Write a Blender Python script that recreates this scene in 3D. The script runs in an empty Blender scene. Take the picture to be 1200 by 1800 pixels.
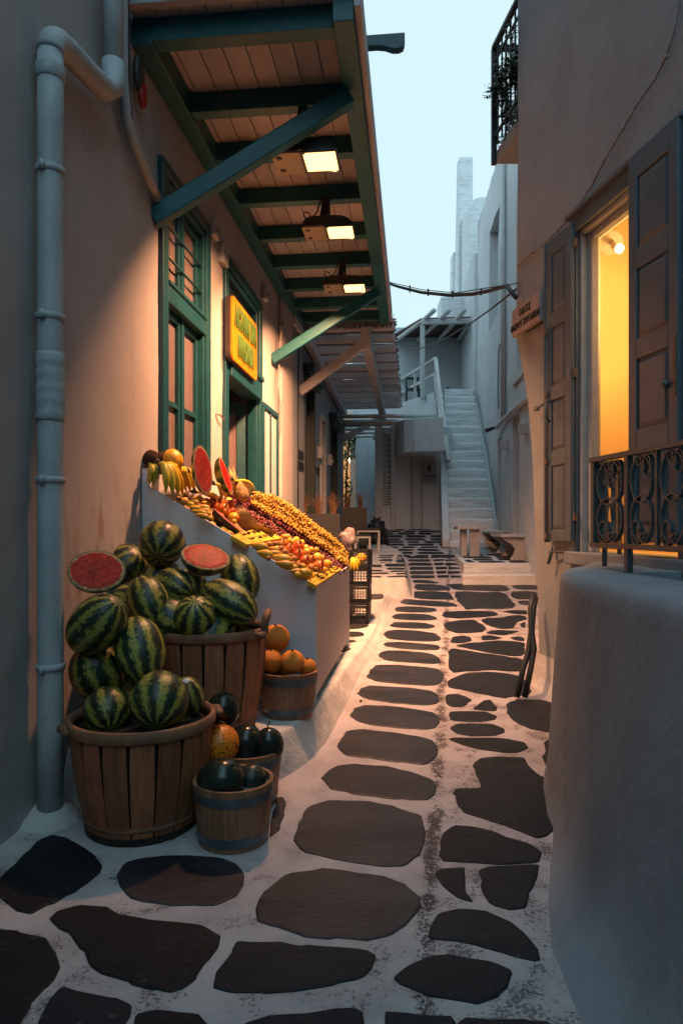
import bpy, math, random
from mathutils import Vector, Matrix, noise as mnoise
R = math.radians
rnd = random.Random(7)
scene = bpy.context.scene
COL = scene.collection

# ---------------------------------------------------------------- camera, sky, exposure
CAMZ = 1.5
HY = 925.0          # picture row of the horizon (photograph 1200 x 1800)
F = 1200.0          # focal length in photograph pixels
cam_d = bpy.data.cameras.new('camera')
cam = bpy.data.objects.new('camera', cam_d)
COL.objects.link(cam)
cam.location = (0, 0, CAMZ)
cam.rotation_euler = (R(90), 0, 0)
cam_d.sensor_fit = 'VERTICAL'
cam_d.sensor_height = 36.0
cam_d.lens = 24.0
cam_d.shift_y = 25.0 / 1800.0
cam_d.clip_start = 0.05
cam_d.clip_end = 500
scene.camera = cam

world = bpy.data.worlds.new('World')
scene.world = world
world.use_nodes = True
wn = world.node_tree.nodes
wl = world.node_tree.links
for n in list(wn):
    wn.remove(n)
SUN_EL, SUN_ROT = R(3.0), R(172)
sky = wn.new('ShaderNodeTexSky')
sky.sky_type = 'NISHITA'
sky.sun_disc = False
sky.sun_elevation = SUN_EL
sky.sun_rotation = SUN_ROT
sky.air_density = 1.0
sky.dust_density = 0.6
sky.ozone_density = 1.2
veil = wn.new('ShaderNodeMixRGB')      # thin even dusk cloud over the clear sky
veil.blend_type = 'MIX'
veil.inputs[0].default_value = 0.86
veil.inputs[2].default_value = (10.6, 14.1, 15.4, 1)
bg = wn.new('ShaderNodeBackground')
bg.inputs[1].default_value = 0.14
wo = wn.new('ShaderNodeOutputWorld')
wl.new(sky.outputs[0], veil.inputs[1])
wl.new(veil.outputs[0], bg.inputs[0])
wl.new(bg.outputs[0], wo.inputs[0])

sun_d = bpy.data.lights.new('sun', 'SUN')
sun_d.energy = 1.3
sun_d.angle = R(70)
sun_d.color = (0.30, 0.76, 1.0)
sun = bpy.data.objects.new('sun', sun_d)
COL.objects.link(sun)
sdir = Vector((math.sin(SUN_ROT) * math.cos(R(52)), math.cos(SUN_ROT) * math.cos(R(52)), math.sin(R(52))))   # the glow of the open dusk sky, wide and soft
sun.rotation_euler = sdir.to_track_quat('Z', 'Y').to_euler()

scene.view_settings.view_transform = 'Standard'
scene.view_settings.look = 'None'
scene.view_settings.exposure = -0.88
scene.view_settings.gamma = 1.0
scene.view_settings.use_curve_mapping = False
scene.cycles.max_bounces = 8
scene.cycles.diffuse_bounces = 1
scene.cycles.transparent_max_bounces = 12
scene.cycles.sample_clamp_indirect = 4.0

# ---------------------------------------------------------------- materials
def srgb(r, g, b):
    f = lambda c: (c / 255.0 / 12.92) if c / 255.0 <= 0.04045 else ((c / 255.0 + 0.055) / 1.055) ** 2.4
    return (f(r), f(g), f(b))

def mat(name, col, rough=0.6, col2=None, scale=6.0, lo=0.35, hi=0.65, detail=6, stretch=(1, 1, 1), metal=0.0,
        bump=0.0, bscale=60.0, bstretch=(1, 1, 1), bump2=0.0, bscale2=4.0, rand=0.0, hue=0.0, coat=0.0, spec=0.5,
        emit=None, estr=0.0, speck=0.0, speckcol=(0.02, 0.02, 0.02), spscale=90.0, sheen=0.0, sss=0.0, dist=0.002, crack=0.0):
    m = bpy.data.materials.new(name)
    m.use_nodes = True
    nt = m.node_tree
    N, L = nt.nodes, nt.links
    b = N['Principled BSDF']
    b.inputs['Roughness'].default_value = rough
    b.inputs['Metallic'].default_value = metal
    b.inputs['Specular IOR Level'].default_value = spec
    b.inputs['Coat Weight'].default_value = coat
    b.inputs['Coat Roughness'].default_value = 0.12
    if sss:
        b.inputs['Subsurface Weight'].default_value = sss
        b.inputs['Subsurface Radius'].default_value = (0.01, 0.005, 0.003)
    tc = N.new('ShaderNodeTexCoord')
    oi = N.new('ShaderNodeObjectInfo')
    add = N.new('ShaderNodeVectorMath'); add.operation = 'ADD'
    mul = N.new('ShaderNodeVectorMath'); mul.operation = 'SCALE'
    L.new(oi.outputs['Random'], mul.inputs['Scale'])
    mul.inputs[0].default_value = (17.0, 23.0, 31.0)
    L.new(tc.outputs['Object'], add.inputs[0]); L.new(mul.outputs[0], add.inputs[1])
    co = add.outputs[0]
    def noise(sc, st, det=6, rgh=0.6):
        mp = N.new('ShaderNodeMapping'); mp.inputs['Scale'].default_value = st
        L.new(co, mp.inputs['Vector'])
        n = N.new('ShaderNodeTexNoise'); n.inputs['Scale'].default_value = sc
        n.inputs['Detail'].default_value = det; n.inputs['Roughness'].default_value = rgh
        L.new(mp.outputs[0], n.inputs['Vector'])
        return n.outputs['Fac']
    def ramp(src, a, c, ca=(0, 0, 0, 1), cb=(1, 1, 1, 1)):
        r = N.new('ShaderNodeValToRGB')
        r.color_ramp.elements[0].position = a; r.color_ramp.elements[1].position = c
        r.color_ramp.elements[0].color = ca; r.color_ramp.elements[1].color = cb
        L.new(src, r.inputs[0])
        return r.outputs[0]
    def mix(f, a, c2):
        x = N.new('ShaderNodeMixRGB')
        if hasattr(f, 'links'): L.new(f, x.inputs[0])
        else: x.inputs[0].default_value = f
        for s, i in ((a, 1), (c2, 2)):
            if hasattr(s, 'links'): L.new(s, x.inputs[i])
            else: x.inputs[i].default_value = (*s[:3], 1)
        return x.outputs[0]
    c = None
    if col2 is not None:
        c = mix(ramp(noise(scale, stretch, detail), lo, hi), col, col2)
    else:
        c = mix(0.0, col, col)
    if speck:
        c = mix(ramp(noise(spscale, (1, 1, 1), 3), 0.62, 0.62 + 0.3 * (1.1 - speck)), c, speckcol)
    if crack:      # hairline cracks and flaked spots in the paint, only in patches
        nz = noise(1.7, (1, 1, 1), 9, .8)
        up = ramp(nz, .4975, .4995); dn = ramp(nz, .5005, .5025)
        df = N.new('ShaderNodeMath'); df.operation = 'SUBTRACT'; L.new(up, df.inputs[0]); L.new(dn, df.inputs[1])
        pt = ramp(noise(.9, (1, 1, 1), 2), .50, .60)
        m1 = N.new('ShaderNodeMath'); m1.operation = 'MULTIPLY'; L.new(df.outputs[0], m1.inputs[0]); L.new(pt, m1.inputs[1])
        m2_ = N.new('ShaderNodeMath'); m2_.operation = 'MULTIPLY'; m2_.inputs[1].default_value = crack; L.new(m1.outputs[0], m2_.inputs[0])
        c = mix(m2_.outputs[0], c, (0.10, .10, .10))
        m3_ = N.new('ShaderNodeMath'); m3_.operation = 'MULTIPLY'; m3_.inputs[1].default_value = .28
        L.new(ramp(noise(2.6, (1.6, 1.6, .35), 7, .7), .56, .72), m3_.inputs[0])
        c = mix(m3_.outputs[0], c, (0.17, .165, .16))
    if rand or hue:
        hs = N.new('ShaderNodeHueSaturation')
        L.new(c, hs.inputs['Color'])
        mr = N.new('ShaderNodeMapRange')
        L.new(oi.outputs['Random'], mr.inputs[0])
        mr.inputs[3].default_value = 1 - rand; mr.inputs[4].default_value = 1 + rand
        L.new(mr.outputs[0], hs.inputs['Value'])
        if hue:
            fr = N.new('ShaderNodeMath'); fr.operation = 'MULTIPLY'; fr.inputs[1].default_value = 7.31
            f2 = N.new('ShaderNodeMath'); f2.operation = 'FRACT'
            m2 = N.new('ShaderNodeMapRange'); m2.inputs[3].default_value = 0.5 - hue; m2.inputs[4].default_value = 0.5 + hue
            L.new(oi.outputs['Random'], fr.inputs[0]); L.new(fr.outputs[0], f2.inputs[0])
            L.new(f2.outputs[0], m2.inputs[0]); L.new(m2.outputs[0], hs.inputs['Hue'])
        c = hs.outputs[0]
    L.new(c, b.inputs['Base Color'])
    nrm = None
    for st, sc, strx, dd in ((bump2, bscale2, (1, 1, 1), dist * 6), (bump, bscale, bstretch, dist)):
        if st:
            bp = N.new('ShaderNodeBump'); bp.inputs['Strength'].default_value = st
            bp.inputs['Distance'].default_value = dd
            L.new(noise(sc, strx, 5), bp.inputs['Height'])
            if nrm is not None: L.new(nrm, bp.inputs['Normal'])
            nrm = bp.outputs[0]
    if nrm is not None:
        L.new(nrm, b.inputs['Normal'])
    if emit is not None:
        b.inputs['Emission Color'].default_value = (*emit, 1)
        b.inputs['Emission Strength'].default_value = estr
    m['h'] = 0
    return m

# ---------------------------------------------------------------- geometry collector
class G:
    def __init__(self):
        self.v = []; self.f = []
    def add(self, vs, fs):
        o = len(self.v)
        self.v += [tuple(p) for p in vs]
        self.f += [tuple(i + o for i in q) for q in fs]
        return self
    def hexa(self, p):     # 8 corners: 0-3 bottom ring, 4-7 top ring
        return self.add(p, [(3, 2, 1, 0), (4, 5, 6, 7), (0, 1, 5, 4), (1, 2, 6, 5), (2, 3, 7, 6), (3, 0, 4, 7)])
    def box(self, x0, x1, y0, y1, z0, z1, fr=None):
        P = fr if fr else (lambda a, b, c: (a, b, c))
        q = [(x0, y0), (x1, y0), (x1, y1), (x0, y1)]
        return self.hexa([P(a, b, z0) for a, b in q] + [P(a, b, z1) for a, b in q])
    def beam(self, p0, p1, w, h, up=(0, 0, 1)):
        p0 = Vector(p0); p1 = Vector(p1)
        d = (p1 - p0).normalized(); s = d.cross(Vector(up))
        if s.length < 1e-4: s = d.cross(Vector((1, 0, 0)))
        s.normalize(); u = s.cross(d).normalized()
        s *= w / 2; u *= h / 2
        return self.hexa([p0 - s - u, p0 + s - u, p1 + s - u, p1 - s - u, p0 - s + u, p0 + s + u, p1 + s + u, p1 - s + u])
    def tube(self, pts, r, n=8, cap=True):
        pts = [Vector(p) for p in pts]
        rs = r if isinstance(r, (list, tuple)) else [r] * len(pts)
        rings = []
        ref = None
        for i, p in enumerate(pts):
            t = (pts[min(i + 1, len(pts) - 1)] - pts[max(i - 1, 0)])
            if t.length < 1e-9: t = Vector((0, 0, 1))
            t.normalize()
            if ref is None:
                ref = t.orthogonal().normalized()
            ref = (ref - t * ref.dot(t))
            if ref.length < 1e-6: ref = t.orthogonal()
            ref.normalize()
            b = t.cross(ref)
            rings.append([p + (ref * math.cos(2 * math.pi * k / n) + b * math.sin(2 * math.pi * k / n)) * rs[i] for k in range(n)])
        vs = [q for rg in rings for q in rg]
        fs = []
        for i in range(len(pts) - 1):
            for k in range(n):
                a = i * n + k; c = i * n + (k + 1) % n
                fs.append((a, c, c + n, a + n))
        if cap:
            fs.append(tuple(reversed(range(n))))
            fs.append(tuple(range((len(pts) - 1) * n, len(pts) * n)))
        return self.add(vs, fs)
    def lathe(self, prof, c=(0, 0, 0), n=24, wob=None):
        vs = []
        for r, z in prof:
            for k in range(n):
                a = 2 * math.pi * k / n
                rr = r * (1 + (wob(a, z) if wob else 0))
                vs.append((c[0] + rr * math.cos(a), c[1] + rr * math.sin(a), c[2] + z))
        fs = []
        for i in range(len(prof) - 1):
            for k in range(n):
                a = i * n + k; d = i * n + (k + 1) % n
                fs.append((a, d, d + n, a + n))
        if prof[0][0] > 0.002: fs.append(tuple(reversed(range(n))))
        if prof[-1][0] > 0.002: fs.append(tuple(range((len(prof) - 1) * n, len(prof) * n)))
        return self.add(vs, fs)
    def sphere(self, c=(0, 0, 0), r=(1, 1, 1), M=None, nu=24, nv=14, shape=None):
        vs = []
        for j in range(nv + 1):
            t = math.pi * j / nv
            for k in range(nu):
                a = 2 * math.pi * k / nu
                p = Vector((math.sin(t) * math.cos(a), math.sin(t) * math.sin(a), math.cos(t)))
                if shape: p = shape(p, a, t)
                p = Vector((p.x * r[0], p.y * r[1], p.z * r[2]))
                if M: p = M @ p
                vs.append((p.x + c[0], p.y + c[1], p.z + c[2]))
        fs = []
        for j in range(nv):
            for k in range(nu):
                a = j * nu + k; d = j * nu + (k + 1) % nu
                fs.append((a, a + nu, d + nu, d))
        return self.add(vs, fs)
    def prism(self, poly, vec):
        n = len(poly); vec = Vector(vec)
        vs = [Vector(p) for p in poly]; vs = vs + [p + vec for p in vs]
        fs = [tuple(range(n)), tuple(reversed(range(n, 2 * n)))]
        for i in range(n):
            j = (i + 1) % n
            fs.append((i, i + n, j + n, j))
        return self.add(vs, fs)
    def build(self, name, m, parent=None, smooth=False, bevel=0.0, seg=2, mesh_only=False, fix=True):
        me = bpy.data.meshes.new(name)
        me.from_pydata(self.v, [], self.f)
        if fix:
            import bmesh
            bm = bmesh.new(); bm.from_mesh(me)
            bmesh.ops.remove_doubles(bm, verts=bm.verts, dist=1e-5)
            bmesh.ops.recalc_face_normals(bm, faces=bm.faces)
            bm.to_mesh(me); bm.free()
        if m is not None: me.materials.append(m)
        if smooth:
            me.polygons.foreach_set('use_smooth', [True] * len(me.polygons))
        me.update()
        if mesh_only: return me
        return link(name, me, parent, bevel, seg)

def link(name, me, parent=None, bevel=0.0, seg=2):
    o = bpy.data.objects.new(name, me)
    COL.objects.link(o)
    if parent is not None:
        o.parent = parent
        o.matrix_parent_inverse = parent_world(parent).inverted()
    if bevel:
        md = o.modifiers.new('edge', 'BEVEL'); md.width = bevel; md.segments = seg
        md.limit_method = 'ANGLE'; md.angle_limit = R(35)
        md.harden_normals = False
    return o

def parent_world(p):
    mw = p.matrix_basis.copy()
    if p.parent is not None:
        mw = parent_world(p.parent) @ p.matrix_parent_inverse @ mw
    return mw

def tag(o, label, cat, group=None, kind=None):
    if label: o['label'] = label
    if cat: o['category'] = cat
    if group: o['group'] = group
    if kind: o['kind'] = kind
    return o

def thing(name, loc, label, cat, group=None, rz=0.0):
    o = bpy.data.objects.new(name, None)
    COL.objects.link(o)
    o.location = loc
    o.rotation_euler = (0, 0, rz)
    o.empty_display_size = 0.1
    return tag(o, label, cat, group)

def struct(o):
    o['kind'] = 'structure'
    return o

def kids(o):
    return [c for c in o.children]

def dup(root, loc=None, rz=None, label=None, group=None):
    r = root.copy(); COL.objects.link(r)
    if loc is not None: r.location = loc
    if rz is not None: r.rotation_euler = (0, 0, rz)
    if label: r['label'] = label
    if group: r['group'] = group
    for ch in kids(root):
        c = ch.copy(); COL.objects.link(c); c.parent = r
        for g in kids(ch):
            d = g.copy(); COL.objects.link(d); d.parent = c
    return r

def text_mesh(body, size, depth, m, font_scale_x=1.0, bold=0.0):
    cu = bpy.data.curves.new('lettering', 'FONT')
    cu.body = body; cu.size = size; cu.extrude = depth
    cu.align_x = 'CENTER'; cu.align_y = 'CENTER'
    cu.offset = bold
    cu.space_character = 1.14
    cu.resolution_u = 3
    o = bpy.data.objects.new('lettering', cu)
    COL.objects.link(o)
    bpy.context.view_layer.update()
    dg = bpy.context.evaluated_depsgraph_get()
    me = bpy.data.meshes.new_from_object(o.evaluated_get(dg))
    bpy.data.objects.remove(o)
    me.materials.clear(); me.materials.append(m)
    if font_scale_x != 1.0:
        for v in me.vertices: v.co.x *= font_scale_x
    return me

# ---------------------------------------------------------------- place: levels and frames
KN = [(-60, -0.02), (-4, 0.0), (2, 0.0), (4, 0.05), (5, 0.10), (6, 0.165), (8, 0.20), (9.5, 0.235), (11, 0.35), (12.2, 0.53),
      (14, 0.83), (15.2, 1.02), (17.6, 1.42), (20, 1.48), (80, 1.48)]
def GZ(y):
    for (a, za), (b, zb) in zip(KN, KN[1:]):
        if y <= b:
            t = (y - a) / (b - a)
            return za + (zb - za) * t
    return KN[-1][1]

def ray(px, py):
    return ((px - 600.0) / F, 1.0, -(py - HY) / F)
def at(px, py, Y):
    r = ray(px, py); return Vector((r[0] * Y, Y, CAMZ + r[2] * Y))
def gp(px, py, fn=GZ):
    r = ray(px, py); lo, hi = 0.5, 60.0
    for _ in range(48):
        m = (lo + hi) / 2
        if CAMZ + r[2] * m > fn(m): lo = m
        else: hi = m
    return Vector((r[0] * lo, lo, fn(lo)))

class Frame:      # a wall: X = a + b*Y, d = distance out of the wall towards the street
    def __init__(self, a, b, side):
        self.a, self.b = a, b
        l = math.hypot(b, 1)
        self.u = Vector((b / l, 1 / l, 0))
        self.n = Vector((1 / l, -b / l, 0)) * side
    def __call__(self, Y, d, z):
        return Vector((self.a + self.b * Y, Y, z)) + self.n * d
    def Y(self, px, d=0.0):
        k = (px - 600.0) / F
        # (a + bY + n.x d) = k (Y + n.y d)
        return (self.a + self.n.x * d - k * self.n.y * d) / (k - self.b)
    def z(self, px, py, d=0.0):
        yy = self.Y(px, d) + self.n.y * d
        return CAMZ - (py - HY) / F * yy
LW = Frame(-1.89, 0.104, 1)       # shop wall on the left
RW = Frame(2.65, -0.1667, -1)     # house wall on the right
BW = Frame(2.546, 0.07, -1)       # white house further up on the right

def wall_grid(g, fr, Y0, Y1, z0, z1, holes=(), reveal=0.3, step=0.35, amp=0.006, edge=None, top=None, d0=0.0):
    ys = {Y0, Y1}; zs = {z0, z1}
    for a, b, c, d in holes:
        ys |= {a, b}; zs |= {c, d}
    def fill(s):
        s = sorted(s); out = []
        for p, q in zip(s, s[1:]):
            n = max(1, int(math.ceil((q - p) / step)))
            out += [p + (q - p) * i / n for i in range(n)]
        return out + [s[-1]]
    ys = fill(ys); zs = fill(zs)
    def dd(y, z):
        return d0 + amp * 2 * (mnoise.noise((y * 0.9, z * 0.9, 3.3)) + 0.5 * mnoise.noise((y * 2.7, z * 2.3, 9.1)))
    idx = {}; vs = []
    for i, y in enumerate(ys):
        for j, z in enumerate(zs):
            yy, zz = y, z
            if edge and abs(y - Y1) < 1e-6: yy = edge(z)
            elif edge: yy = Y0 + (y - Y0) * 1.0 if y < edge(z) else edge(z)
            idx[i, j] = len(vs); vs.append(fr(yy, dd(y, z), zz))
    fs = []
    for i in range(len(ys) - 1):
        for j in range(len(zs) - 1):
            cy = (ys[i] + ys[i + 1]) / 2; cz = (zs[j] + zs[j + 1]) / 2
            if any(a < cy < b and c < cz < d for a, b, c, d in holes): continue
            fs.append((idx[i, j], idx[i + 1, j], idx[i + 1, j + 1], idx[i, j + 1]))
    g.add(vs, fs)
    for a, b, c, d in holes:
        for (p, q) in (((a, c), (b, c)), ((b, c), (b, d)), ((b, d), (a, d)), ((a, d), (a, c))):
            g.add([fr(p[0], dd(*p), p[1]), fr(q[0], dd(*q), q[1]), fr(q[0], -reveal, q[1]), fr(p[0], -reveal, p[1])], [(0, 1, 2, 3)])
    return g

def chaikin(pts, n=1):
    for _ in range(n):
        out = []
        for i in range(len(pts)):
            p = pts[i]; q = pts[(i + 1) % len(pts)]
            out += [tuple(p[k] * 0.86 + q[k] * 0.14 for k in range(2)), tuple(p[k] * 0.14 + q[k] * 0.86 for k in range(2))]
        pts = out
    return pts

def stone_mesh(poly, fn, h=0.007, m=None):
    """poly: world x,y outline; the stone's own rim, bevel and faintly uneven top"""
    n = len(poly)
    cx = sum(p[0] for p in poly) / n; cy = sum(p[1] for p in poly) / n
    area = sum(poly[i][0] * poly[(i + 1) % n][1] - poly[(i + 1) % n][0] * poly[i][1] for i in range(n))
    if area < 0: poly = poly[::-1]
    ins = []
    for i in range(n):
        a = Vector(poly[i - 1]); b = Vector(poly[i]); c = Vector(poly[(i + 1) % n])
        t = (c - a)
        if t.length < 1e-6: t = Vector((1, 0))
        t.normalize()
        ins.append(b + Vector((-t.y, t.x)) * 0.007)
    g = G()
    vs = [(p[0], p[1], fn(p[1]) - 0.03) for p in poly] + [(p[0], p[1], fn(p[1]) + h * 0.55) for p in poly] + [(p[0], p[1], fn(p[1]) + h) for p in ins]
    fs = []
    for r in (0, n):
        for i in range(n):
            j = (i + 1) % n
            fs.append((r + i, r + j, r + n + j, r + n + i))
    fs.append(tuple(range(2 * n, 3 * n)))
    g.add(vs, fs)
    return g
# ---------------------------------------------------------------- the materials of the place
M = {}
M['plaster'] = mat('limewashed_plaster', (0.33, 0.38, 0.43), 0.85, col2=(0.26, 0.30, 0.34), crack=.8, scale=1.3, lo=0.3, hi=0.75, bump=0.5, bscale=22, bstretch=(1, 1, .35), bump2=0.7, bscale2=3.2, speck=0.15, speckcol=(0.33, .31, .29), spscale=38, dist=0.004)  # blue mixed into the whitewash to hold the teal of the shadows
M['farplaster'] = mat('paler_whitewash', (0.66, 0.70, 0.73), 0.85, col2=(0.56, 0.60, 0.63), crack=.5, scale=1.1, lo=0.3, hi=0.75, stretch=(1, 1, .4), bump=0.5, bscale=22, bump2=0.7, bscale2=3.2, speck=0.12, speckcol=(0.36, .36, .36), spscale=18, dist=0.004)  # paler than the near plaster so the far houses render brighter
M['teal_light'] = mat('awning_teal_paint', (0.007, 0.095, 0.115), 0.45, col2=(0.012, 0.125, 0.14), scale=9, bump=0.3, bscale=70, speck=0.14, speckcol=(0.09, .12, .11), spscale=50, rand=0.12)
M['landing'] = mat('trowelled_landing_plaster', (0.30, 0.345, 0.40), 0.8, col2=(0.21, 0.24, 0.28), crack=.9, scale=2.2, lo=.40, hi=.8, stretch=(1, 1, .6), bump=.35, bscale=14, bstretch=(1, 1, .8), bump2=.55, bscale2=3.0, speck=.3, speckcol=(.13, .12, .12), spscale=30, dist=.005)  # parapet whitewash tinted blue to carry the teal shade colour
M['rough'] = mat('rough_lime_plaster', (0.6, 0.6, 0.59), 0.9, col2=(0.42, 0.42, 0.41), scale=3.2, lo=0.38, hi=0.72, bump=0.8, bscale=34, bump2=0.7, bscale2=5, speck=0.3, speckcol=(0.2, .18, .17), spscale=46, dist=0.006)
M['stepwhite'] = mat('whitewashed_step', (0.74, 0.77, 0.79), 0.85, col2=(0.42, 0.44, 0.45), scale=4.5, lo=0.48, hi=0.8, stretch=(.4, 1, 3), bump=0.8, bscale=20, bump2=0.8, bscale2=4, speck=0.35, speckcol=(0.18, .17, .17), spscale=22, dist=0.008)
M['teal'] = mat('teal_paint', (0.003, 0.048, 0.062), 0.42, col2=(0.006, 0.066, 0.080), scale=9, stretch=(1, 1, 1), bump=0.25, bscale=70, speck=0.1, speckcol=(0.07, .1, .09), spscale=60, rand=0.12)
M['board'] = mat('painted_ceiling_board', (0.46, 0.44, 0.45), 0.6, col2=(0.39, 0.37, 0.38), scale=3, stretch=(3, .5, 1), bump=0.15, bscale=50, rand=0.06)
M['whitepaint'] = mat('chalky_white_paint', (0.55, 0.55, 0.55), 0.6, col2=(0.42, 0.42, 0.42), scale=8, lo=.45, hi=.8, bump=0.3, bscale=50, rand=0.05, speck=0.2, speckcol=(.2, .16, .13), spscale=40)
M['flash'] = mat('weathered_metal_flashing', (0.42, 0.42, 0.44), 0.6, col2=(0.24, 0.1, 0.05), scale=3.5, lo=.66, hi=.74, bump=0.2, bscale=50)
M['pipe'] = mat('painted_drainpipe', (0.50, 0.54, 0.56), 0.55, col2=(0.38, 0.42, 0.44), scale=7, stretch=(1, 1, .5), bump=0.5, bscale=60, bump2=0.3, bscale2=20, speck=0.2, speckcol=(.12, .12, .12), spscale=70)
M['greyshut'] = mat('blue_grey_shutter_paint', (0.12, 0.165, 0.21), 0.42, col2=(0.09, 0.125, 0.16), scale=5, bump=0.12, bscale=80)
M['black'] = mat('black_iron', (0.025, 0.027, 0.03), 0.5, bump=0.1, bscale=80)
M['iron'] = mat('wrought_iron_paint', (0.075, 0.10, 0.115), 0.36, col2=(0.12, 0.15, 0.16), scale=20, bump=0.3, bscale=120, metal=0.1)
M['rust'] = mat('rusty_hinge', (0.32, 0.16, 0.08), 0.7, col2=(0.16, .15, .14), scale=40, bump=0.4, bscale=150, metal=0.3)
M['cable'] = mat('black_cable', (0.02, 0.025, 0.028), 0.5)
M['wirew'] = mat('painted_over_cable', (0.42, 0.40, 0.38), 0.7, col2=(.25, .22, .2), scale=20)
M['stall'] = mat('stall_panel', (0.72, 0.74, 0.78), 0.5, col2=(0.62, 0.64, 0.68), scale=2.2, stretch=(1, 1, .3), bump=0.15, bscale=40, speck=0.14, speckcol=(.2, .2, .2), spscale=45)
M['stallwood'] = mat('stall_front_wood', (0.58, 0.52, 0.52), 0.5, col2=(0.50, 0.43, 0.43), scale=7, stretch=(6, 6, .35), bump=0.25, bscale=40, bstretch=(4, 4, .3))
M['stave'] = mat('basket_stave', (0.36, 0.145, 0.062), 0.62, col2=(0.17, 0.06, 0.03), scale=5, lo=.4, hi=.75, stretch=(7, 7, .8), bump=0.4, bscale=30, bstretch=(6, 6, .6), rand=0.28, hue=0.01)
M['rimwood'] = mat('bent_wood_rim', (0.27, 0.135, 0.072), 0.7, col2=(0.14, 0.065, 0.036), scale=8, bump=0.7, bscale=50, bstretch=(1, 1, 4), rand=0.1)
M['bstave'] = mat('bucket_stave', (0.36, 0.19, 0.105), 0.5, col2=(0.24, 0.11, 0.06), scale=6, stretch=(8, 8, .6), bump=0.3, bscale=40, bstretch=(6, 6, .6), rand=0.16)
M['hoop'] = mat('steel_hoop', (0.16, 0.20, 0.23), 0.42, col2=(.10, .12, .14), scale=12, metal=0.55, bump=.15, bscale=60)
M['liner'] = mat('dark_basket_floor', (0.02, 0.013, 0.01), 0.9)
M['orange'] = mat('orange_melon_rind', (0.85, 0.24, 0.012), 0.5, col2=(0.68, 0.24, 0.03), scale=3, bump=0.5, bscale=45, speck=0.15, speckcol=(.25, .13, .04), spscale=20, rand=.08, dist=.01)
M['darkmelon'] = mat('dark_green_rind', (0.010, 0.020, 0.015), 0.22, col2=(0.022, 0.038, 0.022), scale=5, lo=.5, hi=.8, speck=0.12, speckcol=(.25, .18, .1), spscale=9, bump=.05, bscale=20)
M['spotmelon'] = mat('speckled_dark_rind', (0.014, 0.022, 0.018), 0.35, col2=(0.09, 0.10, 0.08), scale=9, lo=.5, hi=.72, bump=.2, bscale=20)
M['yellowmelon'] = mat('yellow_melon_rind', (0.75, 0.36, 0.02), 0.4, col2=(0.16, 0.07, 0.01), scale=9, lo=.60, hi=.66, bump=.3, bscale=20, stretch=(1, 1, .6))
M['mottled'] = mat('orange_mottled_rind', (0.85, 0.25, 0.012), 0.4, col2=(0.015, 0.02, 0.008), scale=6, lo=.54, hi=.59, stretch=(2.2, 2.2, .8), bump=.3, bscale=16)
M['coconut'] = mat('coconut_husk', (0.12, 0.05, 0.025), 0.95, col2=(0.04, 0.018, 0.01), scale=14, stretch=(1, 1, .3), bump=1.0, bscale=40, dist=.02)
M['banana'] = mat('banana_skin', (0.72, 0.46, 0.02), 0.42, col2=(0.32, 0.34, 0.04), scale=6, lo=.5, hi=.8, rand=.15, speck=.12, speckcol=(.12, .06, .01), spscale=60)
M['greenbanana'] = mat('unripe_banana_skin', (0.30, 0.30, 0.025), 0.42, col2=(0.66, 0.46, 0.03), scale=7, lo=.45, hi=.7, rand=.2)
M['stem'] = mat('dry_fruit_stem', (0.06, 0.05, 0.02), 0.8)
M['pear'] = mat('pear_skin', (0.62, 0.36, 0.03), 0.4, col2=(0.40, 0.17, 0.02), scale=3.5, lo=.42, hi=.72, rand=.15, speck=.15, speckcol=(.16, .07, .01), spscale=26, hue=.012)
M['kiwi'] = mat('brown_fruit_skin', (0.26, 0.11, 0.025), 0.6, col2=(0.36, 0.18, 0.04), scale=5, rand=.2, bump=.4, bscale=40)
M['pom'] = mat('red_fruit_skin', (0.58, 0.05, 0.015), 0.35, col2=(0.7, 0.28, 0.03), scale=2.2, lo=.42, hi=.62, rand=.2, hue=.01)
M['quince'] = mat('yellow_fruit_skin', (0.75, 0.42, 0.03), 0.4, col2=(0.62, .22, .02), scale=2.6, lo=.45, hi=.75, rand=.1)
M['redgrape'] = mat('red_grape', (0.16, 0.022, 0.02), 0.28, col2=(0.05, 0.01, 0.018), scale=16, lo=.4, hi=.6, hue=.01, rand=.2)
M['greengrape'] = mat('yellow_grape', (0.50, 0.33, 0.04), 0.3, col2=(0.36, 0.17, 0.02), scale=22, rand=.1)
M['tray'] = mat('yellow_tray_card', (0.78, 0.50, 0.03), 0.6, col2=(0.7, .42, .03), scale=4, rand=.06)
M['cardbox'] = mat('cardboard_edge', (0.25, 0.13, 0.06), 0.8)
M['cantflesh'] = mat('melon_flesh', (0.72, 0.24, 0.05), 0.45, col2=(0.8, 0.36, 0.1), scale=10, sss=.1)
M['netted'] = mat('netted_rind', (0.42, 0.27, 0.09), 0.7, col2=(0.24, .15, .05), scale=18, bump=.8, bscale=30)
M['signor'] = mat('orange_sign_board', (0.56, 0.20, 0.004), 0.6, spec=.2, col2=(0.48, 0.15, 0.003), scale=5, bump=.15, bscale=30)
M['signside'] = mat('dark_sign_edge', (0.03, 0.02, 0.02), 0.7)
M['letgreen'] = mat('green_letter', (0.04, 0.12, 0.02), 0.5, col2=(.08, .17, .03), scale=20)
M['letblack'] = mat('black_letter', (0.012, 0.014, 0.016), 0.6)
M['signwood'] = mat('painted_street_sign', (0.42, 0.34, 0.32), 0.6, col2=(0.30, .22, .20), scale=6, lo=.5, hi=.8, speck=.2, speckcol=(.12, .06, .03), spscale=30)
M['glassfabric'] = mat('curtained_glass', (0.23, 0.17, 0.165), 0.12, col2=(0.15, 0.11, 0.11), scale=3, stretch=(5, 5, .2), spec=.8)
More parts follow.
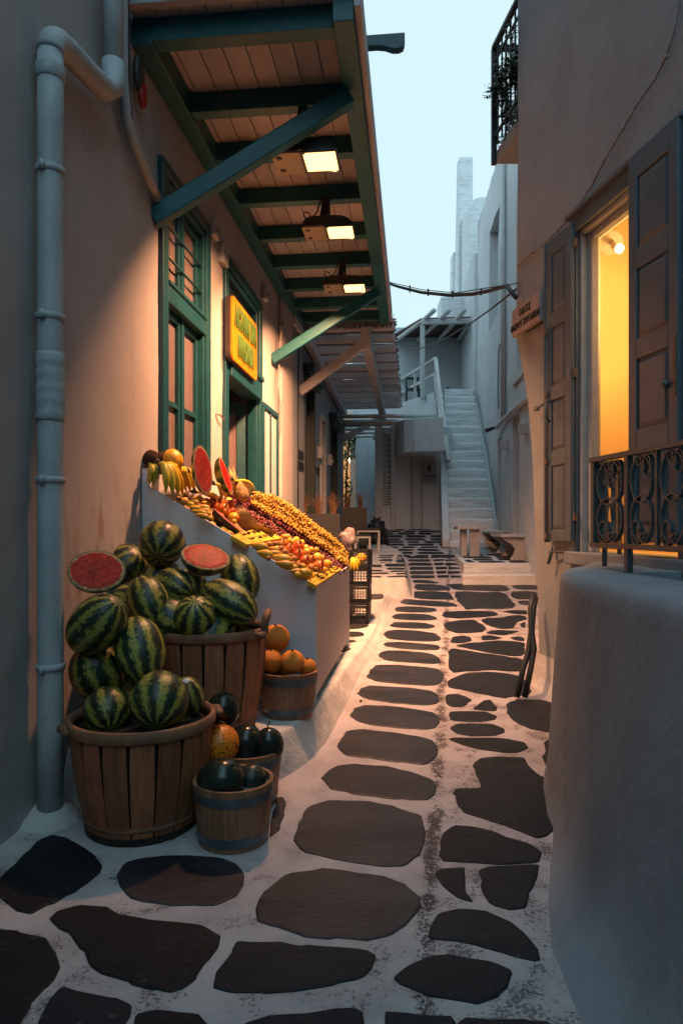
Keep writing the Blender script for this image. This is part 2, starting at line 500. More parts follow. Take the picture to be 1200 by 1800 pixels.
M['darkglass'] = mat('dark_glass', (0.02, 0.03, 0.035), 0.12, spec=.8)
M['slate'] = mat('slate_paving', (0.033, 0.032, 0.037), 0.5, spec=.4, col2=(0.005, 0.008, 0.014), scale=2.6, lo=.34, hi=.66, stretch=(.7, 1.7, 1), bump=.8, bscale=24, bstretch=(.4, 2.5, 1), bump2=.35, bscale2=3, rand=.32, speck=.16, speckcol=(.12, .09, .08), spscale=55, dist=.003)
M['slateold'] = mat('worn_slate_paving', (0.012, 0.015, 0.020), 0.62, spec=.3, col2=(0.003, 0.005, 0.009), scale=4, lo=.3, hi=.7, stretch=(.7, 1.8, 1), bump=.8, bscale=26, bstretch=(.6, 2, 1), bump2=.6, bscale2=4, rand=.25, speck=.16, speckcol=(.13, .11, .10), spscale=34, dist=.004)
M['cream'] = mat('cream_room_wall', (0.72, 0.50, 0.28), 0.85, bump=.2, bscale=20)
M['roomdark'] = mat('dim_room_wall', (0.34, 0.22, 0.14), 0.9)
M['darkdoor'] = mat('dark_green_black_door', (0.018, 0.035, 0.038), 0.4, col2=(.03, .05, .05), scale=8)
M['browndoor'] = mat('brown_door_panel', (0.07, 0.035, 0.022), 0.5, col2=(.04, .02, .015), scale=6, stretch=(6, 6, .5))
M['planter'] = mat('black_planter', (0.018, 0.022, 0.025), 0.55)
M['grassd'] = mat('dry_ornamental_grass', (0.30, 0.17, 0.10), 0.8, col2=(.16, .09, .06), scale=9, rand=.2)
M['leaf'] = mat('dark_leaf', (0.03, 0.07, 0.03), 0.5, col2=(0.05, 0.10, 0.03), scale=12, rand=.3)
M['rooftile'] = mat('brown_roof_boards', (0.10, 0.05, 0.045), 0.8, col2=(.06, .03, .03), scale=7, stretch=(1, 5, 1))
M['reed'] = mat('reed_matting', (0.16, 0.10, 0.085), 0.85, col2=(.09, .06, .05), scale=14, stretch=(1, 6, 1), bump=.6, bscale=40, rand=.12)
M['pergola'] = mat('pinkish_white_timber', (0.56, 0.55, 0.58), 0.6, col2=(.44, .43, .46), scale=6, stretch=(1, .4, 1), bump=.3, bscale=40, rand=.08)
M['plastic'] = mat('black_plastic_crate', (0.012, 0.013, 0.014), 0.38)
M['bag'] = mat('thin_plastic_bag', (0.30, 0.24, 0.25), 0.25, col2=(.16, .13, .14), scale=9, bump=.8, bscale=14, dist=.02)
M['marble'] = mat('marble_slab', (0.55, 0.55, 0.56), 0.4, col2=(.42, .42, .44), scale=5)
M['lampbody'] = mat('lamp_housing', (0.035, 0.035, 0.04), 0.45, bump=.1, bscale=60)
M['lamplate'] = mat('lamp_gear_plate', (0.30, 0.24, 0.17), 0.4, metal=.3)
M['glow'] = mat('lit_lamp_glass', (1, 0.8, 0.5), 0.3, emit=(1.0, 0.60, 0.20), estr=6)
M['bulb'] = mat('lit_bulb_glass', (1, 0.8, 0.5), 0.3, emit=(1.0, 0.72, 0.34), estr=26)
M['red'] = mat('red_plastic', (0.35, 0.02, 0.015), 0.5)
M['sticker'] = mat('paper_sticker', (0.6, 0.6, 0.6), 0.5)
M['pine'] = mat('pineapple_skin', (0.32, 0.18, 0.05), 0.7, col2=(.16, .10, .03), scale=16, lo=.45, hi=.55, bump=1, bscale=26, dist=.02)
M['greycloth'] = mat('dark_cushion', (0.03, 0.035, 0.04), 0.8)
M['capband'] = mat('grey_window_frame', (0.30, 0.33, 0.36), 0.6)

def melon_material():
    m = bpy.data.materials.new('striped_watermelon_rind'); m.use_nodes = True
    N, L = m.node_tree.nodes, m.node_tree.links
    b = N['Principled BSDF']; b.inputs['Roughness'].default_value = 0.36
    tc = N.new('ShaderNodeTexCoord'); oi = N.new('ShaderNodeObjectInfo')
    sep = N.new('ShaderNodeSeparateXYZ'); L.new(tc.outputs['Object'], sep.inputs[0])
    at2 = N.new('ShaderNodeMath'); at2.operation = 'ARCTAN2'
    L.new(sep.outputs[1], at2.inputs[0]); L.new(sep.outputs[0], at2.inputs[1])
    def noi(scale, det=4, rough=.6):
        v = N.new('ShaderNodeVectorMath'); v.operation = 'SCALE'; v.inputs[0].default_value = (13, 7, 19)
        L.new(oi.outputs['Random'], v.inputs['Scale'])
        a = N.new('ShaderNodeVectorMath'); a.operation = 'ADD'
        L.new(tc.outputs['Object'], a.inputs[0]); L.new(v.outputs[0], a.inputs[1])
        n = N.new('ShaderNodeTexNoise'); n.inputs['Scale'].default_value = scale; n.inputs['Detail'].default_value = det
        n.inputs['Roughness'].default_value = rough
        L.new(a.outputs[0], n.inputs['Vector']); return n.outputs['Fac']
    def mth(op, a, c):
        x = N.new('ShaderNodeMath'); x.operation = op
        for s, i in ((a, 0), (c, 1)):
            if hasattr(s, 'links'): L.new(s, x.inputs[i])
            else: x.inputs[i].default_value = s
        return x.outputs[0]
    ph = mth('MULTIPLY', at2.outputs[0], 9.0)
    wob = mth('MULTIPLY', mth('SUBTRACT', noi(5.0, 6, .75), 0.5), 9.0)
    wob2 = mth('MULTIPLY', mth('SUBTRACT', noi(1.2, 2), 0.5), 3.0)
    s = mth('SINE', mth('ADD', mth('ADD', ph, wob), wob2), 0)
    s = mth('ADD', s, mth('MULTIPLY', mth('SUBTRACT', noi(15, 6, .8), 0.5), 4.6))
    r = N.new('ShaderNodeValToRGB')
    e = r.color_ramp.elements
    e[0].position = 0.0; e[0].color = (0.006, 0.016, 0.010, 1)
    e[1].position = 0.9; e[1].color = (0.30, 0.27, 0.05, 1)
    e.new(0.42).color = (0.010, 0.032, 0.016, 1)
    e.new(0.60).color = (0.10, 0.13, 0.03, 1)
    mr = N.new('ShaderNodeMapRange'); mr.inputs[1].default_value = -1.2; mr.inputs[2].default_value = 1.2
    L.new(s, mr.inputs[0]); L.new(mr.outputs[0], r.inputs[0])
    hs = N.new('ShaderNodeHueSaturation'); L.new(r.outputs[0], hs.inputs['Color'])
    m2 = N.new('ShaderNodeMapRange'); m2.inputs[3].default_value = .7; m2.inputs[4].default_value = 1.35
    L.new(oi.outputs['Random'], m2.inputs[0]); L.new(m2.outputs[0], hs.inputs['Value'])
    L.new(hs.outputs[0], b.inputs['Base Color'])
    bp = N.new('ShaderNodeBump'); bp.inputs['Strength'].default_value = .15; bp.inputs['Distance'].default_value = .02
    L.new(noi(9, 3), bp.inputs['Height']); L.new(bp.outputs[0], b.inputs['Normal'])
    return m
M['melon'] = melon_material()

def flesh_material():
    """cut face of a melon half: colour by distance from the middle (object space), wet glints"""
    m = bpy.data.materials.new('cut_watermelon_flesh'); m.use_nodes = True
    N, L = m.node_tree.nodes, m.node_tree.links
    b = N['Principled BSDF']; b.inputs['Roughness'].default_value = 0.45; b.inputs['Specular IOR Level'].default_value = .12
    tc = N.new('ShaderNodeTexCoord')
    ln = N.new('ShaderNodeVectorMath'); ln.operation = 'LENGTH'; L.new(tc.outputs['Object'], ln.inputs[0])
    n = N.new('ShaderNodeTexNoise'); n.inputs['Scale'].default_value = 3.2; n.inputs['Detail'].default_value = 5
    L.new(tc.outputs['Object'], n.inputs['Vector'])
    a = N.new('ShaderNodeMath'); a.operation = 'MULTIPLY_ADD'; a.inputs[1].default_value = .16
    L.new(n.outputs['Fac'], a.inputs[0]); L.new(ln.outputs['Value'], a.inputs[2])
    r = N.new('ShaderNodeValToRGB'); e = r.color_ramp.elements
    e[0].position = 0.0; e[0].color = (0.34, 0.010, 0.008, 1)
    e[1].position = 1.0; e[1].color = (0.42, 0.36, 0.18, 1)
    e.new(0.55).color = (0.50, 0.018, 0.010, 1)
    e.new(0.95).color = (0.55, 0.03, 0.018, 1)
    e.new(0.99).color = (0.66, 0.36, 0.25, 1)
    L.new(a.outputs[0], r.inputs[0])
    n2 = N.new('ShaderNodeTexNoise'); n2.inputs['Scale'].default_value = 5.5; n2.inputs['Detail'].default_value = 8; n2.inputs['Roughness'].default_value = .7
    L.new(tc.outputs['Object'], n2.inputs['Vector'])
    r2 = N.new('ShaderNodeValToRGB'); r2.color_ramp.elements[0].position = .36; r2.color_ramp.elements[1].position = .62
    r2.color_ramp.elements[0].color = (.35, .3, .3, 1); r2.color_ramp.elements[1].color = (1.25, 1.3, 1.2, 1)
    mm = N.new('ShaderNodeMixRGB'); mm.blend_type = 'MULTIPLY'; mm.inputs[0].default_value = 1
    L.new(n2.outputs['Fac'], r2.inputs[0]); L.new(r.outputs[0], mm.inputs[1]); L.new(r2.outputs[0], mm.inputs[2])
    vo = N.new('ShaderNodeTexVoronoi'); vo.inputs['Scale'].default_value = 7.5; vo.inputs['Randomness'].default_value = 1; L.new(tc.outputs['Object'], vo.inputs['Vector'])
    r3 = N.new('ShaderNodeValToRGB'); r3.color_ramp.elements[0].position = .10; r3.color_ramp.elements[1].position = .15; L.new(vo.outputs['Distance'], r3.inputs[0])
    m3 = N.new('ShaderNodeMixRGB'); L.new(r3.outputs[0], m3.inputs[0]); m3.inputs[1].default_value = (.03, .008, .006, 1); L.new(mm.outputs[0], m3.inputs[2])
    L.new(m3.outputs[0], b.inputs['Base Color'])
    return m
M['flesh'] = flesh_material()

def film_material():
    m = bpy.data.materials.new('crinkled_cling_film'); m.use_nodes = True
    N, L = m.node_tree.nodes, m.node_tree.links
    for n in list(N): N.remove(n)
    o = N.new('ShaderNodeOutputMaterial'); t = N.new('ShaderNodeBsdfTransparent'); g = N.new('ShaderNodeBsdfGlossy')
    g.inputs['Roughness'].default_value = .14; g.inputs['Color'].default_value = (.9, .9, .9, 1)
    tc = N.new('ShaderNodeTexCoord'); mp = N.new('ShaderNodeMapping'); mp.inputs['Scale'].default_value = (16, 3.0, 6)
    n = N.new('ShaderNodeTexNoise'); n.inputs['Scale'].default_value = 2.6; n.inputs['Detail'].default_value = 6
    n.inputs['Roughness'].default_value = .7
    bp = N.new('ShaderNodeBump'); bp.inputs['Strength'].default_value = 1; bp.inputs['Distance'].default_value = .022
    mx = N.new('ShaderNodeMixShader'); fr = N.new('ShaderNodeFresnel'); fr.inputs[0].default_value = 1.5; L.new(bp.outputs[0], fr.inputs['Normal']); fm = N.new('ShaderNodeMath'); fm.operation = 'MULTIPLY_ADD'; fm.inputs[1].default_value = .05; fm.inputs[2].default_value = .05; L.new(fr.outputs[0], fm.inputs[0]); L.new(fm.outputs[0], mx.inputs[0])
    L.new(tc.outputs['Object'], mp.inputs[0]); L.new(mp.outputs[0], n.inputs['Vector']); L.new(n.outputs['Fac'], bp.inputs['Height'])
    L.new(bp.outputs[0], g.inputs['Normal']); L.new(t.outputs[0], mx.inputs[1]); L.new(g.outputs[0], mx.inputs[2])
    L.new(mx.outputs[0], o.inputs[0])
    return m
M['film'] = film_material()

def pane_material():
    m = bpy.data.materials.new('window_glass'); m.use_nodes = True
    b = m.node_tree.nodes['Principled BSDF']
    b.inputs['Roughness'].default_value = .06; b.inputs['Transmission Weight'].default_value = 1
    b.inputs['IOR'].default_value = 1.01
    return m
M['pane'] = pane_material()

def ground_material():
    """whitewashed joints: brushed paint, grime in the worn seam along the lane and in the trodden patches"""
    m = bpy.data.materials.new('whitewashed_lane_cement'); m.use_nodes = True
    N, L = m.node_tree.nodes, m.node_tree.links
    b = N['Principled BSDF']; b.inputs['Roughness'].default_value = 0.8
    tc = N.new('ShaderNodeTexCoord')
    def noi(scale, det=6, rough=.6, st=(1, 1, 1)):
        mp = N.new('ShaderNodeMapping'); mp.inputs['Scale'].default_value = st; L.new(tc.outputs['Object'], mp.inputs[0])
        n = N.new('ShaderNodeTexNoise'); n.inputs['Scale'].default_value = scale; n.inputs['Detail'].default_value = det
        n.inputs['Roughness'].default_value = rough; L.new(mp.outputs[0], n.inputs['Vector']); return n.outputs['Fac']
    def mth(op, a, c, e=None):
        x = N.new('ShaderNodeMath'); x.operation = op
        for s, i in ((a, 0), (c, 1), (e, 2)):
            if s is None: continue
            if hasattr(s, 'links'): L.new(s, x.inputs[i])
            else: x.inputs[i].default_value = s
        return x.outputs[0]
    def step(v, a, c):
        x = N.new('ShaderNodeMapRange'); x.inputs[1].default_value = a; x.inputs[2].default_value = c
        x.interpolation_type = 'SMOOTHSTEP'
        L.new(v, x.inputs[0]); return x.outputs[0]
    def mix(f, a, c):
        x = N.new('ShaderNodeMixRGB'); L.new(f, x.inputs[0])
        for s, i in ((a, 1), (c, 2)):
            if hasattr(s, 'links'): L.new(s, x.inputs[i])
            else: x.inputs[i].default_value = (*s, 1)
        return x.outputs[0]
    sep = N.new('ShaderNodeSeparateXYZ'); L.new(tc.outputs['Object'], sep.inputs[0])
    X, Y = sep.outputs[0], sep.outputs[1]
    line = mth('MULTIPLY_ADD', Y, 0.165, -0.10)           # seam x as the lane goes up
    dx = mth('SUBTRACT', X, line)
    dx = mth('ADD', dx, mth('MULTIPLY', mth('SUBTRACT', noi(2.2, 3), .5), .12))
    seam = mth('SUBTRACT', 1.0, step(mth('ABSOLUTE', dx, 0), 0.01, 0.075))
    right = mth('MULTIPLY', step(dx, 0.0, 0.12), 0.42)
    near = mth('SUBTRACT', 1.0, step(Y, 2.3, 3.1))
    left = mth('SUBTRACT', 1.0, step(X, -.75, -.25))
    left = mth('MULTIPLY', left, mth('SUBTRACT', 1.0, step(Y, 3.0, 3.9)))
    zone = mth('MAXIMUM', mth('MAXIMUM', seam, right), mth('MULTIPLY', mth('MAXIMUM', near, left), .3))
    g1 = noi(70, 8, .75)
    g2 = noi(6, 5, .6)
    thr = mth('ADD', mth('MULTIPLY', zone, .16), mth('MULTIPLY_ADD', g2, .62, -.20))
    gr = step(mth('ADD', g1, thr), 0.735, 0.83)
    gr = mth('MULTIPLY', gr, mth('MULTIPLY_ADD', zone, .5, .42))
    base = mix(step(noi(3, 5), .35, .7), (0.50, 0.465, 0.48), (0.36, 0.33, 0.345))
    col = mix(gr, base, (0.05, 0.042, 0.042))
    crack = step(noi(3.4, 9, .85, (1.0, .5, 1)), .497, .5)
    crack2 = step(noi(3.4, 9, .85, (1.0, .5, 1)), .5, .503)
    ck = mth('MULTIPLY', mth('SUBTRACT', crack, crack2), mth('MULTIPLY_ADD', zone, .7, .15))
    col = mix(ck, col, (0.04, .03, .03))
    L.new(col, b.inputs['Base Color'])
    bp = N.new('ShaderNodeBump'); bp.inputs['Strength'].default_value = .8; bp.inputs['Distance'].default_value = .006
    hgt = mth('ADD', mth('MULTIPLY', noi(28, 6, .7), 1.0), mth('MULTIPLY', gr, -.9))
    hgt = mth('ADD', hgt, mth('MULTIPLY', noi(4, 3), 2.0))
    L.new(hgt, bp.inputs['Height']); L.new(bp.outputs[0], b.inputs['Normal'])
    return m
M['ground'] = ground_material()

def shopwall_material():
    """the shop's wall: limewash with brown dirt runs low down between the drainpipe and the stall"""
    m = mat('shop_wall_limewash', (0.50, 0.465, 0.455), 0.85, col2=(0.42, 0.385, 0.375), crack=.6, scale=1.3, lo=0.3, hi=0.75, bump=0.3, bscale=26, bstretch=(1, 1, .5), bump2=0.4, bscale2=2.2, speck=0.12, speckcol=(0.33, .31, .29), spscale=38, dist=0.004)
    N, L = m.node_tree.nodes, m.node_tree.links
    b = N['Principled BSDF']; src = b.inputs['Base Color'].links[0].from_socket
    tc = N.new('ShaderNodeTexCoord'); sep = N.new('ShaderNodeSeparateXYZ'); L.new(tc.outputs['Object'], sep.inputs[0])
    def rng(s, a, c):
        x = N.new('ShaderNodeMapRange'); x.inputs[1].default_value = a; x.inputs[2].default_value = c; x.interpolation_type = 'SMOOTHSTEP'
        L.new(s, x.inputs[0]); return x.outputs[0]
    def mul(a, c):
        x = N.new('ShaderNodeMath'); x.operation = 'MULTIPLY'; L.new(a, x.inputs[0])
        if hasattr(c, 'links'): L.new(c, x.inputs[1])
        else: x.inputs[1].default_value = c
        return x.outputs[0]
    mp = N.new('ShaderNodeMapping'); mp.inputs['Scale'].default_value = (5, 5, 1.1); L.new(tc.outputs['Object'], mp.inputs[0])
    n = N.new('ShaderNodeTexNoise'); n.inputs['Scale'].default_value = 2.2; n.inputs['Detail'].default_value = 7; n.inputs['Roughness'].default_value = .65
    L.new(mp.outputs[0], n.inputs['Vector'])
    msk = mul(mul(rng(n.outputs['Fac'], .47, .66), rng(sep.outputs[2], 1.95, 1.55)), mul(rng(sep.outputs[1], 3.45, 3.7), .6))
    x = N.new('ShaderNodeMixRGB'); L.new(msk, x.inputs[0]); L.new(src, x.inputs[1]); x.inputs[2].default_value = (.30, .15, .08, 1)
    L.new(x.outputs[0], b.inputs['Base Color'])
    return m
M['shopwall'] = shopwall_material()
# ---------------------------------------------------------------- the lane and its stones
g = G()
ys = [-60, -30, -12, -6, -4] + [-4 + .25 * i for i in range(1, 112)] + [30, 45, 80]
xs = [-60, -20, -6] + [-3 + .5 * i for i in range(0, 19)] + [12, 30, 60]
nx = len(xs)
g.add([(x, y, GZ(y)) for y in ys for x in xs],
      [(j * nx + i, j * nx + i + 1, (j + 1) * nx + i + 1, (j + 1) * nx + i) for j in range(len(ys) - 1) for i in range(nx - 1)])
lane = struct(g.build('lane', M['ground'], smooth=True, fix=False))

def stone(px_poly, sc, off, fn=GZ, parent=lane, m='slate', rough=0.009, h=0.007, smooth=1):
    pts = [gp(off[0] + x / sc, off[1] + y / sc, fn) for x, y in px_poly]
    cxx = sum(p.x for p in pts) / len(pts); cyy = sum(p.y for p in pts) / len(pts)
    pts = chaikin([(cxx + (p.x - cxx) * 1.035, cyy + (p.y - cyy) * 1.035) for p in pts], smooth)
    # the painted edge wanders a little
    out = []
    for i in range(len(pts)):
        p = pts[i]; q = pts[(i + 1) % len(pts)]
        L_ = math.hypot(q[0] - p[0], q[1] - p[1])
        k = max(1, int(L_ / 0.05))
        for j in range(min(k, 6)):
            t = j / min(k, 6)
            x = p[0] + (q[0] - p[0]) * t; y = p[1] + (q[1] - p[1]) * t
            out.append((x + rough * 2 * mnoise.noise((x * 9, y * 9, 1.7)) + rough * mnoise.noise((x * 31, y * 31, 4)),
                        y + rough * 2 * mnoise.noise((x * 9, y * 9, 7.7)) + rough * mnoise.noise((x * 31, y * 31, 8))))
    return stone_mesh(out, fn, h).build('paving_stone', M[m], parent, fix=False)

A = (1.818, (400, 1400)); Bz = (2.727, (560, 1140)); Cz = (3.333, (640, 920)); D = (2.609, (0, 1400))
ST = [
 ('slate', A, [(92,370),(130,300),(200,255),(290,238),(400,245),(500,262),(570,290),(605,325),(606,360),(570,410),(510,445),(430,460),(340,455),(240,440),(150,412),(105,395)]),
 ('slate', A, [(215,135),(235,80),(265,35),(330,18),(440,22),(540,38),(610,62),(628,95),(625,150),(600,190),(560,215),(500,220),(420,212),(330,200),(250,175)]),
 ('slateold', A, [(-40,612),(-16,560),(18,490),(33,464),(60,463),(150,470),(240,480),(380,490),(450,500),(470,518),(455,545),(420,580),(340,600),(230,618),(120,625),(0,628)]),
 ('slateold', A, [(530,580),(570,540),(650,515),(720,512),(860,540),(900,560),(895,600),(870,640),(800,665),(740,655),(650,635),(560,610)]),
 ('slateold', A, [(650,455),(652,420),(680,375),(740,363),(820,372),(900,400),(950,440),(985,490),(985,530),(900,505),(800,478),(720,462)]),
 ('slateold', A, [(808,240),(830,225),(990,222),(985,255),(960,300),(945,350),(900,360),(850,345),(815,300)]),
 ('slateold', A, [(662,250),(680,235),(765,230),(750,300),(785,342),(740,325),(690,290)]),
 ('slateold', A, [(683,205),(685,120),(720,98),(800,100),(850,115),(900,135),(960,155),(1003,180),(990,212),(870,216),(780,213)]),
 ('slateold', A, [(20,800),(60,726),(150,705),(260,690),(420,680),(425,800)]),
 ('slateold', A, [(500,820),(505,695),(600,700),(720,705),(715,820)]),
 ('slateold', A, [(728,820),(745,712),(850,715),(950,715),(1030,725),(1045,820)]),
 ('slate', Bz, [(20,630),(40,590),(110,562),(190,557),(330,572),(450,597),(530,630),(553,665),(545,700),(510,722),(430,727),(300,715),(150,695),(60,668)]),
 ('slate', Bz, [(95,480),(115,425),(150,400),(210,393),(340,405),(470,425),(540,445),(560,480),(550,520),(525,545),(490,556),(380,545),(230,525),(130,515)]),
 ('slate', Bz, [(155,320),(175,290),(230,275),(340,280),(480,295),(550,312),(575,350),(560,380),(510,390),(400,382),(260,368),(190,350)]),
 ('slate', Bz, [(195,215),(205,195),(240,182),(330,185),(460,193),(540,205),(570,222),(568,250),(550,268),(500,272),(380,262),(250,245),(205,232)]),
 ('slate', Bz, [(238,140),(250,110),(275,85),(340,80),(460,88),(560,98),(590,120),(590,155),(560,175),(500,178),(380,170),(280,158)]),
 ('slate', Cz, [(85,780),(105,755),(160,748),(300,755),(400,770),(438,795),(438,815),(400,823),(280,818),(140,805)]),
 ('slate', Cz, [(117,710),(135,700),(200,697),(330,705),(420,715),(443,730),(425,743),(330,742),(200,732),(130,722)]),
 ('slate', Cz, [(118,655),(135,632),(200,625),(320,632),(410,645),(440,665),(435,688),(390,692),(260,688),(150,678)]),
 ('slate', Cz, [(152,597),(175,582),(250,582),(350,585),(405,598),(408,610),(370,618),(250,615),(170,608)]),
 ('slate', Cz, [(162,548),(185,533),(260,530),(360,534),(415,548),(418,562),(380,568),(270,568),(180,562)]),
 ('slate', Cz, [(178,505),(190,492),(260,488),(350,492),(415,500),(418,515),(380,522),(270,522),(190,516)]),
 ('slate', Cz, [(212,465),(240,445),(330,452),(450,458),(520,468),(540,487),(460,488),(340,482),(250,475)]),
 ('slate', Cz, [(293,415),(300,400),(400,400),(490,405),(510,425),(522,447),(440,447),(330,442),(295,435)]),
 ('slate', Cz, [(295,375),(300,358),(400,358),(480,368),(500,380),(500,393),(400,395),(310,390)]),
 ('slate', Cz, [(285,343),(290,333),(380,335),(440,350),(400,353),(300,350)]),
 ('slate', Cz, [(530,405),(600,400),(700,408),(780,402),(830,420),(850,445),(880,480),(860,498),(740,500),(640,500),(600,505),(575,480),(545,450)]),
 ('slate', Cz, [(480,360),(560,355),(680,360),(760,362),(820,365),(850,385),(830,397),(700,395),(540,390)]),
 ('slate', Cz, [(610,345),(700,340),(770,342),(780,355),(700,358),(640,355)]),
 ('slate', Cz, [(857,418),(870,402),(950,398),(1010,405),(1010,445),(900,445),(870,435)]),
 ('slate', Cz, [(860,368),(900,362),(1010,363),(1010,388),(920,388),(880,382)]),
 ('slate', Cz, [(795,345),(850,342),(1005,340),(1005,355),(860,357)]),
 ('slate', Cz, [(895,460),(920,453),(965,455),(960,478),(920,477)]),
 ('slateold', Cz, [(460,540),(470,520),(560,515),(680,515),(760,520),(780,535),(740,545),(640,552),(560,558),(480,552)]),
 ('slateold', Cz, [(465,600),(490,580),(560,570),(640,566),(680,590),(710,615),(690,635),(620,642),(540,642),(490,625)]),
 ('slateold', Cz, [(688,570),(720,555),(800,555),(840,545),(900,540),(945,548),(950,562),(890,580),(870,615),(800,618),(730,600)]),
 ('slateold', Cz, [(800,518),(870,510),(950,512),(950,535),(880,530)]),
 ('slateold', Cz, [(715,645),(740,630),(800,628),(900,632),(850,650),(800,657)]),
 ('slateold', Cz, [(505,685),(520,665),(580,660),(620,668),(625,690),(570,702),(510,700)]),
 ('slateold', Cz, [(685,660),(740,658),(805,672),(760,682),(690,687)]),
 ('slateold', Cz, [(535,718),(600,705),(760,690),(900,695),(935,705),(930,775),(850,778),(750,760),(640,740)]),
 ('slateold', Cz, [(500,740),(530,737),(640,755),(780,775),(930,800),(925,865),(840,865),(700,858),(500,875)]),
 ('slateold', Cz, [(855,670),(900,665),(935,672),(930,690),(880,685)]),
 ('slateold', Cz, [(910,590),(940,578),(940,612),(915,608)]),
 ('slateold', Bz, [(620,170),(650,140),(700,122),(800,115),(900,122),(975,140),(985,170),(1015,205),(1000,220),(940,225),(880,240),(800,222),(700,200),(630,185)]),
 ('slateold', Bz, [(610,240),(620,222),(670,222),(730,245),(715,265),(690,280),(640,282),(607,265)]),
 ('slateold', Bz, [(735,290),(790,250),(825,248),(850,280),(848,302),(790,298)]),
 ('slateold', Bz, [(625,325),(640,308),(720,303),(800,305),(850,325),(845,345),(790,352),(700,352),(640,345)]),
 ('slateold', Bz, [(630,385),(660,365),(740,362),(830,365),(890,390),(890,405),(850,418),(750,420),(670,412)]),
 ('slateold', Bz, [(630,438),(660,430),(800,430),(920,438),(985,455),(990,480),(960,500),(880,497),(780,485),(680,462)]),
 ('slateold', Bz, [(900,265),(960,248),(1060,250),(1120,265),(1160,290),(1165,400),(1080,400),(1000,378),(930,340),(905,305)]),
 ('slateold', Bz, [(1075,460),(1100,435),(1160,432),(1160,600),(1110,590),(1080,550)]),
 ('slateold', Bz, [(745,560),(780,530),(860,527),(980,530),(1000,570),(1050,610),(1125,650),(1140,860),(1080,895),(1030,900),(980,880),(900,845),(800,815),(710,790),(670,740),(655,700),(660,675),(785,672),(755,620)]),
 ('slateold', D, [(0,380),(60,330),(130,260),(180,205),(240,185),(290,190),(350,225),(420,270),(460,310),(455,345),(400,400),(320,450),(240,490),(150,530),(80,515),(30,480),(0,455)]),
 ('slate', D, [(535,360),(570,315),(640,290),(760,275),(880,272),(1000,290),(1080,320),(1115,365),(1110,410),(1060,460),(980,495),(900,505),(780,500),(680,482),(600,455),(550,410)]),
 ('slateold', D, [(245,570),(290,530),(370,508),(470,515),(560,545),(680,570),(800,580),(920,595),(990,635),(985,680),(940,760),(900,830),(830,880),(770,897),(700,880),(590,850),(480,810),(420,770),(390,700),(340,640)]),
 ('slateold', D, [(-150,640),(0,622),(90,625),(190,650),(260,710),(278,780),(250,830),(200,870),(130,960),(80,1060),(-150,1060)]),
 ('slateold', D, [(180,1060),(230,930),(280,882),(380,900),(500,935),(590,970),(600,1010),(560,1075),(200,1100)]),
 ('slateold', D, [(620,1075),(640,1010),(700,985),(800,980),(900,1000),(970,1075)]),
 ('slate', A, [(131,130),(140,60),(158,8),(176,5),(186,25),(180,70),(160,110)]),
]
for mk, (sc, off), poly in ST:
    stone(poly, sc, off, m=mk)
# two columns of stones going up towards the far steps, read off the picture row by row
rows = [(322, 305, 272, 408, 425, 575), (298, 280, 270, 405, 420, 560), (272, 256, 268, 400, 415, 552), (248, 232, 262, 392, 408, 545), (224, 212, 258, 382, 400, 535), (205, 194, 255, 370, 388, 525)]
for (yb, yt, a, b, c, d) in rows:
    stone([(a, yt + 2), (a + 12, yt), (b - 10, yt), (b, yt + 3), (b + 2, yb - 3), (b - 8, yb), (a + 10, yb), (a, yb - 2)], 3.333, (640, 920), m='slate')
    m_ = (c + d) / 2 + rnd.uniform(-12, 12)
    stone([(c, yt + 3), (c + 8, yt), (m_ - 4, yt - 1), (m_ - 1, yb - 5), (c + 8, yb - 1)], 3.333, (640, 920), m='slateold')
    stone([(m_ + 6, yt + 1), (d - 6, yt + 3), (d + 4, yb - 5), (m_ + 9, yb - 2)], 3.333, (640, 920), m='slateold')
# beyond: rows of irregular flags (too low in the picture to trace one by one)
yy = 14.15
rr = random.Random(11)
while yy < 21:
    hgt = rr.uniform(.26, .42)
    x = 0.95 - max(0, yy - 17) * .25
    xe = 2.2 if yy < 17.5 else 1.9
    while x < xe:
        w = rr.uniform(.35, .7)
        p = [(x + rr.uniform(.0, .06), yy + rr.uniform(0, .04)), (x + w - .05 - rr.uniform(0, .05), yy + rr.uniform(0, .05)),
             (x + w - .04 - rr.uniform(0, .06), yy + hgt - .06 - rr.uniform(0, .05)), (x + rr.uniform(0, .07), yy + hgt - .05 - rr.uniform(0, .06))]
        stone_mesh(chaikin(p, 1), GZ, 0.006).build('paving_stone', M['slateold'], lane, fix=False)
        x += w
    yy += hgt
# flags behind the camera, so the lane goes on
for k in range(26):
    cx, cy = rr.uniform(-1.4, .75), 1.5 - (k // 3) * .62 + rr.uniform(-.1, .1)
    cx = -1.15 + (k % 3) * .82 + rr.uniform(-.08, .08)
    pts = [(cx + math.cos(a) * rr.uniform(.26, .36), cy + math.sin(a) * rr.uniform(.2, .27)) for a in [i * math.pi / 4 for i in range(8)]]
    stone_mesh(chaikin(pts, 1), GZ, 0.006).build('paving_stone', M['slateold'], lane, fix=False)

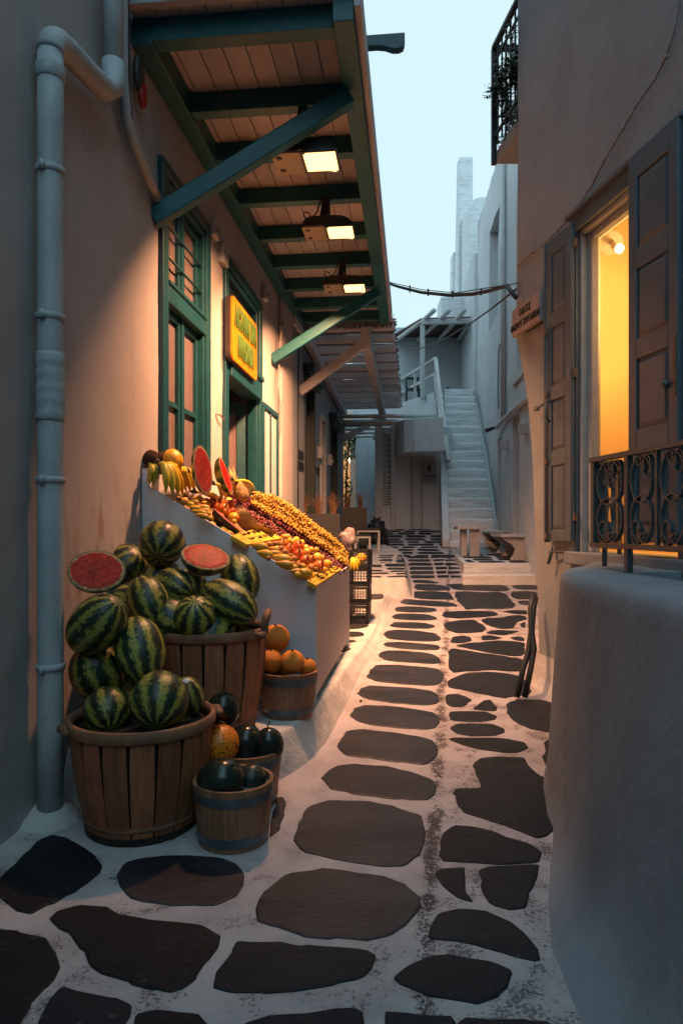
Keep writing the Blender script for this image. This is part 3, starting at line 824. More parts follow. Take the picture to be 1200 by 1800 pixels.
# ---------------------------------------------------------------- raised pavement along the shop, steps, terrace
def slab(name, top, ztop, off, m, parent=None, zin=0.03, zfn=None, stepn=0.22, flare=1.0):
    """platform: rounded arris, battered side with hand-made wobble. top: open polyline along the street side;
    closed by two inner points"""
    edge, inner = top
    pts = []
    for p, q in zip(edge, edge[1:]):
        n = max(1, int(math.dist(p, q) / stepn))
        pts += [(p[0] + (q[0] - p[0]) * i / n, p[1] + (q[1] - p[1]) * i / n) for i in range(n)]
    pts.append(edge[-1])
    nrm = []
    for i in range(len(pts)):
        a = Vector(pts[max(0, i - 1)]); b = Vector(pts[min(len(pts) - 1, i + 1)])
        t = (b - a).normalized(); nrm.append(Vector((t.y, -t.x)))
    zf = ztop if callable(ztop) else (lambda y: ztop)
    rings = []
    for (o, dz, mode) in ((-zin * 1.2, 0, 't'), (-zin * .35, -.004, 't'), (0.0, -zin * .45, 't'), (.012, -zin * 1.3, 't'), (off * .45, .5, 'm'), (off * .8, .82, 'm'), (off * flare, 1.02, 'm')):
        ring = []
        for p, n in zip(pts, nrm):
            w = .010 * mnoise.noise((p[0] * 2.3, p[1] * 2.3, 5)) + .006 * mnoise.noise((p[0] * 8, p[1] * 8, dz * 3 + 2))
            x = p[0] + n.x * (o + (w if o > -.02 else w * .5)); y = p[1] + n.y * (o + w)
            zt = zf(y); zb = GZ(y) - .01
            z = zt + dz if mode == 't' else zt + (zb - zt) * dz
            ring.append((x, y, z))
        rings.append(ring)
    g = G(); n = len(pts)
    vs = [v for r_ in rings for v in r_]
    fs = [(r_ * n + i, r_ * n + i + 1, (r_ + 1) * n + i + 1, (r_ + 1) * n + i) for r_ in range(len(rings) - 1) for i in range(n - 1)]
    base = len(vs)
    vs += [(x, y, zf(y)) for x, y in inner]
    fs.append(tuple(range(n)) + tuple(base + i for i in range(len(inner))))
    g.add(vs, fs)
    return g.build(name, m, parent, smooth=True)

PZ = 0.28
pave = struct(slab('raised_pavement', ([(-1.9, 3.72), (-1.0, 3.78), (-.62, 3.86), (-.40, 3.98), (-.29, 4.17), (-.18, 4.53), (.08, 6.07), (.22, 6.9), (.385, 8.0), (.50, 9.0), (.57, 9.9)],
                                       [(.57, 10.3), (-1.2, 10.3), (-1.9, 6)]), PZ, 0.09, M['rough']))
step1 = struct(slab('lower_step', ([(-1.5, 9.9), (.50, 9.9), (.56, 9.93), (.60, 10.0), (.70, 10.6), (.8, 11.05)], [(.8, 11.3), (-1.5, 11.3)]), 0.41, 0.07, M['rough']))
TZ = lambda y: 0.65 + 0.1 * (y - 11.0)
terr = struct(slab('terrace', ([(-1.6, 11.0), (.95, 11.0), (1.02, 11.02), (1.05, 11.1), (1.13, 12.2), (1.19, 13.3), (1.22, 14.6)], [(1.0, 15.2), (.6, 19), (-1.6, 19)]), TZ, 0.10, M['rough'], zin=.03))
one = lambda y: PZ
Z7 = (5.0, (540, 900))
for poly in ([(300,1152),(375,1150),(410,1146),(432,1139),(415,1130),(380,1128),(300,1130)], [(280,1102),(376,1101),(450,1097),(488,1085),(500,1074),(485,1062),(440,1055),(280,1052)],
             [(280,1032),(376,1031),(450,1026),(515,1014),(535,1000),(525,985),(490,979),(280,978)], [(420,948),(520,948),(565,941),(588,925),(575,905),(540,898),(430,898)],
             [(250,1235),(340,1228),(380,1210),(365,1192),(330,1180),(250,1185)], [(130,880),(300,880),(420,872),(440,860),(380,850),(130,852)]):
    stone(poly, *Z7, fn=one, parent=pave)
two = lambda y: 0.41
for poly in ([(540,704),(600,705),(675,704),(672,692),(540,690)], [(540,768),(600,769),(655,765),(668,745),(664,724),(540,720)]):
    stone(poly, *Z7, fn=two, parent=step1)
for poly in ([(676,468),(690,456),(850,455),(856,468),(850,481),(700,481)], [(556,465),(640,464),(655,475),(640,486),(556,484)], [(692,498),(720,490),(850,491),(854,502),(840,509),(720,508)],
             [(550,512),(640,511),(668,517),(660,524),(550,523)], [(725,520),(760,516),(866,517),(870,526),(740,529)], [(550,536),(700,533),(720,539),(700,546),(550,546)],
             [(782,539),(862,536),(872,541),(860,548),(790,548)], [(550,566),(640,565),(656,570),(650,576),(550,575)], [(700,568),(860,560),(875,566),(860,572),(710,574)],
             [(655,418),(740,414),(748,424),(740,433),(620,431)], [(780,421),(845,417),(850,432),(845,446),(780,446)], [(775,402),(840,401),(842,409),(775,410)],
             [(790,380),(828,378),(830,391),(792,392)], [(640,398),(740,396),(742,405),(630,406)], [(640,450),(735,440),(748,443),(640,446)], [(630,380),(760,378),(762,388),(630,388)]):
    stone(poly, *Z7, fn=TZ, parent=terr)
yy = 11.15
while yy < 14.3:       # the terrace goes on behind the stall
    x = -.9
    hgt = rr.uniform(.22, .34)
    while x < .25:
        w = rr.uniform(.3, .55)
        if x + w < .3 + (yy - 11) * .02:
            stone_mesh(chaikin([(x, yy), (x + w - .06, yy + .02), (x + w - .07, yy + hgt - .06), (x + .02, yy + hgt - .05)], 1), TZ, .006).build('paving_stone', M['slateold'], terr, fix=False)
        x += w
    yy += hgt

# platform with the stone table, right
RP = lambda y: 0.83 + .035 * (y - 12.2)
g = G()
def plat(g, pts, z0f, z1f):
    n = len(pts)
    g.add([(x, y, z0f(y)) for x, y in pts] + [(x, y, z1f(y)) for x, y in pts],
          [tuple(reversed(range(n))), tuple(range(n, 2 * n))] + [(i, (i + 1) % n, (i + 1) % n + n, i + n) for i in range(n)])
plat(g, [(2.19, 12.25), (3.46, 12.25), (3.75, 15.6), (2.48, 15.6)], lambda y: GZ(y) - .3, RP)
rplat = struct(g.build('stone_platform', M['stepwhite'], bevel=.02))
g = G(); plat(g, [(2.10, 11.85), (3.42, 11.85), (3.44, 12.24), (2.14, 12.24)], lambda y: .1, lambda y: .66)
struct(g.build('platform_step', M['stepwhite'], bevel=.02))
for (x0, x1, y0, y1) in [(2.5, 3.0, 12.4, 12.75), (3.08, 3.42, 12.38, 12.8), (2.3, 2.46, 12.5, 13.0), (2.5, 2.9, 12.85, 13.3), (2.98, 3.5, 12.9, 13.35), (2.4, 3.0, 13.4, 13.8), (3.06, 3.5, 13.45, 13.9), (2.45, 2.95, 13.9, 14.4), (3.0, 3.55, 14.0, 14.5), (2.5, 3.1, 14.5, 14.95), (3.15, 3.6, 14.6, 15.1)]:
    stone_mesh(chaikin([(x0, y0), (x1, y0 + .03), (x1 - .02, y1), (x0 + .03, y1 - .03)], 1), RP, .006).build('paving_stone', M['slateold'], rplat, fix=False)

# ---------------------------------------------------------------- shop building, left
shop = thing('shop_building', (-1.5, 6, 0), 'whitewashed greengrocer shop with teal window, doorway and warm lamplight on its wall', 'building')
g = G()
WY = (5.12, 6.27, 0.95, 4.17)
DY = (6.83, 8.40, 0.28, 4.12)
wall_grid(g, LW, -7, 10.46, -.1, 11.0, [WY, DY], reveal=.34, step=.3, amp=.008)  # carried up out of view to block sky light from the lane
g.build('wall', M['shopwall'], shop, smooth=False)
# end pier of the shop, slightly proud
g = G(); g.box(9.62, 10.50, .002, .05, .28, 4.75, LW)
g.build('pier', M['shopwall'], shop, bevel=.02)
g = G()
g.add([LW(10.46, 0, -.1), LW(10.46, -4, -.1), LW(10.46, -4, 11), LW(10.46, 0, 11)], [(0, 1, 2, 3)])
g.add([LW(-7, 0, -.1), LW(-7, -4, -.1), LW(-7, -4, 11), LW(-7, 0, 11)], [(3, 2, 1, 0)])
g.add([LW(-7, -4, -.1), LW(10.46, -4, -.1), LW(10.46, -4, 11), LW(-7, -4, 11)], [(3, 2, 1, 0)])
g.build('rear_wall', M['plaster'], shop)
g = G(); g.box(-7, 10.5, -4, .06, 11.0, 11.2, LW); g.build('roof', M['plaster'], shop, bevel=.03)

# tall window: architrave, transom, casements, fanlight with bars
g = G()
Y0, Y1, Z0, Z1 = WY
for (a, b, c, d) in ((Y0 - .03, Y0 + .09, Z0, Z1 + .0), (Y1 - .09, Y1 + .03, Z0, Z1 + .0)):
    g.box(a, b, -.02, .035, c, d, LW)
g.box(Y0 - .03, Y1 + .03, -.02, .036, Z1 - .0, Z1 + .1, LW)
g.box(Y0 + .09, Y0 + .13, -.12, .012, Z0, Z1 - .0, LW); g.box(Y1 - .13, Y1 - .09, -.12, .012, Z0, Z1 - .0, LW)
g.box(Y0 + .13, Y1 - .13, -.12, .011, Z1 - .06, Z1 - .0, LW)
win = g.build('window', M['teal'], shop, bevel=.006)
g = G(); g.box(Y0 + .1, Y1 - .1, -.10, .030, 3.22, 3.36, LW); g.box(Y0 + .1, Y1 - .1, -.06, .045, 3.355, 3.385, LW)
g.build('transom', M['teal'], win, bevel=.006)
ym = (Y0 + Y1) / 2
def casement(ya, yb, za, zb, mid=None):
    g = G(); w = .055
    g.box(ya, ya + w, -.09, -.035, za, zb, LW); g.box(yb - w, yb, -.09, -.035, za, zb, LW)
    g.box(ya + w, yb - w, -.088, -.037, za, za + w, LW); g.box(ya + w, yb - w, -.088, -.037, zb - w, zb, LW)
    if mid: g.box(ya + w, yb - w, -.086, -.039, mid - .022, mid + .022, LW)
    g.build('sash', M['teal'], win, bevel=.004)
    g = G(); g.box(ya + w, yb - w, -.075, -.067, za + w, zb - w, LW)
    g.build('pane', M['glassfabric'], win)
for (a, b) in ((Y0 + .13, ym - .02), (ym + .02, Y1 - .13)):
    casement(a, b, 1.0, 3.21, 2.48)
    casement(a, b, 3.39, 4.10)
g = G(); g.box(ym - .03, ym + .03, -.1, -.02, 1.0, 3.22, LW); g.box(ym - .03, ym + .03, -.1, -.02, 3.39, 4.1, LW)
g.build('mullion', M['teal'], win, bevel=.005)
for z in (3.60, 3.84):
    g = G(); g.tube([LW(Y0 + .1, -.012, z), LW(Y1 - .1, -.012, z)], .011, 6); g.build('window_bar', M['teal'], win, smooth=True)

# doorway: stepped architrave, lintel box, half-open leaf, lit reveal
g = G()
Y0, Y1, Z0, Z1 = DY
g.box(Y0 - .04, Y0 + .07, -.02, .04, Z0, Z1, LW); g.box(Y1 - .1, Y1 + .04, -.02, .04, Z0, Z1, LW)
g.box(Y0 - .04, Y1 + .04, -.02, .041, Z1, Z1 + .12, LW)
g.box(Y0 + .07, Y0 + .11, -.1, .014, Z0, Z1, LW); g.box(Y1 - .16, Y1 - .1, -.1, .014, Z0, Z1, LW)
g.box(Y0 + .11, Y1 - .16, -.1, .013, Z1 - .06, Z1, LW)
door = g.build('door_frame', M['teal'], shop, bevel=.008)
g = G(); g.box(Y0 + .08, Y1 - .12, -.14, .07, 3.02, 3.24, LW); g.box(Y0 + .06, Y1 - .1, -.14, .095, 3.24, 3.30, LW)
g.build('lintel_box', M['teal'], door, bevel=.012)
g = G(); g.box(Y0 + .12, Y1 - .18, -.08, -.05, 3.30, Z1 - .07, LW); g.build('fanlight', M['darkglass'], door)
g = G()
g.add([LW(Y0, -.34, Z0), LW(Y0, -2.2, Z0), LW(Y0, -2.2, 3.4), LW(Y0, -.34, 3.4), LW(Y1 + .6, -.34, Z0), LW(Y1 + .6, -2.2, Z0), LW(Y1 + .6, -2.2, 3.4), LW(Y1 + .6, -.34, 3.4)],
      [(0, 1, 2, 3), (4, 7, 6, 5), (1, 5, 6, 2), (3, 2, 6, 7), (0, 4, 5, 1)])
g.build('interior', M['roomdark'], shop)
g = G()
def leafdoor(g, p0, p1, za, zb):
    d = (Vector(p1) - Vector(p0)); L_ = d.length; d.normalize(); n = Vector((-d.y, d.x, 0)) * .025
    def bx(a, b, c, e, t=1.0):
        A_ = Vector(p0) + d * a; B_ = Vector(p0) + d * b
        g.hexa([A_ - n * t + Vector((0, 0, c)), B_ - n * t + Vector((0, 0, c)), B_ + n * t + Vector((0, 0, c)), A_ + n * t + Vector((0, 0, c)),
                A_ - n * t + Vector((0, 0, e)), B_ - n * t + Vector((0, 0, e)), B_ + n * t + Vector((0, 0, e)), A_ + n * t + Vector((0, 0, e))])
    w = .11
    bx(0, w, za, zb); bx(L_ - w, L_, za, zb); bx(w, L_ - w, za, za + .2, .98); bx(w, L_ - w, zb - .14, zb, .98); bx(w, L_ - w, (za + zb) / 2 - .05, (za + zb) / 2 + .05, .98)
    return d, n, L_, w
p0 = LW(Y1 - .2, -.12, 0); p1 = LW(Y1 - .55, -.85, 0); p0.z = 0; p1.z = 0
d, n, L_, w = leafdoor(g, p0, p1, .30, 2.98)
g.build('door_leaf', M['teal'], door, bevel=.005)
g = G(); g.beam(p0 + d * (w + (L_ - 2 * w) / 2) + Vector((0, 0, .5)), p0 + d * (w + (L_ - 2 * w) / 2) + Vector((0, 0, 2.84)), .012, L_ - 2 * w, up=d)
g.build('door_pane', M['glassfabric'], door)

# the yellow-orange shop sign: rounded board, two lines of raised green letters
SGY0, SGY1 = LW.Y(408, .115), LW.Y(452, .115)
SZ1, SZ0 = LW.z(408, 516, .115), LW.z(408, 630, .115)
sign = thing('shop_sign', LW(7.65, .11, 3.6), 'orange board with raised green Greek letters hung over the shop doorway', 'shop sign')
outl = []
for (cy, cz, a0) in ((SGY1 - .07, SZ1 - .07, 0), (SGY0 + .07, SZ1 - .07, 90), (SGY0 + .07, SZ0 + .07, 180), (SGY1 - .07, SZ0 + .07, 270)):
    for k in range(5):
        a = R(a0 + k * 22.5); outl.append((cy + .07 * math.cos(a), cz + .07 * math.sin(a)))
g = G(); g.prism([LW(y, .095, z) for y, z in outl], LW.n * .02); g.build('board', M['signor'], sign, bevel=.004)
g = G(); g.prism([LW(y, .045, z) for y, z in outl], LW.n * .049); g.build('board_edge', M['signside'], sign)
def place_text(me, name, fr, Yc, d, z, parent, flip=False):
    o = link(name, me)
    # text x axis runs along the wall so that it reads from the street
    ux = fr.u if fr is LW else -fr.u
    mw = Matrix((( ux.x, 0, fr.n.x, 0), (ux.y, 0, fr.n.y, 0), (0, 1, 0, 0), (0, 0, 0, 1)))
    p = fr(Yc, d, z)
    mw.translation = p
    # bake into mesh
    me.transform(mw)
    o.parent = parent; o.matrix_parent_inverse = parent_world(parent).inverted()
    return o
hS = SZ1 - SZ0; mS = (SGY0 + SGY1) / 2
t1 = text_mesh('ΛΑΧΑΝΑΓΟΡΑ', .31, .007, M['letgreen'], 1.0, .004)
x_ = max(v.co.x for v in t1.vertices) - min(v.co.x for v in t1.vertices)
for v in t1.vertices: v.co.x *= (SGY1 - SGY0) * .86 / x_
place_text(t1, 'lettering', LW, mS, .122, SZ0 + hS * .70, sign)
t2 = text_mesh('ΜΥΚΟΝΟΥ', .31, .007, M['letgreen'], 1.0, .004)
x_ = max(v.co.x for v in t2.vertices) - min(v.co.x for v in t2.vertices)
for v in t2.vertices: v.co.x *= (SGY1 - SGY0) * .62 / x_
place_text(t2, 'lettering', LW, mS, .122, SZ0 + hS * .27, sign)

# notice board
nb = thing('notice_board', LW(8.9, .03, 2.2), 'teal-framed white notice board on the shop wall beyond the doorway', 'notice board')
a, b, c, d_ = 8.47, 9.36, 1.80, 2.98
g = G(); g.box(a, b, .004, .03, c, d_, LW); g.build('panel', M['whitepaint'], nb)
g = G()
g.box(a - .03, a + .04, .002, .055, c, d_, LW); g.box(b - .04, b + .03, .002, .055, c, d_, LW)
g.box(a - .03, b + .03, .002, .057, d_, d_ + .06, LW); g.box(a - .05, b + .05, .002, .08, c - .07, c, LW); g.box((a + b) / 2 - .02, (a + b) / 2 + .02, .03, .05, c, d_, LW)
g.build('frame', M['teal'], nb, bevel=.004)

# ---------------------------------------------------------------- awning
aw = thing('awning', LW(7.8, .7, 4.8), 'teal timber awning with pale boarded ceiling along the shop front', 'awning')
AZ = 4.76; DO = 1.50
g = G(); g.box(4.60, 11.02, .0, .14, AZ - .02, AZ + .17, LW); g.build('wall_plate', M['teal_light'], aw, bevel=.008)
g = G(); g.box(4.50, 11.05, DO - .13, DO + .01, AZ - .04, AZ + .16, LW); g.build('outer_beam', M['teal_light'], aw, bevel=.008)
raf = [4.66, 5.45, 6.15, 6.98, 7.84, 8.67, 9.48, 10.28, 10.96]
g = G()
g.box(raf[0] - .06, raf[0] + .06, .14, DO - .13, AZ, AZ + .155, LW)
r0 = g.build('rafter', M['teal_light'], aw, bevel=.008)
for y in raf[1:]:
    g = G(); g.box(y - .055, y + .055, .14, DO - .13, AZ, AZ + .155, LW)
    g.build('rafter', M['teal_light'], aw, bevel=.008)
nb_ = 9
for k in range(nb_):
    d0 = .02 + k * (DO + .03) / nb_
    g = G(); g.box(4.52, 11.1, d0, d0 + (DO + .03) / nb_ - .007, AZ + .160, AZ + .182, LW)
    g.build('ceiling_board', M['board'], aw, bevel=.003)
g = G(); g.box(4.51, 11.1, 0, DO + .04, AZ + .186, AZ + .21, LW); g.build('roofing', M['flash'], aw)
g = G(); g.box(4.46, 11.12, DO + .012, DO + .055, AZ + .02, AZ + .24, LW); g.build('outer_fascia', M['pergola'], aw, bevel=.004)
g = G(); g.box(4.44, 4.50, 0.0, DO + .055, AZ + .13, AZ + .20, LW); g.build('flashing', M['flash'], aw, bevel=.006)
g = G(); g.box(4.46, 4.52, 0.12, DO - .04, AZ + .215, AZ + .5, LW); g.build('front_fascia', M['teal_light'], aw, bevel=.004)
for (y, z0, y2) in ((5.0, 3.75, 5.2), (9.2, 3.74, 9.4)):
    g = G(); g.beam(LW(y, -.01, z0), LW(y2, DO - .08, AZ - .08), .10, .135); g.build('brace', M['teal_light'], aw, bevel=.012)

# ---------------------------------------------------------------- lamps under the awning
def flood(Y, d, z, label, power):
    c = LW(Y, d, z)
    t = thing('flood_lamp', c, label, 'lamp', 'flood lamps under the awning')
    u, n = LW.u, LW.n
    def P(a, b, h): return c + n * a + u * b + Vector((0, 0, h))
    Lh, Wd = .25, .155
    # housing: rounded dome, flat underneath
    prof = [(-Lh, 0), (-Lh + .005, .05), (-Lh + .03, .11), (-Lh + .08, .135), (.05, .135), (.14, .125), (.2, .09), (Lh - .01, .04), (Lh, 0)]
    g = G()
    cols = []
    for a, h in prof:
        cols.append([P(a, b * Wd, h * s + .012) for b, s in ((-1, .0), (-1, .35), (-.8, .8), (-.35, 1), (.35, 1), (.8, .8), (1, .35), (1, 0))])
    vs = [p for cc in cols for p in cc]; m_ = 8
    g.add(vs, [(i * m_ + j, i * m_ + j + 1, (i + 1) * m_ + j + 1, (i + 1) * m_ + j) for i in range(len(prof) - 1) for j in range(m_ - 1)])
    g.build('housing', M['lampbody'], t, smooth=True)
    g = G()
    q = lambda a0, a1, b0, b1, h0, h1: g.hexa([P(a0, b0, h0), P(a1, b0, h0), P(a1, b1, h0), P(a0, b1, h0), P(a0, b0, h1), P(a1, b0, h1), P(a1, b1, h1), P(a0, b1, h1)])
    q(-Lh, -.03, -Wd, Wd, -.006, .012)
    g.build('gear_plate', M['lamplate'], t, bevel=.004)
    g = G(); q(-.03, -.01, -Wd, Wd, -.008, .012); q(Lh - .012, Lh + .004, -Wd, Wd, -.008, .014); q(-.01, Lh - .012, -Wd - .004, -Wd + .012, -.008, .013); q(-.01, Lh - .012, Wd - .012, Wd + .004, -.008, .013)
    q(-.03, .01, -Wd - .012, -Wd + .02, -.014, 0)
    g.build('rim', M['lampbody'], t, bevel=.003)
    g = G(); q(-.01, Lh - .012, -Wd + .012, Wd - .012, .002, .008); g.build('lamp_glass', M['glow'], t)
    for b in (-.09, .09):
        g = G(); g.lathe([(.0, -.01), (.022, -.008), (.024, .0)], P(-.2, b, -.004), 10); g.build('bolt', M['lampbody'], t, smooth=True)
    g = G(); g.beam(P(-.06, 0, .13), P(-.03, 0, AZ + .0 - z), .07, .02, up=u); g.beam(P(.0, .0, .13), P(.0, 0, AZ + .0 - z), .06, .02, up=n)
    g.build('bracket', M['lampbody'], t, bevel=.004)
    g = G(); pts = [P(-.2, -.02, .12), P(-.25, -.02, .17), P(-.25, -.02, .21), P(-.2, -.02, .20), P(-.17, -.02, .15), P(-.12, -.02, .2), P(-.09, -.02, .28), P(-.07, 0, .36)]
    g.tube(pts, .007, 6); g.build('cord', M['cable'], t, smooth=True)
    ld = bpy.data.lights.new('lamp_light', 'AREA'); ld.shape = 'RECTANGLE'; ld.size = Lh - .03; ld.size_y = 2 * Wd - .04
    ld.energy = power; ld.color = (1.0, 0.44, 0.205); ld.spread = R(122)
    lo = bpy.data.objects.new('lamp_light', ld); COL.objects.link(lo)
    lo.parent = t
    mw = Matrix(((n.x, u.x, 0, 0), (n.y, u.y, 0, 0), (0, 0, 1, 0), (0, 0, 0, 1)))
    lo.matrix_basis = Matrix.Translation(n * (Lh / 2 - .01) + Vector((0, 0, -.03))) @ Matrix.Rotation(R(22), 4, n) @ Matrix.Rotation(R(12), 4, u) @ mw
    return t
LAMPP = 345.0
flood(5.42, LW.n.dot(Vector((0,0,0))) + 1.06, 4.33, 'lit flood lamp nearest the camera, partly behind the long teal brace', LAMPP)
flood(6.86, 1.06, 4.40, 'middle one of the three lit flood lamps hanging under the awning', LAMPP)
flood(8.47, 1.06, 4.41, 'farthest of the three lit flood lamps hanging under the awning', LAMPP)
# ---------------------------------------------------------------- pipes and small fittings on the shop wall
def pipe_d(g, pts, r, n=16): g.tube(pts, r, n)
dp = thing('drainpipe', LW(3.56, .08, 0.05), 'thick blue-grey drainpipe with a sloping branch at the front corner of the shop wall', 'drainpipe')
yp1, yp2 = LW.Y(89, .085), LW.Y(199, .085)
c = LW(yp1, .085, 0); c2 = LW(yp2, .085, 0)
V = Vector
g = G(); pipe_d(g, [c + V((0, 0, z)) for z in (.07, .5, 1.0, 1.5, 2.2, 2.9, 3.5, 3.86)] , .062, 18)
g.build('pipe', M['pipe'], dp, smooth=True)
g = G(); pts = []
for k in range(9):
    a = math.pi / 2 * k / 8
    pts.append(c + V((0, 0, 3.86)) + LW.u * (.11 * (1 - math.cos(a))) + V((0, 0, .11 * math.sin(a))))
pts += [c * .75 + c2 * .25 + V((0, 0, 3.99)), c * .4 + c2 * .6 + V((0, 0, 4.03)), c * .15 + c2 * .85 + V((0, 0, 4.07)), c2 + V((0, 0, 4.15)), c2 + V((0, 0, 4.3))]
pipe_d(g, pts, .066, 18); g.build('pipe_bend', M['pipe'], dp, smooth=True)
g = G(); pipe_d(g, [c2 + V((0, 0, z)) for z in (4.25, 4.8, 5.5, 7.3)], .06, 18); g.build('pipe', M['pipe'], dp, smooth=True)
g = G(); g.lathe([(.064, 0), (.07, .01), (.071, .07), (.064, .08)], c + V((0, 0, 3.72)), 18); g.build('socket', M['pipe'], dp, smooth=True)
for z in (0.80, 1.73, 2.54, 3.27):
    g = G(); g.lathe([(.063, -.016), (.07, -.014), (.071, .014), (.063, .016)], c + V((0, 0, z)), 18)
    g.lathe([(.0, -.02), (.014, -.02), (.014, .02), (.0, .02)], c + V((-.01, -.074, z)), 8)
    g.build('pipe_clamp', M['pipe'], dp, smooth=True)
g = G()
g.lathe([(.064 + .006 * (abs(math.sin(k * 2.3)) ), k * .018) for k in range(20)], c + V((0, 0, 2.02)), 20, wob=lambda a, z: .05 * mnoise.noise((a * 1.3, z * 30, 2)))
g.build('bandage_wrap', M['pipe'], dp, smooth=True)
g = G(); g.lathe([(.0, 0), (.18, .0), (.16, .05), (.1, .09), (.075, .11)], V((c.x - .01, c.y + .02, -.01)), 16, wob=lambda a, z: .15 * mnoise.noise((math.cos(a) * 2, math.sin(a) * 2, 4)))
tag(g.build('cement_lump', M['rough'], None, smooth=True), 'rough lump of whitewashed cement at the foot of the drainpipe', 'cement lump')
# bundle of conduits that runs down and into the wall under the brace
cb = thing('conduit_bundle', LW(4.7, .06, 4), 'wrapped grey conduit coming down beside the drainpipe to the teal brace', 'conduit')
Yb = LW.Y(228, .06)
g = G(); p = [LW(4.33, .06, 7.2), LW(4.34, .06, 5.2), LW(4.34, .06, 4.35), LW(4.37, .06, 4.12), LW(4.48, .06, 4.02), LW(4.78, .05, 3.92), LW(5.10, .03, 3.86)]
g.tube(p, [.022, .022, .026, .034, .036, .034, .032], 12); g.build('conduit', M['pipe'], cb, smooth=True)
for dy in (.05, .08):
    g = G(); g.tube([LW(4.33 + dy, .05, 7.2), LW(4.34 + dy, .05, 5), LW(4.35 + dy, .055, 4.3), LW(4.42 + dy, .05, 4.1)], .010, 6); g.build('cable', M['cable'], cb, smooth=True)
sr_ = thing('wall_siren', LW(4.62, .07, 4.45), 'small dark siren with a red lower cover high on the shop wall under the awning', 'siren')
g = G(); g.sphere(LW(4.60, .05, 4.55), (.035, .07, .13)); g.build('siren_body', M['lampbody'], sr_, smooth=True)
g = G(); g.sphere(LW(4.64, .06, 4.43), (.03, .055, .10)); g.build('siren_cover', M['red'], sr_, smooth=True)
for (y, z, s, lab) in ((6.42, 4.28, 1.0, 'white junction box under the awning beside the tall window'), (6.72, 4.15, 1.2, 'larger white junction box under the awning above the gap between window and doorway'), (8.62, 4.42, 1.0, 'small white junction box under the awning beyond the sign')):
    t = thing('junction_box', LW(y, .03, z), lab, 'junction box')
    g = G(); g.box(y - .08 * s, y + .08 * s, .003, .06, z - .07 * s, z + .08 * s, LW); g.build('box_body', M['whitepaint'], t, bevel=.01)
    g = G()
    for k in range(3): g.box(y - .05 * s + k * .05 * s - .008, y - .05 * s + k * .05 * s + .008, .062, .068, z - .03 * s, z + .04 * s, LW)
    g.build('slot', M['capband'], t)
g = G(); pts = [LW(9.55, .03, 4.2), LW(9.5, .08, 4.34), LW(9.42, .1, 4.3), LW(9.4, .06, 4.0), LW(9.42, .04, 3.4), LW(9.5, .08, 3.1), LW(9.52, .07, 2.9), LW(9.44, .04, 2.72)]
g.tube(pts, .014, 8); tag(g.build('hanging_cable', M['wirew'], None, smooth=True), 'pale looped cable hanging down the wall behind the far teal brace', 'cable')
g = G(); g.tube([LW(6.55, .0, 2.57), LW(6.60, .03, 2.58), LW(6.72, .035, 2.55)], .008, 6); tag(g.build('wall_hook', M['rust'], None, smooth=True), 'small rusty hook in the wall left of the doorway', 'hook')

# upstairs pergola end over the awning
up = thing('balcony_pergola', V((.33, 9, 5)), 'teal upstairs post and carved beam end sticking out over the awning', 'pergola')
g = G(); g.box(8.98, 9.05, 1.22, 1.29, 4.98, 7.64, LW); g.build('post', M['teal'], up, bevel=.006)
q = [(.3, 7.86), (1.78, 7.86), (1.78, 7.74), (1.76, 7.68), (1.70, 7.655), (1.62, 7.66), (1.52, 7.70), (1.42, 7.715), (.3, 7.715)]
g = G(); g.prism([LW(8.97, d, z) for d, z in q], LW.u * .11); g.build('beam', M['teal'], up, bevel=.008)

# ---------------------------------------------------------------- second building on the left
b2 = thing('side_building', LW(14, 0, .9), 'mauve-white building with tall dark doors under the reed pergola', 'building')
T2 = lambda y: TZ(min(y, 15))
doors2 = [(11.75, 12.95, .6, 4.02), (13.75, 14.65, .7, 3.7), (15.4, 16.8, .8, 3.78)]
g = G(); wall_grid(g, LW, 10.5, 18.4, .2, 9.0, doors2, reveal=.25, step=.5, amp=.006, d0=.03)  # height above the view raised to cut the sky light
g.add([LW(18.4, .03, .2), LW(18.4, -4, .2), LW(18.4, -4, 9), LW(18.4, .03, 9)], [(0, 1, 2, 3)])
g.add([LW(10.5, .03, 9), LW(18.4, .03, 9), LW(18.4, -4, 9), LW(10.5, -4, 9)], [(0, 1, 2, 3)])
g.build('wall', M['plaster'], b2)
for i, (a, b, c, d) in enumerate(doors2):
    g = G()
    g.box(a - .02, a + .08, -.2, .05 if i != 1 else .07, c, d, LW); g.box(b - .08, b + .02, -.2, .05, c, d, LW); g.box(a - .02, b + .02, -.2, .052, d, d + .08, LW)
    f = g.build('door_frame', M['darkdoor'] if i != 1 else M['whitepaint'], b2, bevel=.008)
    g = G(); g.box(a + .08, b - .08, -.18, -.12, c, d - .0, LW); g.build('door_leaf', M['darkdoor'] if i != 1 else M['browndoor'], f)
    if i != 1:
        g = G(); g.box(a - .16, b + .16, .034, .22, d + .1, d + .26, LW); g.box(a - .10, b + .10, .034, .15, d + .02, d + .1, LW); g.build('cornice', M['darkdoor'], f, bevel=.01)
g = G(); g.box(10.52, 18.2, .032, .09, 4.62, 4.8, LW); g.build('string_course', M['pergola'], b2, bevel=.01)
g = G(); g.tube([LW(11.02, .05, .7), LW(11.0, .05, 3), LW(11.05, .05, 4.7)], .012, 5); g.build('wall_cable', M['cable'], b2, smooth=True)
for (y, z) in ((13.42, 2.95), (14.98, 2.95)):
    g = G(); g.box(y - .06, y + .06, .03, .13, z - .12, z + .12, LW); g.box(y - .02, y + .02, .13, .16, z - .06, z + .02, LW)
    g.build('wall_light', M['whitepaint'], b2, bevel=.015)
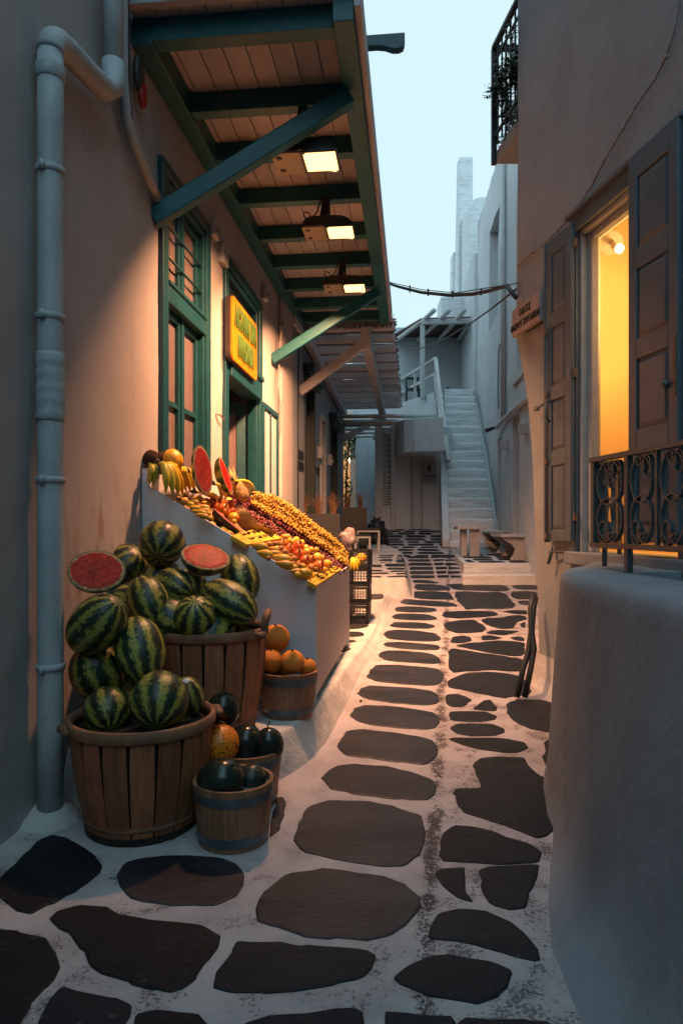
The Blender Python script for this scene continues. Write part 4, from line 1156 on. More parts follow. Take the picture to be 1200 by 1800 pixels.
for (y, z, w, lab, tx) in ((11.25, 2.68, .52, 'upper small black plaque with pale lettering beside the first dark door', 'ART OF'), (11.25, 2.50, .58, 'lower small black plaque with pale lettering beside the first dark door', 'MYKONOS'), (13.3, 2.58, .34, 'small black plaque between the first and second dark doors', 'OPEN')):
    t = thing('wall_plaque', LW(y, .04, z), lab, 'plaque')
    g = G(); g.box(y - w / 2, y + w / 2, .034, .06, z - .06, z + .06, LW); g.build('plate', M['letblack'], t, bevel=.003)

# reed pergola over those doors
pg = thing('reed_pergola', LW(14, .8, 4.5), 'slatted pergola roofed with reed matting over the side building doors', 'pergola')
PZt = lambda y: 4.74 - (y - 11.3) * .034
g = G(); g.beam(LW(11.25, .12, PZt(11.25) - .08), LW(17.9, .12, PZt(17.9) - .08), .12, .18); g.build('wall_beam', M['pergola'], pg, bevel=.01)
g = G(); g.beam(LW(11.2, 1.12, PZt(11.2) - .20), LW(18.0, 1.12, PZt(18) - .16), .15, .20); g.build('outer_beam', M['pergola'], pg, bevel=.012)
k = 0; y = 11.35
while y < 17.9:
    g = G(); g.box(y - .055, y + .055, .0, 1.58, PZt(y) - .02, PZt(y) + .10, LW); g.build('slat', M['pergola'], pg, bevel=.006); y += .62
g = G()
r3 = random.Random(3)
y = 11.22
while y < 18.0:
    z = PZt(y) + .115
    e = r3.uniform(-.02, .05)
    g.tube([LW(y, -.02, z + r3.uniform(-.008, .008)), LW(y + r3.uniform(-.02, .02), .8, z + r3.uniform(-.01, .01)), LW(y + r3.uniform(-.015, .015), 1.58 + e, z + r3.uniform(-.008, .008))], .0105, 4, cap=False)
    y += r3.uniform(.024, .052)
for k in range(70):       # loose ends that stick up along the front edge
    d = r3.uniform(.05, 1.55); hh = r3.uniform(.06, .24)
    g.tube([LW(11.2, d, PZt(11.2) + .1), LW(11.2 + r3.uniform(-.03, .03), d + r3.uniform(-.04, .04), PZt(11.2) + .1 + hh)], .005, 4, cap=False)
for k in range(170):      # the matting edge seen end-on
    d = k * 1.56 / 170
    g.tube([LW(11.17, d, PZt(11.2) - .02 + r3.uniform(-.03, .03)), LW(11.17 + r3.uniform(-.01, .01), d + r3.uniform(-.01, .01), PZt(11.2) + .12 + r3.uniform(-.02, .05))], .006, 4, cap=False)
o = g.build('reed_matting', M['reed'], pg, fix=False); o['kind'] = 'stuff'
g = G(); g.box(11.16, 11.28, 1.05, 1.20, PZt(11.2) - .38, PZt(11.2) - .02, LW); g.build('beam_end', M['pergola'], pg, bevel=.01)
for (y, z0) in ((11.3, 3.72), (17.6, 3.70)):
    g = G(); g.beam(LW(y, .02, z0), LW(y, 1.12, PZt(y) - .22), .10, .15); g.build('brace', M['pergola'], pg, bevel=.01)

# ---------------------------------------------------------------- house on the right with the lit doorway
hs = thing('corner_house', V((2.2, 5, 0)), 'tall white corner house on the right with a lit shuttered doorway', 'building')
def edgeY(z):
    # far corner: pulled back low down in one sweeping cut
    e = 6.02
    pts = [(-.2, 5.83), (.7, 5.87), (1.5, 5.92), (2.2, 5.99), (2.7, 6.08), (3.0, 6.19), (3.15, 6.27), (13, 6.29)]
    for (a, ya), (b, yb) in zip(pts, pts[1:]):
        if z <= b: return ya + (yb - ya) * (z - a) / (b - a)
    return e
HD = (3.98, 5.16, 1.31, 3.72)
g = G()
wall_grid(g, RW, -7, 5.35, -.2, 12.2, [HD], reveal=.10, step=.26, amp=.010)  # upper wall out of view made taller to dim the lane
zs = [-.2 + .2 * i for i in range(63)]
cols = 6
vs = []; fs = []
for j, z in enumerate(zs):
    e = edgeY(z)
    for i in range(cols + 1):
        yy = 5.35 + (e - .04 - 5.35) * i / cols
        d = .02 * (mnoise.noise((yy * .9, z * .9, 3.3)) + .5 * mnoise.noise((yy * 2.7, z * 2.3, 9.1)))
        fl = .10 * max(0, (.45 - z) / .45) ** 2 if z < .45 else 0
        vs.append(RW(yy, d + fl * (i / cols * .6 + .4), z))
    for (u_, w_) in ((.012, -.006), (.035, -.03), (.045, -.07), (.05, -.5), (.06, -1.6), (.07, -5.0)):
        vs.append(RW(e - .04 + u_, w_ + .02 * mnoise.noise((e * .9, z * .9, 3.3)), z))
nn = cols + 1 + 6
for j in range(len(zs) - 1):
    for i in range(nn - 1):
        fs.append((j * nn + i, j * nn + i + 1, (j + 1) * nn + i + 1, (j + 1) * nn + i))
g.add(vs, fs)
# base flare in front of the wall
g.add([RW(-7, 0, 12.2), RW(6, 0, 12.2), RW(6, -5, 12.2), RW(-7, -5, 12.2)], [(0, 1, 2, 3)])
g.add([RW(-7, 0, -.2), RW(-7, -5, -.2), RW(-7, -5, 12.2), RW(-7, 0, 12.2)], [(0, 1, 2, 3)])
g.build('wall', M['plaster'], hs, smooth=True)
g = G(); a_, b_ = 5.02, 5.62
vs = []; n_ = 10
for i in range(n_ + 1):
    yy = 4.2 + (edgeY(0.1) + .02 - 4.2) * i / n_
    for (d, z) in ((0.0, .42), (.035, .26), (.09, .14), (.17, GZ(yy) - .02)):
        vs.append(RW(yy, d + .01 * mnoise.noise((yy * 4, z * 5, 0)), z))
g.add(vs, [(i * 4 + j, i * 4 + j + 1, (i + 1) * 4 + j + 1, (i + 1) * 4 + j) for i in range(n_) for j in range(3)])
g.build('plinth', M['rough'], hs, smooth=True)

# door surround
Y0, Y1, Z0, Z1 = HD
g = G()
g.box(Y1 - .00, Y1 + .085, -.05, .035, Z0, Z1 + .0, RW); g.box(Y0 - .085, Y0, -.05, .035, Z0, Z1, RW)
g.box(Y0 - .085, Y1 + .085, -.05, .04, Z1, Z1 + .12, RW)
g.box(Y0 - .085, Y1 + .085, -.05, .075, Z1 + .12, Z1 + .15, RW)
fr_ = g.build('door_frame', M['greyshut'], hs, bevel=.006)
g = G(); g.box(Y1 - .04, Y1, -.12, -.002, Z0, Z1, RW); g.box(Y0, Y0 + .05, -.12, -.002, Z0, Z1, RW); g.box(Y0 + .05, Y1 - .04, -.12, -.003, Z1 - .03, Z1, RW)
g.box(Y1 - .10, Y1 - .04, -.12, -.05, Z0, Z1 - .03, RW); g.box(Y0 + .05, Y1 - .10, -.12, -.052, Z1 - .08, Z1 - .03, RW)
g.build('door_lining', M['whitepaint'], fr_, bevel=.006)
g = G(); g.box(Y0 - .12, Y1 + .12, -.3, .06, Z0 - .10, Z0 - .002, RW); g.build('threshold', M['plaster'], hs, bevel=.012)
g = G(); g.box(Y0 + .05, Y1 - .10, -.10, -.094, Z0 + .02, Z1 - .08, RW); g.build('door_glass', M['pane'], fr_)
# room behind
g = G()
cs = [RW(Y0 - .6, -.12, 1.3), RW(5.75, -.12, 1.3), RW(5.85, -2.6, 1.3), RW(Y0 - .6, -2.6, 1.3)]
ct = [V((p.x, p.y, 4.25)) for p in cs]
g.add(cs + ct, [(0, 1, 2, 3), (4, 7, 6, 5), (1, 5, 6, 2), (2, 6, 7, 3), (3, 7, 4, 0)])
# front wall of the room round the opening
for (a, b, c, d) in ((Y0 - .6, Y0 - .02, 1.3, 4.25), (Y1 + .02, 5.75, 1.3, 4.25), (Y0 - .02, Y1 + .02, Z1, 4.25)):
    g.add([RW(a, -.13, c), RW(b, -.13, c), RW(b, -.13, d), RW(a, -.13, d)], [(0, 1, 2, 3)])
g.build('interior', M['cream'], hs, fix=False)
wl_ = thing('wall_lamp', RW(5.6, -.8, 3.85), 'round wall lamp with a bright bulb seen through the open doorway', 'lamp')
bp = at(1088, 437, 5.42)
bk = at(1072, 428, 5.70)
g = G(); g.tube([bk, bk + V((-.01, -.03, 0))], .10, 20); g.build('backplate', M['whitepaint'], wl_, smooth=False, bevel=.008)
g = G(); g.tube([bk + V((0, -.03, 0)), bp + V((0, .06, .0))], .02, 10); g.build('arm', M['whitepaint'], wl_, smooth=True)
g = G(); g.sphere(bp, (.036, .036, .040), nu=14, nv=10); g.build('bulb', M['bulb'], wl_, smooth=True)
ld = bpy.data.lights.new('bulb_light', 'POINT'); ld.energy = 230; ld.color = (1.0, .50, .13); ld.shadow_soft_size = .12
lo = bpy.data.objects.new('bulb_light', ld); COL.objects.link(lo); lo.parent = wl_; lo.matrix_parent_inverse = parent_world(wl_).inverted(); lo.location = bp + V((.12, -.45, -.5))

# shutters
def shutter(ya, yb, d0, z0, z1, zsplit, parent, nm='shutter', th=.035):
    g = G(); w = .085
    g.box(ya, ya + w, d0, d0 + th, z0, z1, RW); g.box(yb - w, yb, d0, d0 + th, z0, z1, RW)
    for i in range(len(zsplit)):
        za, zb = zsplit[i]
        lo_ = z0 if i == 0 else zsplit[i - 1][1]
        g.box(ya + w, yb - w, d0 + .001, d0 + th - .001, lo_, za, RW)
    g.box(ya + w, yb - w, d0 + .001, d0 + th - .001, zsplit[-1][1], z1, RW)
    s = g.build(nm, M['greyshut'], parent, bevel=.006)
    for za, zb in zsplit:
        g = G(); g.box(ya + w - .004, yb - w + .004, d0 + .004, d0 + th - .016, za - .004, zb + .004, RW)
        i_ = .035
        a, b, c, e = ya + w + i_, yb - w - i_, za + i_, zb - i_
        P0 = [RW(ya + w + .008, d0 + th - .016, za + .008), RW(yb - w - .008, d0 + th - .016, za + .008), RW(yb - w - .008, d0 + th - .016, zb - .008), RW(ya + w + .008, d0 + th - .016, zb - .008)]
        P1 = [RW(a, d0 + th - .002, c), RW(b, d0 + th - .002, c), RW(b, d0 + th - .002, e), RW(a, d0 + th - .002, e)]
        g.add(P0 + P1, [(0, 1, 5, 4), (1, 2, 6, 5), (2, 3, 7, 6), (3, 0, 4, 7), (4, 5, 6, 7)])
        g.build('panel', M['greyshut'], s)
    return s
zz = [(1.47, 1.98), (2.10, 2.50), (2.62, 3.08), (3.20, 3.66)]
ya_l, yb_l = RW.Y(1002, .07), RW.Y(959, .07)
sl = shutter(ya_l, yb_l, .035, 1.385, 3.79, zz, hs)
g = G(); g.beam(RW(yb_l + .022, .05, 1.37), RW(yb_l + .022, .05, 3.80), .03, .05); g.build('edge_bar', M['greyshut'], sl, bevel=.004)
g = G(); g.tube([RW(yb_l - .04, .085, 1.38), RW(yb_l - .04, .085, 3.1)], .009, 6); g.build('bolt_rod', M['iron'], sl, smooth=True)
for z in (1.42, 2.02, 2.56, 3.06):
    g = G(); g.box(yb_l - .06, yb_l - .02, .072, .1, z - .02, z + .02, RW); g.build('rod_guide', M['rust'], sl, bevel=.003)
g = G(); g.tube([RW(yb_l - .08, .075, 2.5), RW(yb_l - .1, .12, 2.48), RW(yb_l - .11, .125, 2.36), RW(yb_l - .1, .09, 2.33)], .012, 6); g.build('handle', M['iron'], sl, smooth=True)
g = G(); g.tube([RW(yb_l + .03, .07, 2.50), RW(yb_l + .1, .07, 2.49), RW(yb_l + .18, .07, 2.475)], .012, 6); g.box(yb_l + .14, yb_l + .2, .055, .085, 2.465, 2.50, RW); g.build('catch', M['iron'], sl, bevel=.003)
g = G(); g.tube([RW(5.28, .02, 1.30), RW(5.45, .05, 1.30), RW(5.50, .05, 1.29)], .008, 6); g.tube([RW(5.50, .05, 1.33), RW(5.50, .06, 1.25), RW(5.53, .06, 1.20)], .014, 6)
tag(g.build('shutter_catch', M['iron'], None, smooth=True), 'black iron shutter stay sticking out of the wall below the folded shutter', 'shutter stay')
g = G(); g.box(Y1 + .087, ya_l - .005, .0, .03, 1.25, 3.80, RW); g.build('reveal_strip', M['greyshut'], hs)
for z in (1.54, 2.62, 3.60):
    g = G(); g.box(ya_l - .035, ya_l - .008, .03, .06, z, z + .06, RW); g.box(Y1 + .02, Y1 + .06, .037, .065, z - .055, z + .005, RW); g.tube([RW((ya_l + Y1) / 2 + .03, .055, z - .06), RW((ya_l + Y1) / 2 + .03, .055, z + .065)], .012, 8)
    g.build('hinge', M['rust'], sl, bevel=.003)
ya_r, yb_r = RW.Y(1190, .08), RW.Y(1103, .08)
sr = shutter(ya_r, yb_r, .045, 1.40, 3.86, [(1.50, 1.98), (2.11, 2.55), (2.68, 3.12), (3.25, 3.70)], hs)
g = G(); g.tube([RW(ya_r + .09, .08, 2.33), RW(ya_r + .09, .11, 2.33)], .02, 10); g.build('knob', M['iron'], sr, smooth=True)
g = G(); g.box(ya_r + .005, ya_r + .03, .082, .088, 2.26, 2.60, RW); g.build('lock_plate', M['rust'], sr)
g = G(); g.box(ya_r - .08, ya_r - .01, .0, .05, 1.35, 3.86, RW); g.build('shutter_post', M['greyshut'], hs, bevel=.005)

# painted-over cable along the wall
pts = []
for px, py in ((1200, -20), (1195, 0), (1183, 60), (1170, 100), (1150, 140), (1120, 182), (1095, 225), (1065, 275), (1040, 325), (1010, 370), (985, 400), (960, 425), (935, 443), (918, 456), (909, 470)):
    y_ = RW.Y(px, .02); pts.append(RW(y_, .022, RW.z(px, py, .02)))
g = G(); g.tube(pts, .008, 6)
for p in pts[3::3]: g.sphere(p, (.018, .018, .018), nu=6, nv=4)
tag(g.build('surface_cable', M['wirew'], None, smooth=True), 'thin painted-over cable wandering diagonally across the right house wall', 'cable')

# street sign
ss = thing('street_sign', RW(5.9, .05, 3.3), 'pale street-name board with two lines of black Greek lettering on the corner house', 'street sign')
sa, sb = RW.Y(947, .1), RW.Y(899, .1)
zb0, zt0 = 3.19, 3.43
g = G(); g.prism([RW(y, .06, z) for y, z in ((sa, zb0), (sb, zb0), (sb, zt0), (sa, zt0))], RW.n * .04); g.build('board', M['signwood'], ss, bevel=.004)
g = G(); g.box(sa, sb - .12, .0, .06, zb0 + .02, zt0 - .02, RW); g.build('spacer', M['signside'], ss)
mid = (sa + sb) / 2
t1 = text_mesh('ΟΔΟΣ', .085, .002, M['letblack'], .9, .0022); place_text(t1, 'lettering', RW, mid, .1025, zb0 + .168, ss)
t2 = text_mesh('ΦΛΩΡΟΥ ΖΟΥΓΑΝΕΛΗ', .075, .002, M['letblack'], .66, .0022); place_text(t2, 'lettering', RW, mid, .1025, zb0 + .068, ss)

# hoses at the foot of the corner
for pts_, lab in (([(908, 1184), (918, 1178), (927, 1150), (933, 1110), (932, 1070), (937, 1046)], 'left one of two black pipes rising from the lane at the house corner'),
                  ([(922, 1186), (932, 1176), (938, 1140), (934, 1110), (937, 1070), (941, 1050)], 'right one of two black pipes rising from the lane at the house corner')):
    g = G(); P = [at(px, py, 5.40 + .06 * i) for i, (px, py) in enumerate(pts_)]
    P[0].z = GZ(P[0].y) + .02
    g.tube(P, .024, 8); tag(g.build('black_pipe', M['cable'], None, smooth=True), lab, 'pipe')

# balcony on the back face of the corner house
bal = thing('balcony', V((2.2, 6.5, 5)), 'iron balcony with dark railing high on the corner house', 'balcony')
y1, y0 = 7.0, 6.31
xl = lambda y: (871 - 600) / F * 7.0 + (7.0 - y) * .125
g = G(); g.hexa([V((xl(y0), y0, 5.21)), V((4.2, y0, 5.21)), V((4.2, y1, 5.21)), V((xl(y1), y1, 5.21)), V((xl(y0), y0, 5.34)), V((4.2, y0, 5.34)), V((4.2, y1, 5.34)), V((xl(y1), y1, 5.34))])
g.build('slab', M['plaster'], bal, bevel=.01)
lx = lambda y: xl(y) - .02
g = G(); zt = 6.40; z0 = 5.36
g.beam(V((lx(y1), y1, zt)), V((lx(y0), y0, zt)), .05, .05); g.beam(V((lx(y1) - .02, y1, zt)), V((4.2, y1, zt)), .05, .05)
g.build('top_rail', M['black'], bal, bevel=.006)
g = G(); g.beam(V((lx(y1), y1, zt - .16)), V((lx(y0), y0, zt - .16)), .02, .02); g.build('lower_rail', M['black'], bal)
g = G(); g.beam(V((lx(y1), y1, z0 + .12)), V((lx(y0), y0, z0 + .12)), .025, .025); g.build('lower_rail', M['black'], bal)
g = G(); g.beam(V((lx(y1), y1, 5.21)), V((lx(y1), y1, zt)), .05, .05); g.build('corner_post', M['black'], bal)
for k in range(1, 8):
    y = y1 - k * .115
    g = G(); g.beam(V((lx(y), y, z0)), V((lx(y), y, zt)), .016, .016); g.build('baluster', M['black'], bal)
for k in range(1, 12):
    x = lx(y1) + k * .12
    g = G(); g.beam(V((x, y1, z0)), V((x, y1, zt)), .016, .016); g.build('baluster', M['black'], bal)
r5 = random.Random(5)
pl = thing('trailing_plant', V((1.75, 6.8, 5.4)), 'dark trailing plant hanging through the balcony railing', 'plant')
g = G(); st = G()
for s_ in range(16):
    p = V((lx(6.6) + r5.uniform(-.02, .12), r5.uniform(6.25, 6.95), r5.uniform(5.7, 6.2) if s_ > 2 else r5.uniform(5.5, 5.7)))
    path = [p.copy()]
    for k in range(14):
        p = p + V((r5.uniform(-.03, .022), r5.uniform(-.03, .03), r5.uniform(-.055, .01))); path.append(p.copy())
        for q_ in range(8):
            c_ = p + V((r5.uniform(-.05, .05), r5.uniform(-.05, .05), r5.uniform(-.05, .05))); a = r5.uniform(0, 6.28)
            u_ = V((math.cos(a), math.sin(a), r5.uniform(-.6, .6))).normalized() * r5.uniform(.018, .034); w_ = u_.orthogonal().normalized() * u_.length * .6
            g.add([c_ - u_, c_ + w_, c_ + u_, c_ - w_], [(0, 1, 2, 3)])
    st.tube(path, .005, 4)
o = g.build('leaves', M['leaf'], pl, fix=False); o['kind'] = 'stuff'; st.build('stems', M['leaf'], pl)
# ---------------------------------------------------------------- curved landing in front of the doorway
ld_ = thing('entrance_landing', V((1.3, 3, 0)), 'smooth rounded whitewashed stair landing bulging into the lane on the right', 'landing')
outer = [(1.10, -3), (1.11, 0), (1.115, 1.2), (1.12, 2.0), (1.13, 2.4), (1.15, 2.8), (1.155, 3.1), (1.16, 3.45), (1.20, 3.75), (1.28, 4.0), (1.37, 4.18), (1.48, 4.36), (1.62, 4.58), (1.80, 4.86)]
pts = []
for p, q in zip(outer, outer[1:]):
    n = max(1, int(math.dist(p, q) / .12))
    pts += [(p[0] + (q[0] - p[0]) * i / n, p[1] + (q[1] - p[1]) * i / n) for i in range(n)]
pts.append(outer[-1])
nrm = []
for i in range(len(pts)):
    a = V(pts[max(0, i - 2)]); b = V(pts[min(len(pts) - 1, i + 2)]); t = (b - a).normalized(); nrm.append(V((-t.y, t.x)))
ZT = 1.25
prof = [(-.47, -.30), (-.46, -.04), (-.44, -.008), (-.40, 0), (-.25, .004), (-.09, .004), (-.045, -.004), (-.018, -.022), (.0, -.055), (.012, -.11), (.03, -.2), (.06, -.35), (.09, -.5), (.13, -.7), (.18, -.9), (.22, -1.04), (.27, -1.14), (.33, -1.2), (.42, -1.265)]
g = G(); vs = []
for (o, dz) in prof:
    for p, n in zip(pts, nrm):
        fk = 1.0
        for (ya_, ka_), (yb_, kb_) in (((2.4, 1.0), (2.75, .85)), ((2.75, .85), (3.0, .66)), ((3.0, .66), (3.3, .38)), ((3.3, .38), (3.7, .28)), ((3.7, .28), (9, .28))):
            if ya_ <= p[1] < yb_: fk = ka_ + (kb_ - ka_) * (p[1] - ya_) / (yb_ - ya_)
        o_ = o * fk if o > 0 else o
        w = .016 * mnoise.noise((p[1] * 1.1, dz * 1.6, 1)) + .007 * mnoise.noise((p[1] * 4, dz * 4, 2))
        if o < -.3: w = 0
        vs.append((p[0] + n.x * (o_ + w), p[1] + n.y * (o_ + w), ZT + dz + w * .4))
n = len(pts)
g.add(vs, [(r_ * n + i, r_ * n + i + 1, (r_ + 1) * n + i + 1, (r_ + 1) * n + i) for r_ in range(len(prof) - 1) for i in range(n - 1)])
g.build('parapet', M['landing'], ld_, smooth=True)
g = G(); g.add([(1.45, -3, .98), (3.4, -3, .98), (2.2, 3.1, .98), (1.95, 4.2, .98), (1.5, 3.6, .98)], [(0, 1, 2, 3, 4)])
g.build('landing_floor', M['rough'], ld_)
g = G(); g.hexa([V((1.6, 3.9, .9)), RW(3.9, -.02, .9), RW(5.0, -.02, .9), V((1.75, 4.7, .9)), V((1.62, 3.9, 1.243)), RW(3.9, -.02, 1.243), RW(5.0, -.02, 1.243), V((1.72, 4.7, 1.243))])
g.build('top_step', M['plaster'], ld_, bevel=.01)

# railing
rl = thing('scroll_railing', V((1.52, 3.6, 1.25)), 'dark wrought-iron railing with scrolls standing on the rounded landing', 'railing')
RA = V((1.47, 3.97, 0)); RB = V((1.70, 2.30, 0)); rd = (RB - RA).normalized()
RC = V((1.90, 4.66, 0)); re_ = (RC - RA).normalized()
zT, zB = 1.885, 1.392
Zv = lambda p, z: V((p.x, p.y, z))
for nm, z, w, h in (('top_rail', zT, .045, .028), ('bottom_rail', zB, .035, .028)):
    g = G(); g.beam(Zv(RA - rd * .03, z), Zv(RB, z), w, h); g.beam(Zv(RA + re_ * .02, z - .003), Zv(RC, z - .003), w * .8, h); g.build(nm, M['iron'], rl, bevel=.003)
def ribbon(P, wdir, w=.026, t=.007):
    g = G()
    wd = wdir * (w / 2)
    vs = []
    for i, p in enumerate(P):
        a = P[max(0, i - 1)]; b = P[min(len(P) - 1, i + 1)]
        tt = (b - a).normalized(); nn_ = tt.cross(wdir).normalized() * (t / 2)
        vs += [p - wd - nn_, p + wd - nn_, p + wd + nn_, p - wd + nn_]
    m_ = len(P); fs = []
    for i in range(m_ - 1):
        for k in range(4):
            fs.append((i * 4 + k, i * 4 + (k + 1) % 4, (i + 1) * 4 + (k + 1) % 4, (i + 1) * 4 + k))
    fs += [(3, 2, 1, 0), tuple((m_ - 1) * 4 + k for k in range(4))]
    g.add(vs, fs); return g
def cscroll(cx, cz, rx, rz, open_dir):      # C with curled ends, opening sideways or up; returns (t,z) list
    out = []
    for k in range(15):
        a = R(-150 + k * 300 / 14.0); out.append((math.cos(a), math.sin(a)))
    def curl(c0, a0, s):
        L_ = []
        for k in range(1, 13):
            a = a0 + s * k * R(36); rr_ = .30 * (1 - k / 15.0)
            L_.append((c0[0] + rr_ * math.cos(a), c0[1] + rr_ * math.sin(a)))
        return L_
    e0, e1 = out[0], out[-1]
    c1 = (e1[0] + .12, e1[1] - .29); c0 = (e0[0] + .12, e0[1] + .29)
    full = list(reversed(curl(c0, R(-112), -1))) + out + curl(c1, R(112), 1)
    res = []
    for x, y in full:
        if open_dir == 'left': x = x
        elif open_dir == 'right': x = -x
        elif open_dir == 'up': x, y = y, -x
        elif open_dir == 'down': x, y = y, x
        res.append((cx + x * rx, cz + y * rz))
    return res
def bay(P0, dr, L_, wdir):
    H_ = zT - zB - .03; mid = (zT + zB) / 2
    w = L_
    for (cx, cz, rx, rz, od) in ((w * .5, mid + H_ * .22, w * .40, H_ * .26, 'up'), (w * .5, mid - H_ * .22, w * .40, H_ * .26, 'down'), (w * .30, mid - H_ * .37, w * .16, H_ * .13, 'right'), (w * .72, mid + H_ * .36, w * .15, H_ * .12, 'left')):
        P = [Zv(P0 + dr * t, z) for t, z in cscroll(cx, cz, rx, rz, od)]
        ribbon(P, wdir).build('scroll', M['iron'], rl)
k0 = [0.0, .355, .615, .875, 1.14, 1.4, 1.68]
perp = rd.cross(V((0, 0, 1)))
for i, t in enumerate(k0):
    w = .034 if i in (0, 1, 4) else .022
    g = G(); g.beam(Zv(RA + rd * t, (1.24 if i in (1, 4) else zB)), Zv(RA + rd * t, zT), w, w, up=rd); g.build('post', M['iron'], rl, bevel=.003)
for a, b in zip(k0, k0[1:]):
    bay(RA + rd * (a + .012), rd, b - a - .024, perp)
pe = re_.cross(V((0, 0, 1)))
for t in (.29, .60, .79):
    g = G(); g.beam(Zv(RA + re_ * t, 1.24 if t in (.29, .79) else zB), Zv(RA + re_ * t, zT), .028, .028, up=re_); g.build('post', M['iron'], rl, bevel=.003)
for a, b in ((.0, .29), (.29, .60)):
    bay(RA + re_ * (a + .012), re_, b - a - .024, pe)

# ---------------------------------------------------------------- far buildings
# long white house up the right side
wh = thing('white_house', BW(15, 0, 1), 'tall plain white house with niches and small lamps beyond the corner house', 'building')
hB = [(15.9, 17.35, 6.45, 8.95), (12.7, 13.5, 7.9, 9.7), (12.6, 13.7, 4.55, 6.2), (15.6, 16.15, 1.0, 3.55), (13.35, 14.15, .8, 3.75)]
g = G(); wall_grid(g, BW, 6.2, 19.7, -.2, 10.15, hB, reveal=.35, step=.6, amp=.02)
g.add([BW(19.7, 0, -.2), BW(19.7, -5, -.2), BW(19.7, -5, 10.15), BW(19.7, 0, 10.15)], [(0, 1, 2, 3)])
g.add([BW(6.2, 0, -.2), BW(6.2, -5, -.2), BW(6.2, -5, 10.15), BW(6.2, 0, 10.15)], [(0, 1, 2, 3)])
g.add([BW(19.7, 0, 10.15), BW(19.7, -5, 10.15), BW(6.2, -5, 10.15), BW(6.2, 0, 10.15)], [(0, 1, 2, 3)])
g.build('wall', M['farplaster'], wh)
g = G(); g.box(19.7, 23.5, -.12, .12, 1.0, 9.4, BW); g.build('rear_wall', M['farplaster'], wh, bevel=.05)
for (a, b, c, d), mm in zip(hB, (M['whitepaint'], M['whitepaint'], M['darkglass'], M['darkdoor'], M['darkdoor'])):
    g = G(); g.box(a, b, -.36, -.33, c, d, BW); nm = 'door' if c < 2 else ('window' if mm is M['darkglass'] else 'niche_back')
    w_ = g.build(nm, mm, wh)
    if nm == 'window':
        g = G(); g.box(a, a + .22, -.33, -.2, c, d, BW); g.box(b - .25, b, -.33, -.2, c, d, BW); g.box(a + .22, b - .25, -.33, -.2, c, c + .2, BW); g.build('frame', M['whitepaint'], w_)
g = G(); g.box(12.4, 13.9, .0, .05, 4.35, 4.5, BW); g.build('sill', M['farplaster'], wh, bevel=.01)
g = G(); P = [BW(BW.Y(px, .06), .06, BW.z(px, py, .06)) for px, py in ((940, 690), (900, 722), (880, 742), (872, 752))]
g.tube(P, .05, 8); g.build('string_course', M['farplaster'], wh, smooth=True)
yp = BW.Y(884, .06)
g = G(); g.tube([BW(yp, .06, BW.z(884, 735, .06)), BW(yp, .06, 10.0)], .055, 10); g.build('downpipe', M['whitepaint'], wh, smooth=True)
yp = BW.Y(875, .05)
g = G(); g.tube([BW(yp, .04, BW.z(873, 722, .04)), BW(yp + .1, .04, BW.z(872, 690, .04)), BW(yp, .04, BW.z(874, 620, .04)), BW(yp - .2, .04, BW.z(878, 606, .04))], .02, 6); g.build('wall_cable', M['capband'], wh, smooth=True)
for (px, py, lab) in ((884, 782, 'left of two small square box lamps on the far white house'), (917, 755, 'right of two small square box lamps on the far white house')):
    y_ = BW.Y(px, .1); z_ = BW.z(px, py, .1)
    t = thing('box_lamp', BW(y_, .1, z_), lab, 'lamp', 'box lamps on the white house')
    g = G(); g.box(y_ - .09, y_ + .09, .0, .16, z_ - .09, z_ + .10, BW); g.build('lamp_box', M['marble'], t, bevel=.008)
sc_ = thing('security_camera', BW(BW.Y(860, .1), .1, BW.z(860, 755, .1)), 'small dark security camera on a bracket at the corner of the far white house', 'camera')
y_ = BW.Y(868, .1); z_ = BW.z(868, 752, .1)
g = G(); g.tube([BW(y_, 0, z_ + .05), BW(y_, .12, z_)], .02, 8); g.build('bracket', M['whitepaint'], sc_, smooth=True)
g = G(); g.tube([BW(y_, .10, z_), BW(y_ - .05, .30, z_ - .07)], [.035, .055], 10); g.build('camera_body', M['black'], sc_, smooth=True)

# stone benches on its wall
for i, (a, b, lab) in enumerate(((12.75, 14.1, 'nearer marble bench on scroll brackets against the white house'), (14.4, 15.9, 'farther marble bench on scroll brackets against the white house'))):
    zz_ = RP((a + b) / 2) + .42
    t = thing('marble_bench', BW((a + b) / 2, .25, zz_ - .42), lab, 'bench', 'marble benches by the white house')
    g = G(); g.box(a, b, .0, .46, zz_, zz_ + .055, BW); g.build('seat', M['marble'], t, bevel=.012)
    for y_ in (a + .12, b - .2):
        q = [(.0, .43), (.40, .43), (.36, .36), (.24, .30), (.17, .2), (.2, .1), (.26, .03), (.26, 0), (.0, 0)]
        g = G(); g.prism([BW(y_, d, zz_ - .43 + z) for d, z in q], BW.u * .09); g.build('bracket', M['marble'], t, bevel=.006)
# stone table
tb = thing('stone_table', V((2.62, 14.0, RP(14))), 'white stone table on a cross-shaped pedestal on the stepped platform', 'table')
zt = 1.50; za = RP(13.9)
g = G(); g.box(2.33, 2.90, 13.7, 14.25, zt - .065, zt); g.build('tabletop', M['marble'], tb, bevel=.012)
g = G(); g.box(2.60, 2.80, 13.83, 13.93, za - .03, zt - .066); g.build('pedestal', M['marble'], tb, bevel=.01)
g = G(); g.box(2.44, 2.56, 13.95, 14.1, za - .03, zt - .066); g.build('pedestal', M['marble'], tb, bevel=.01)

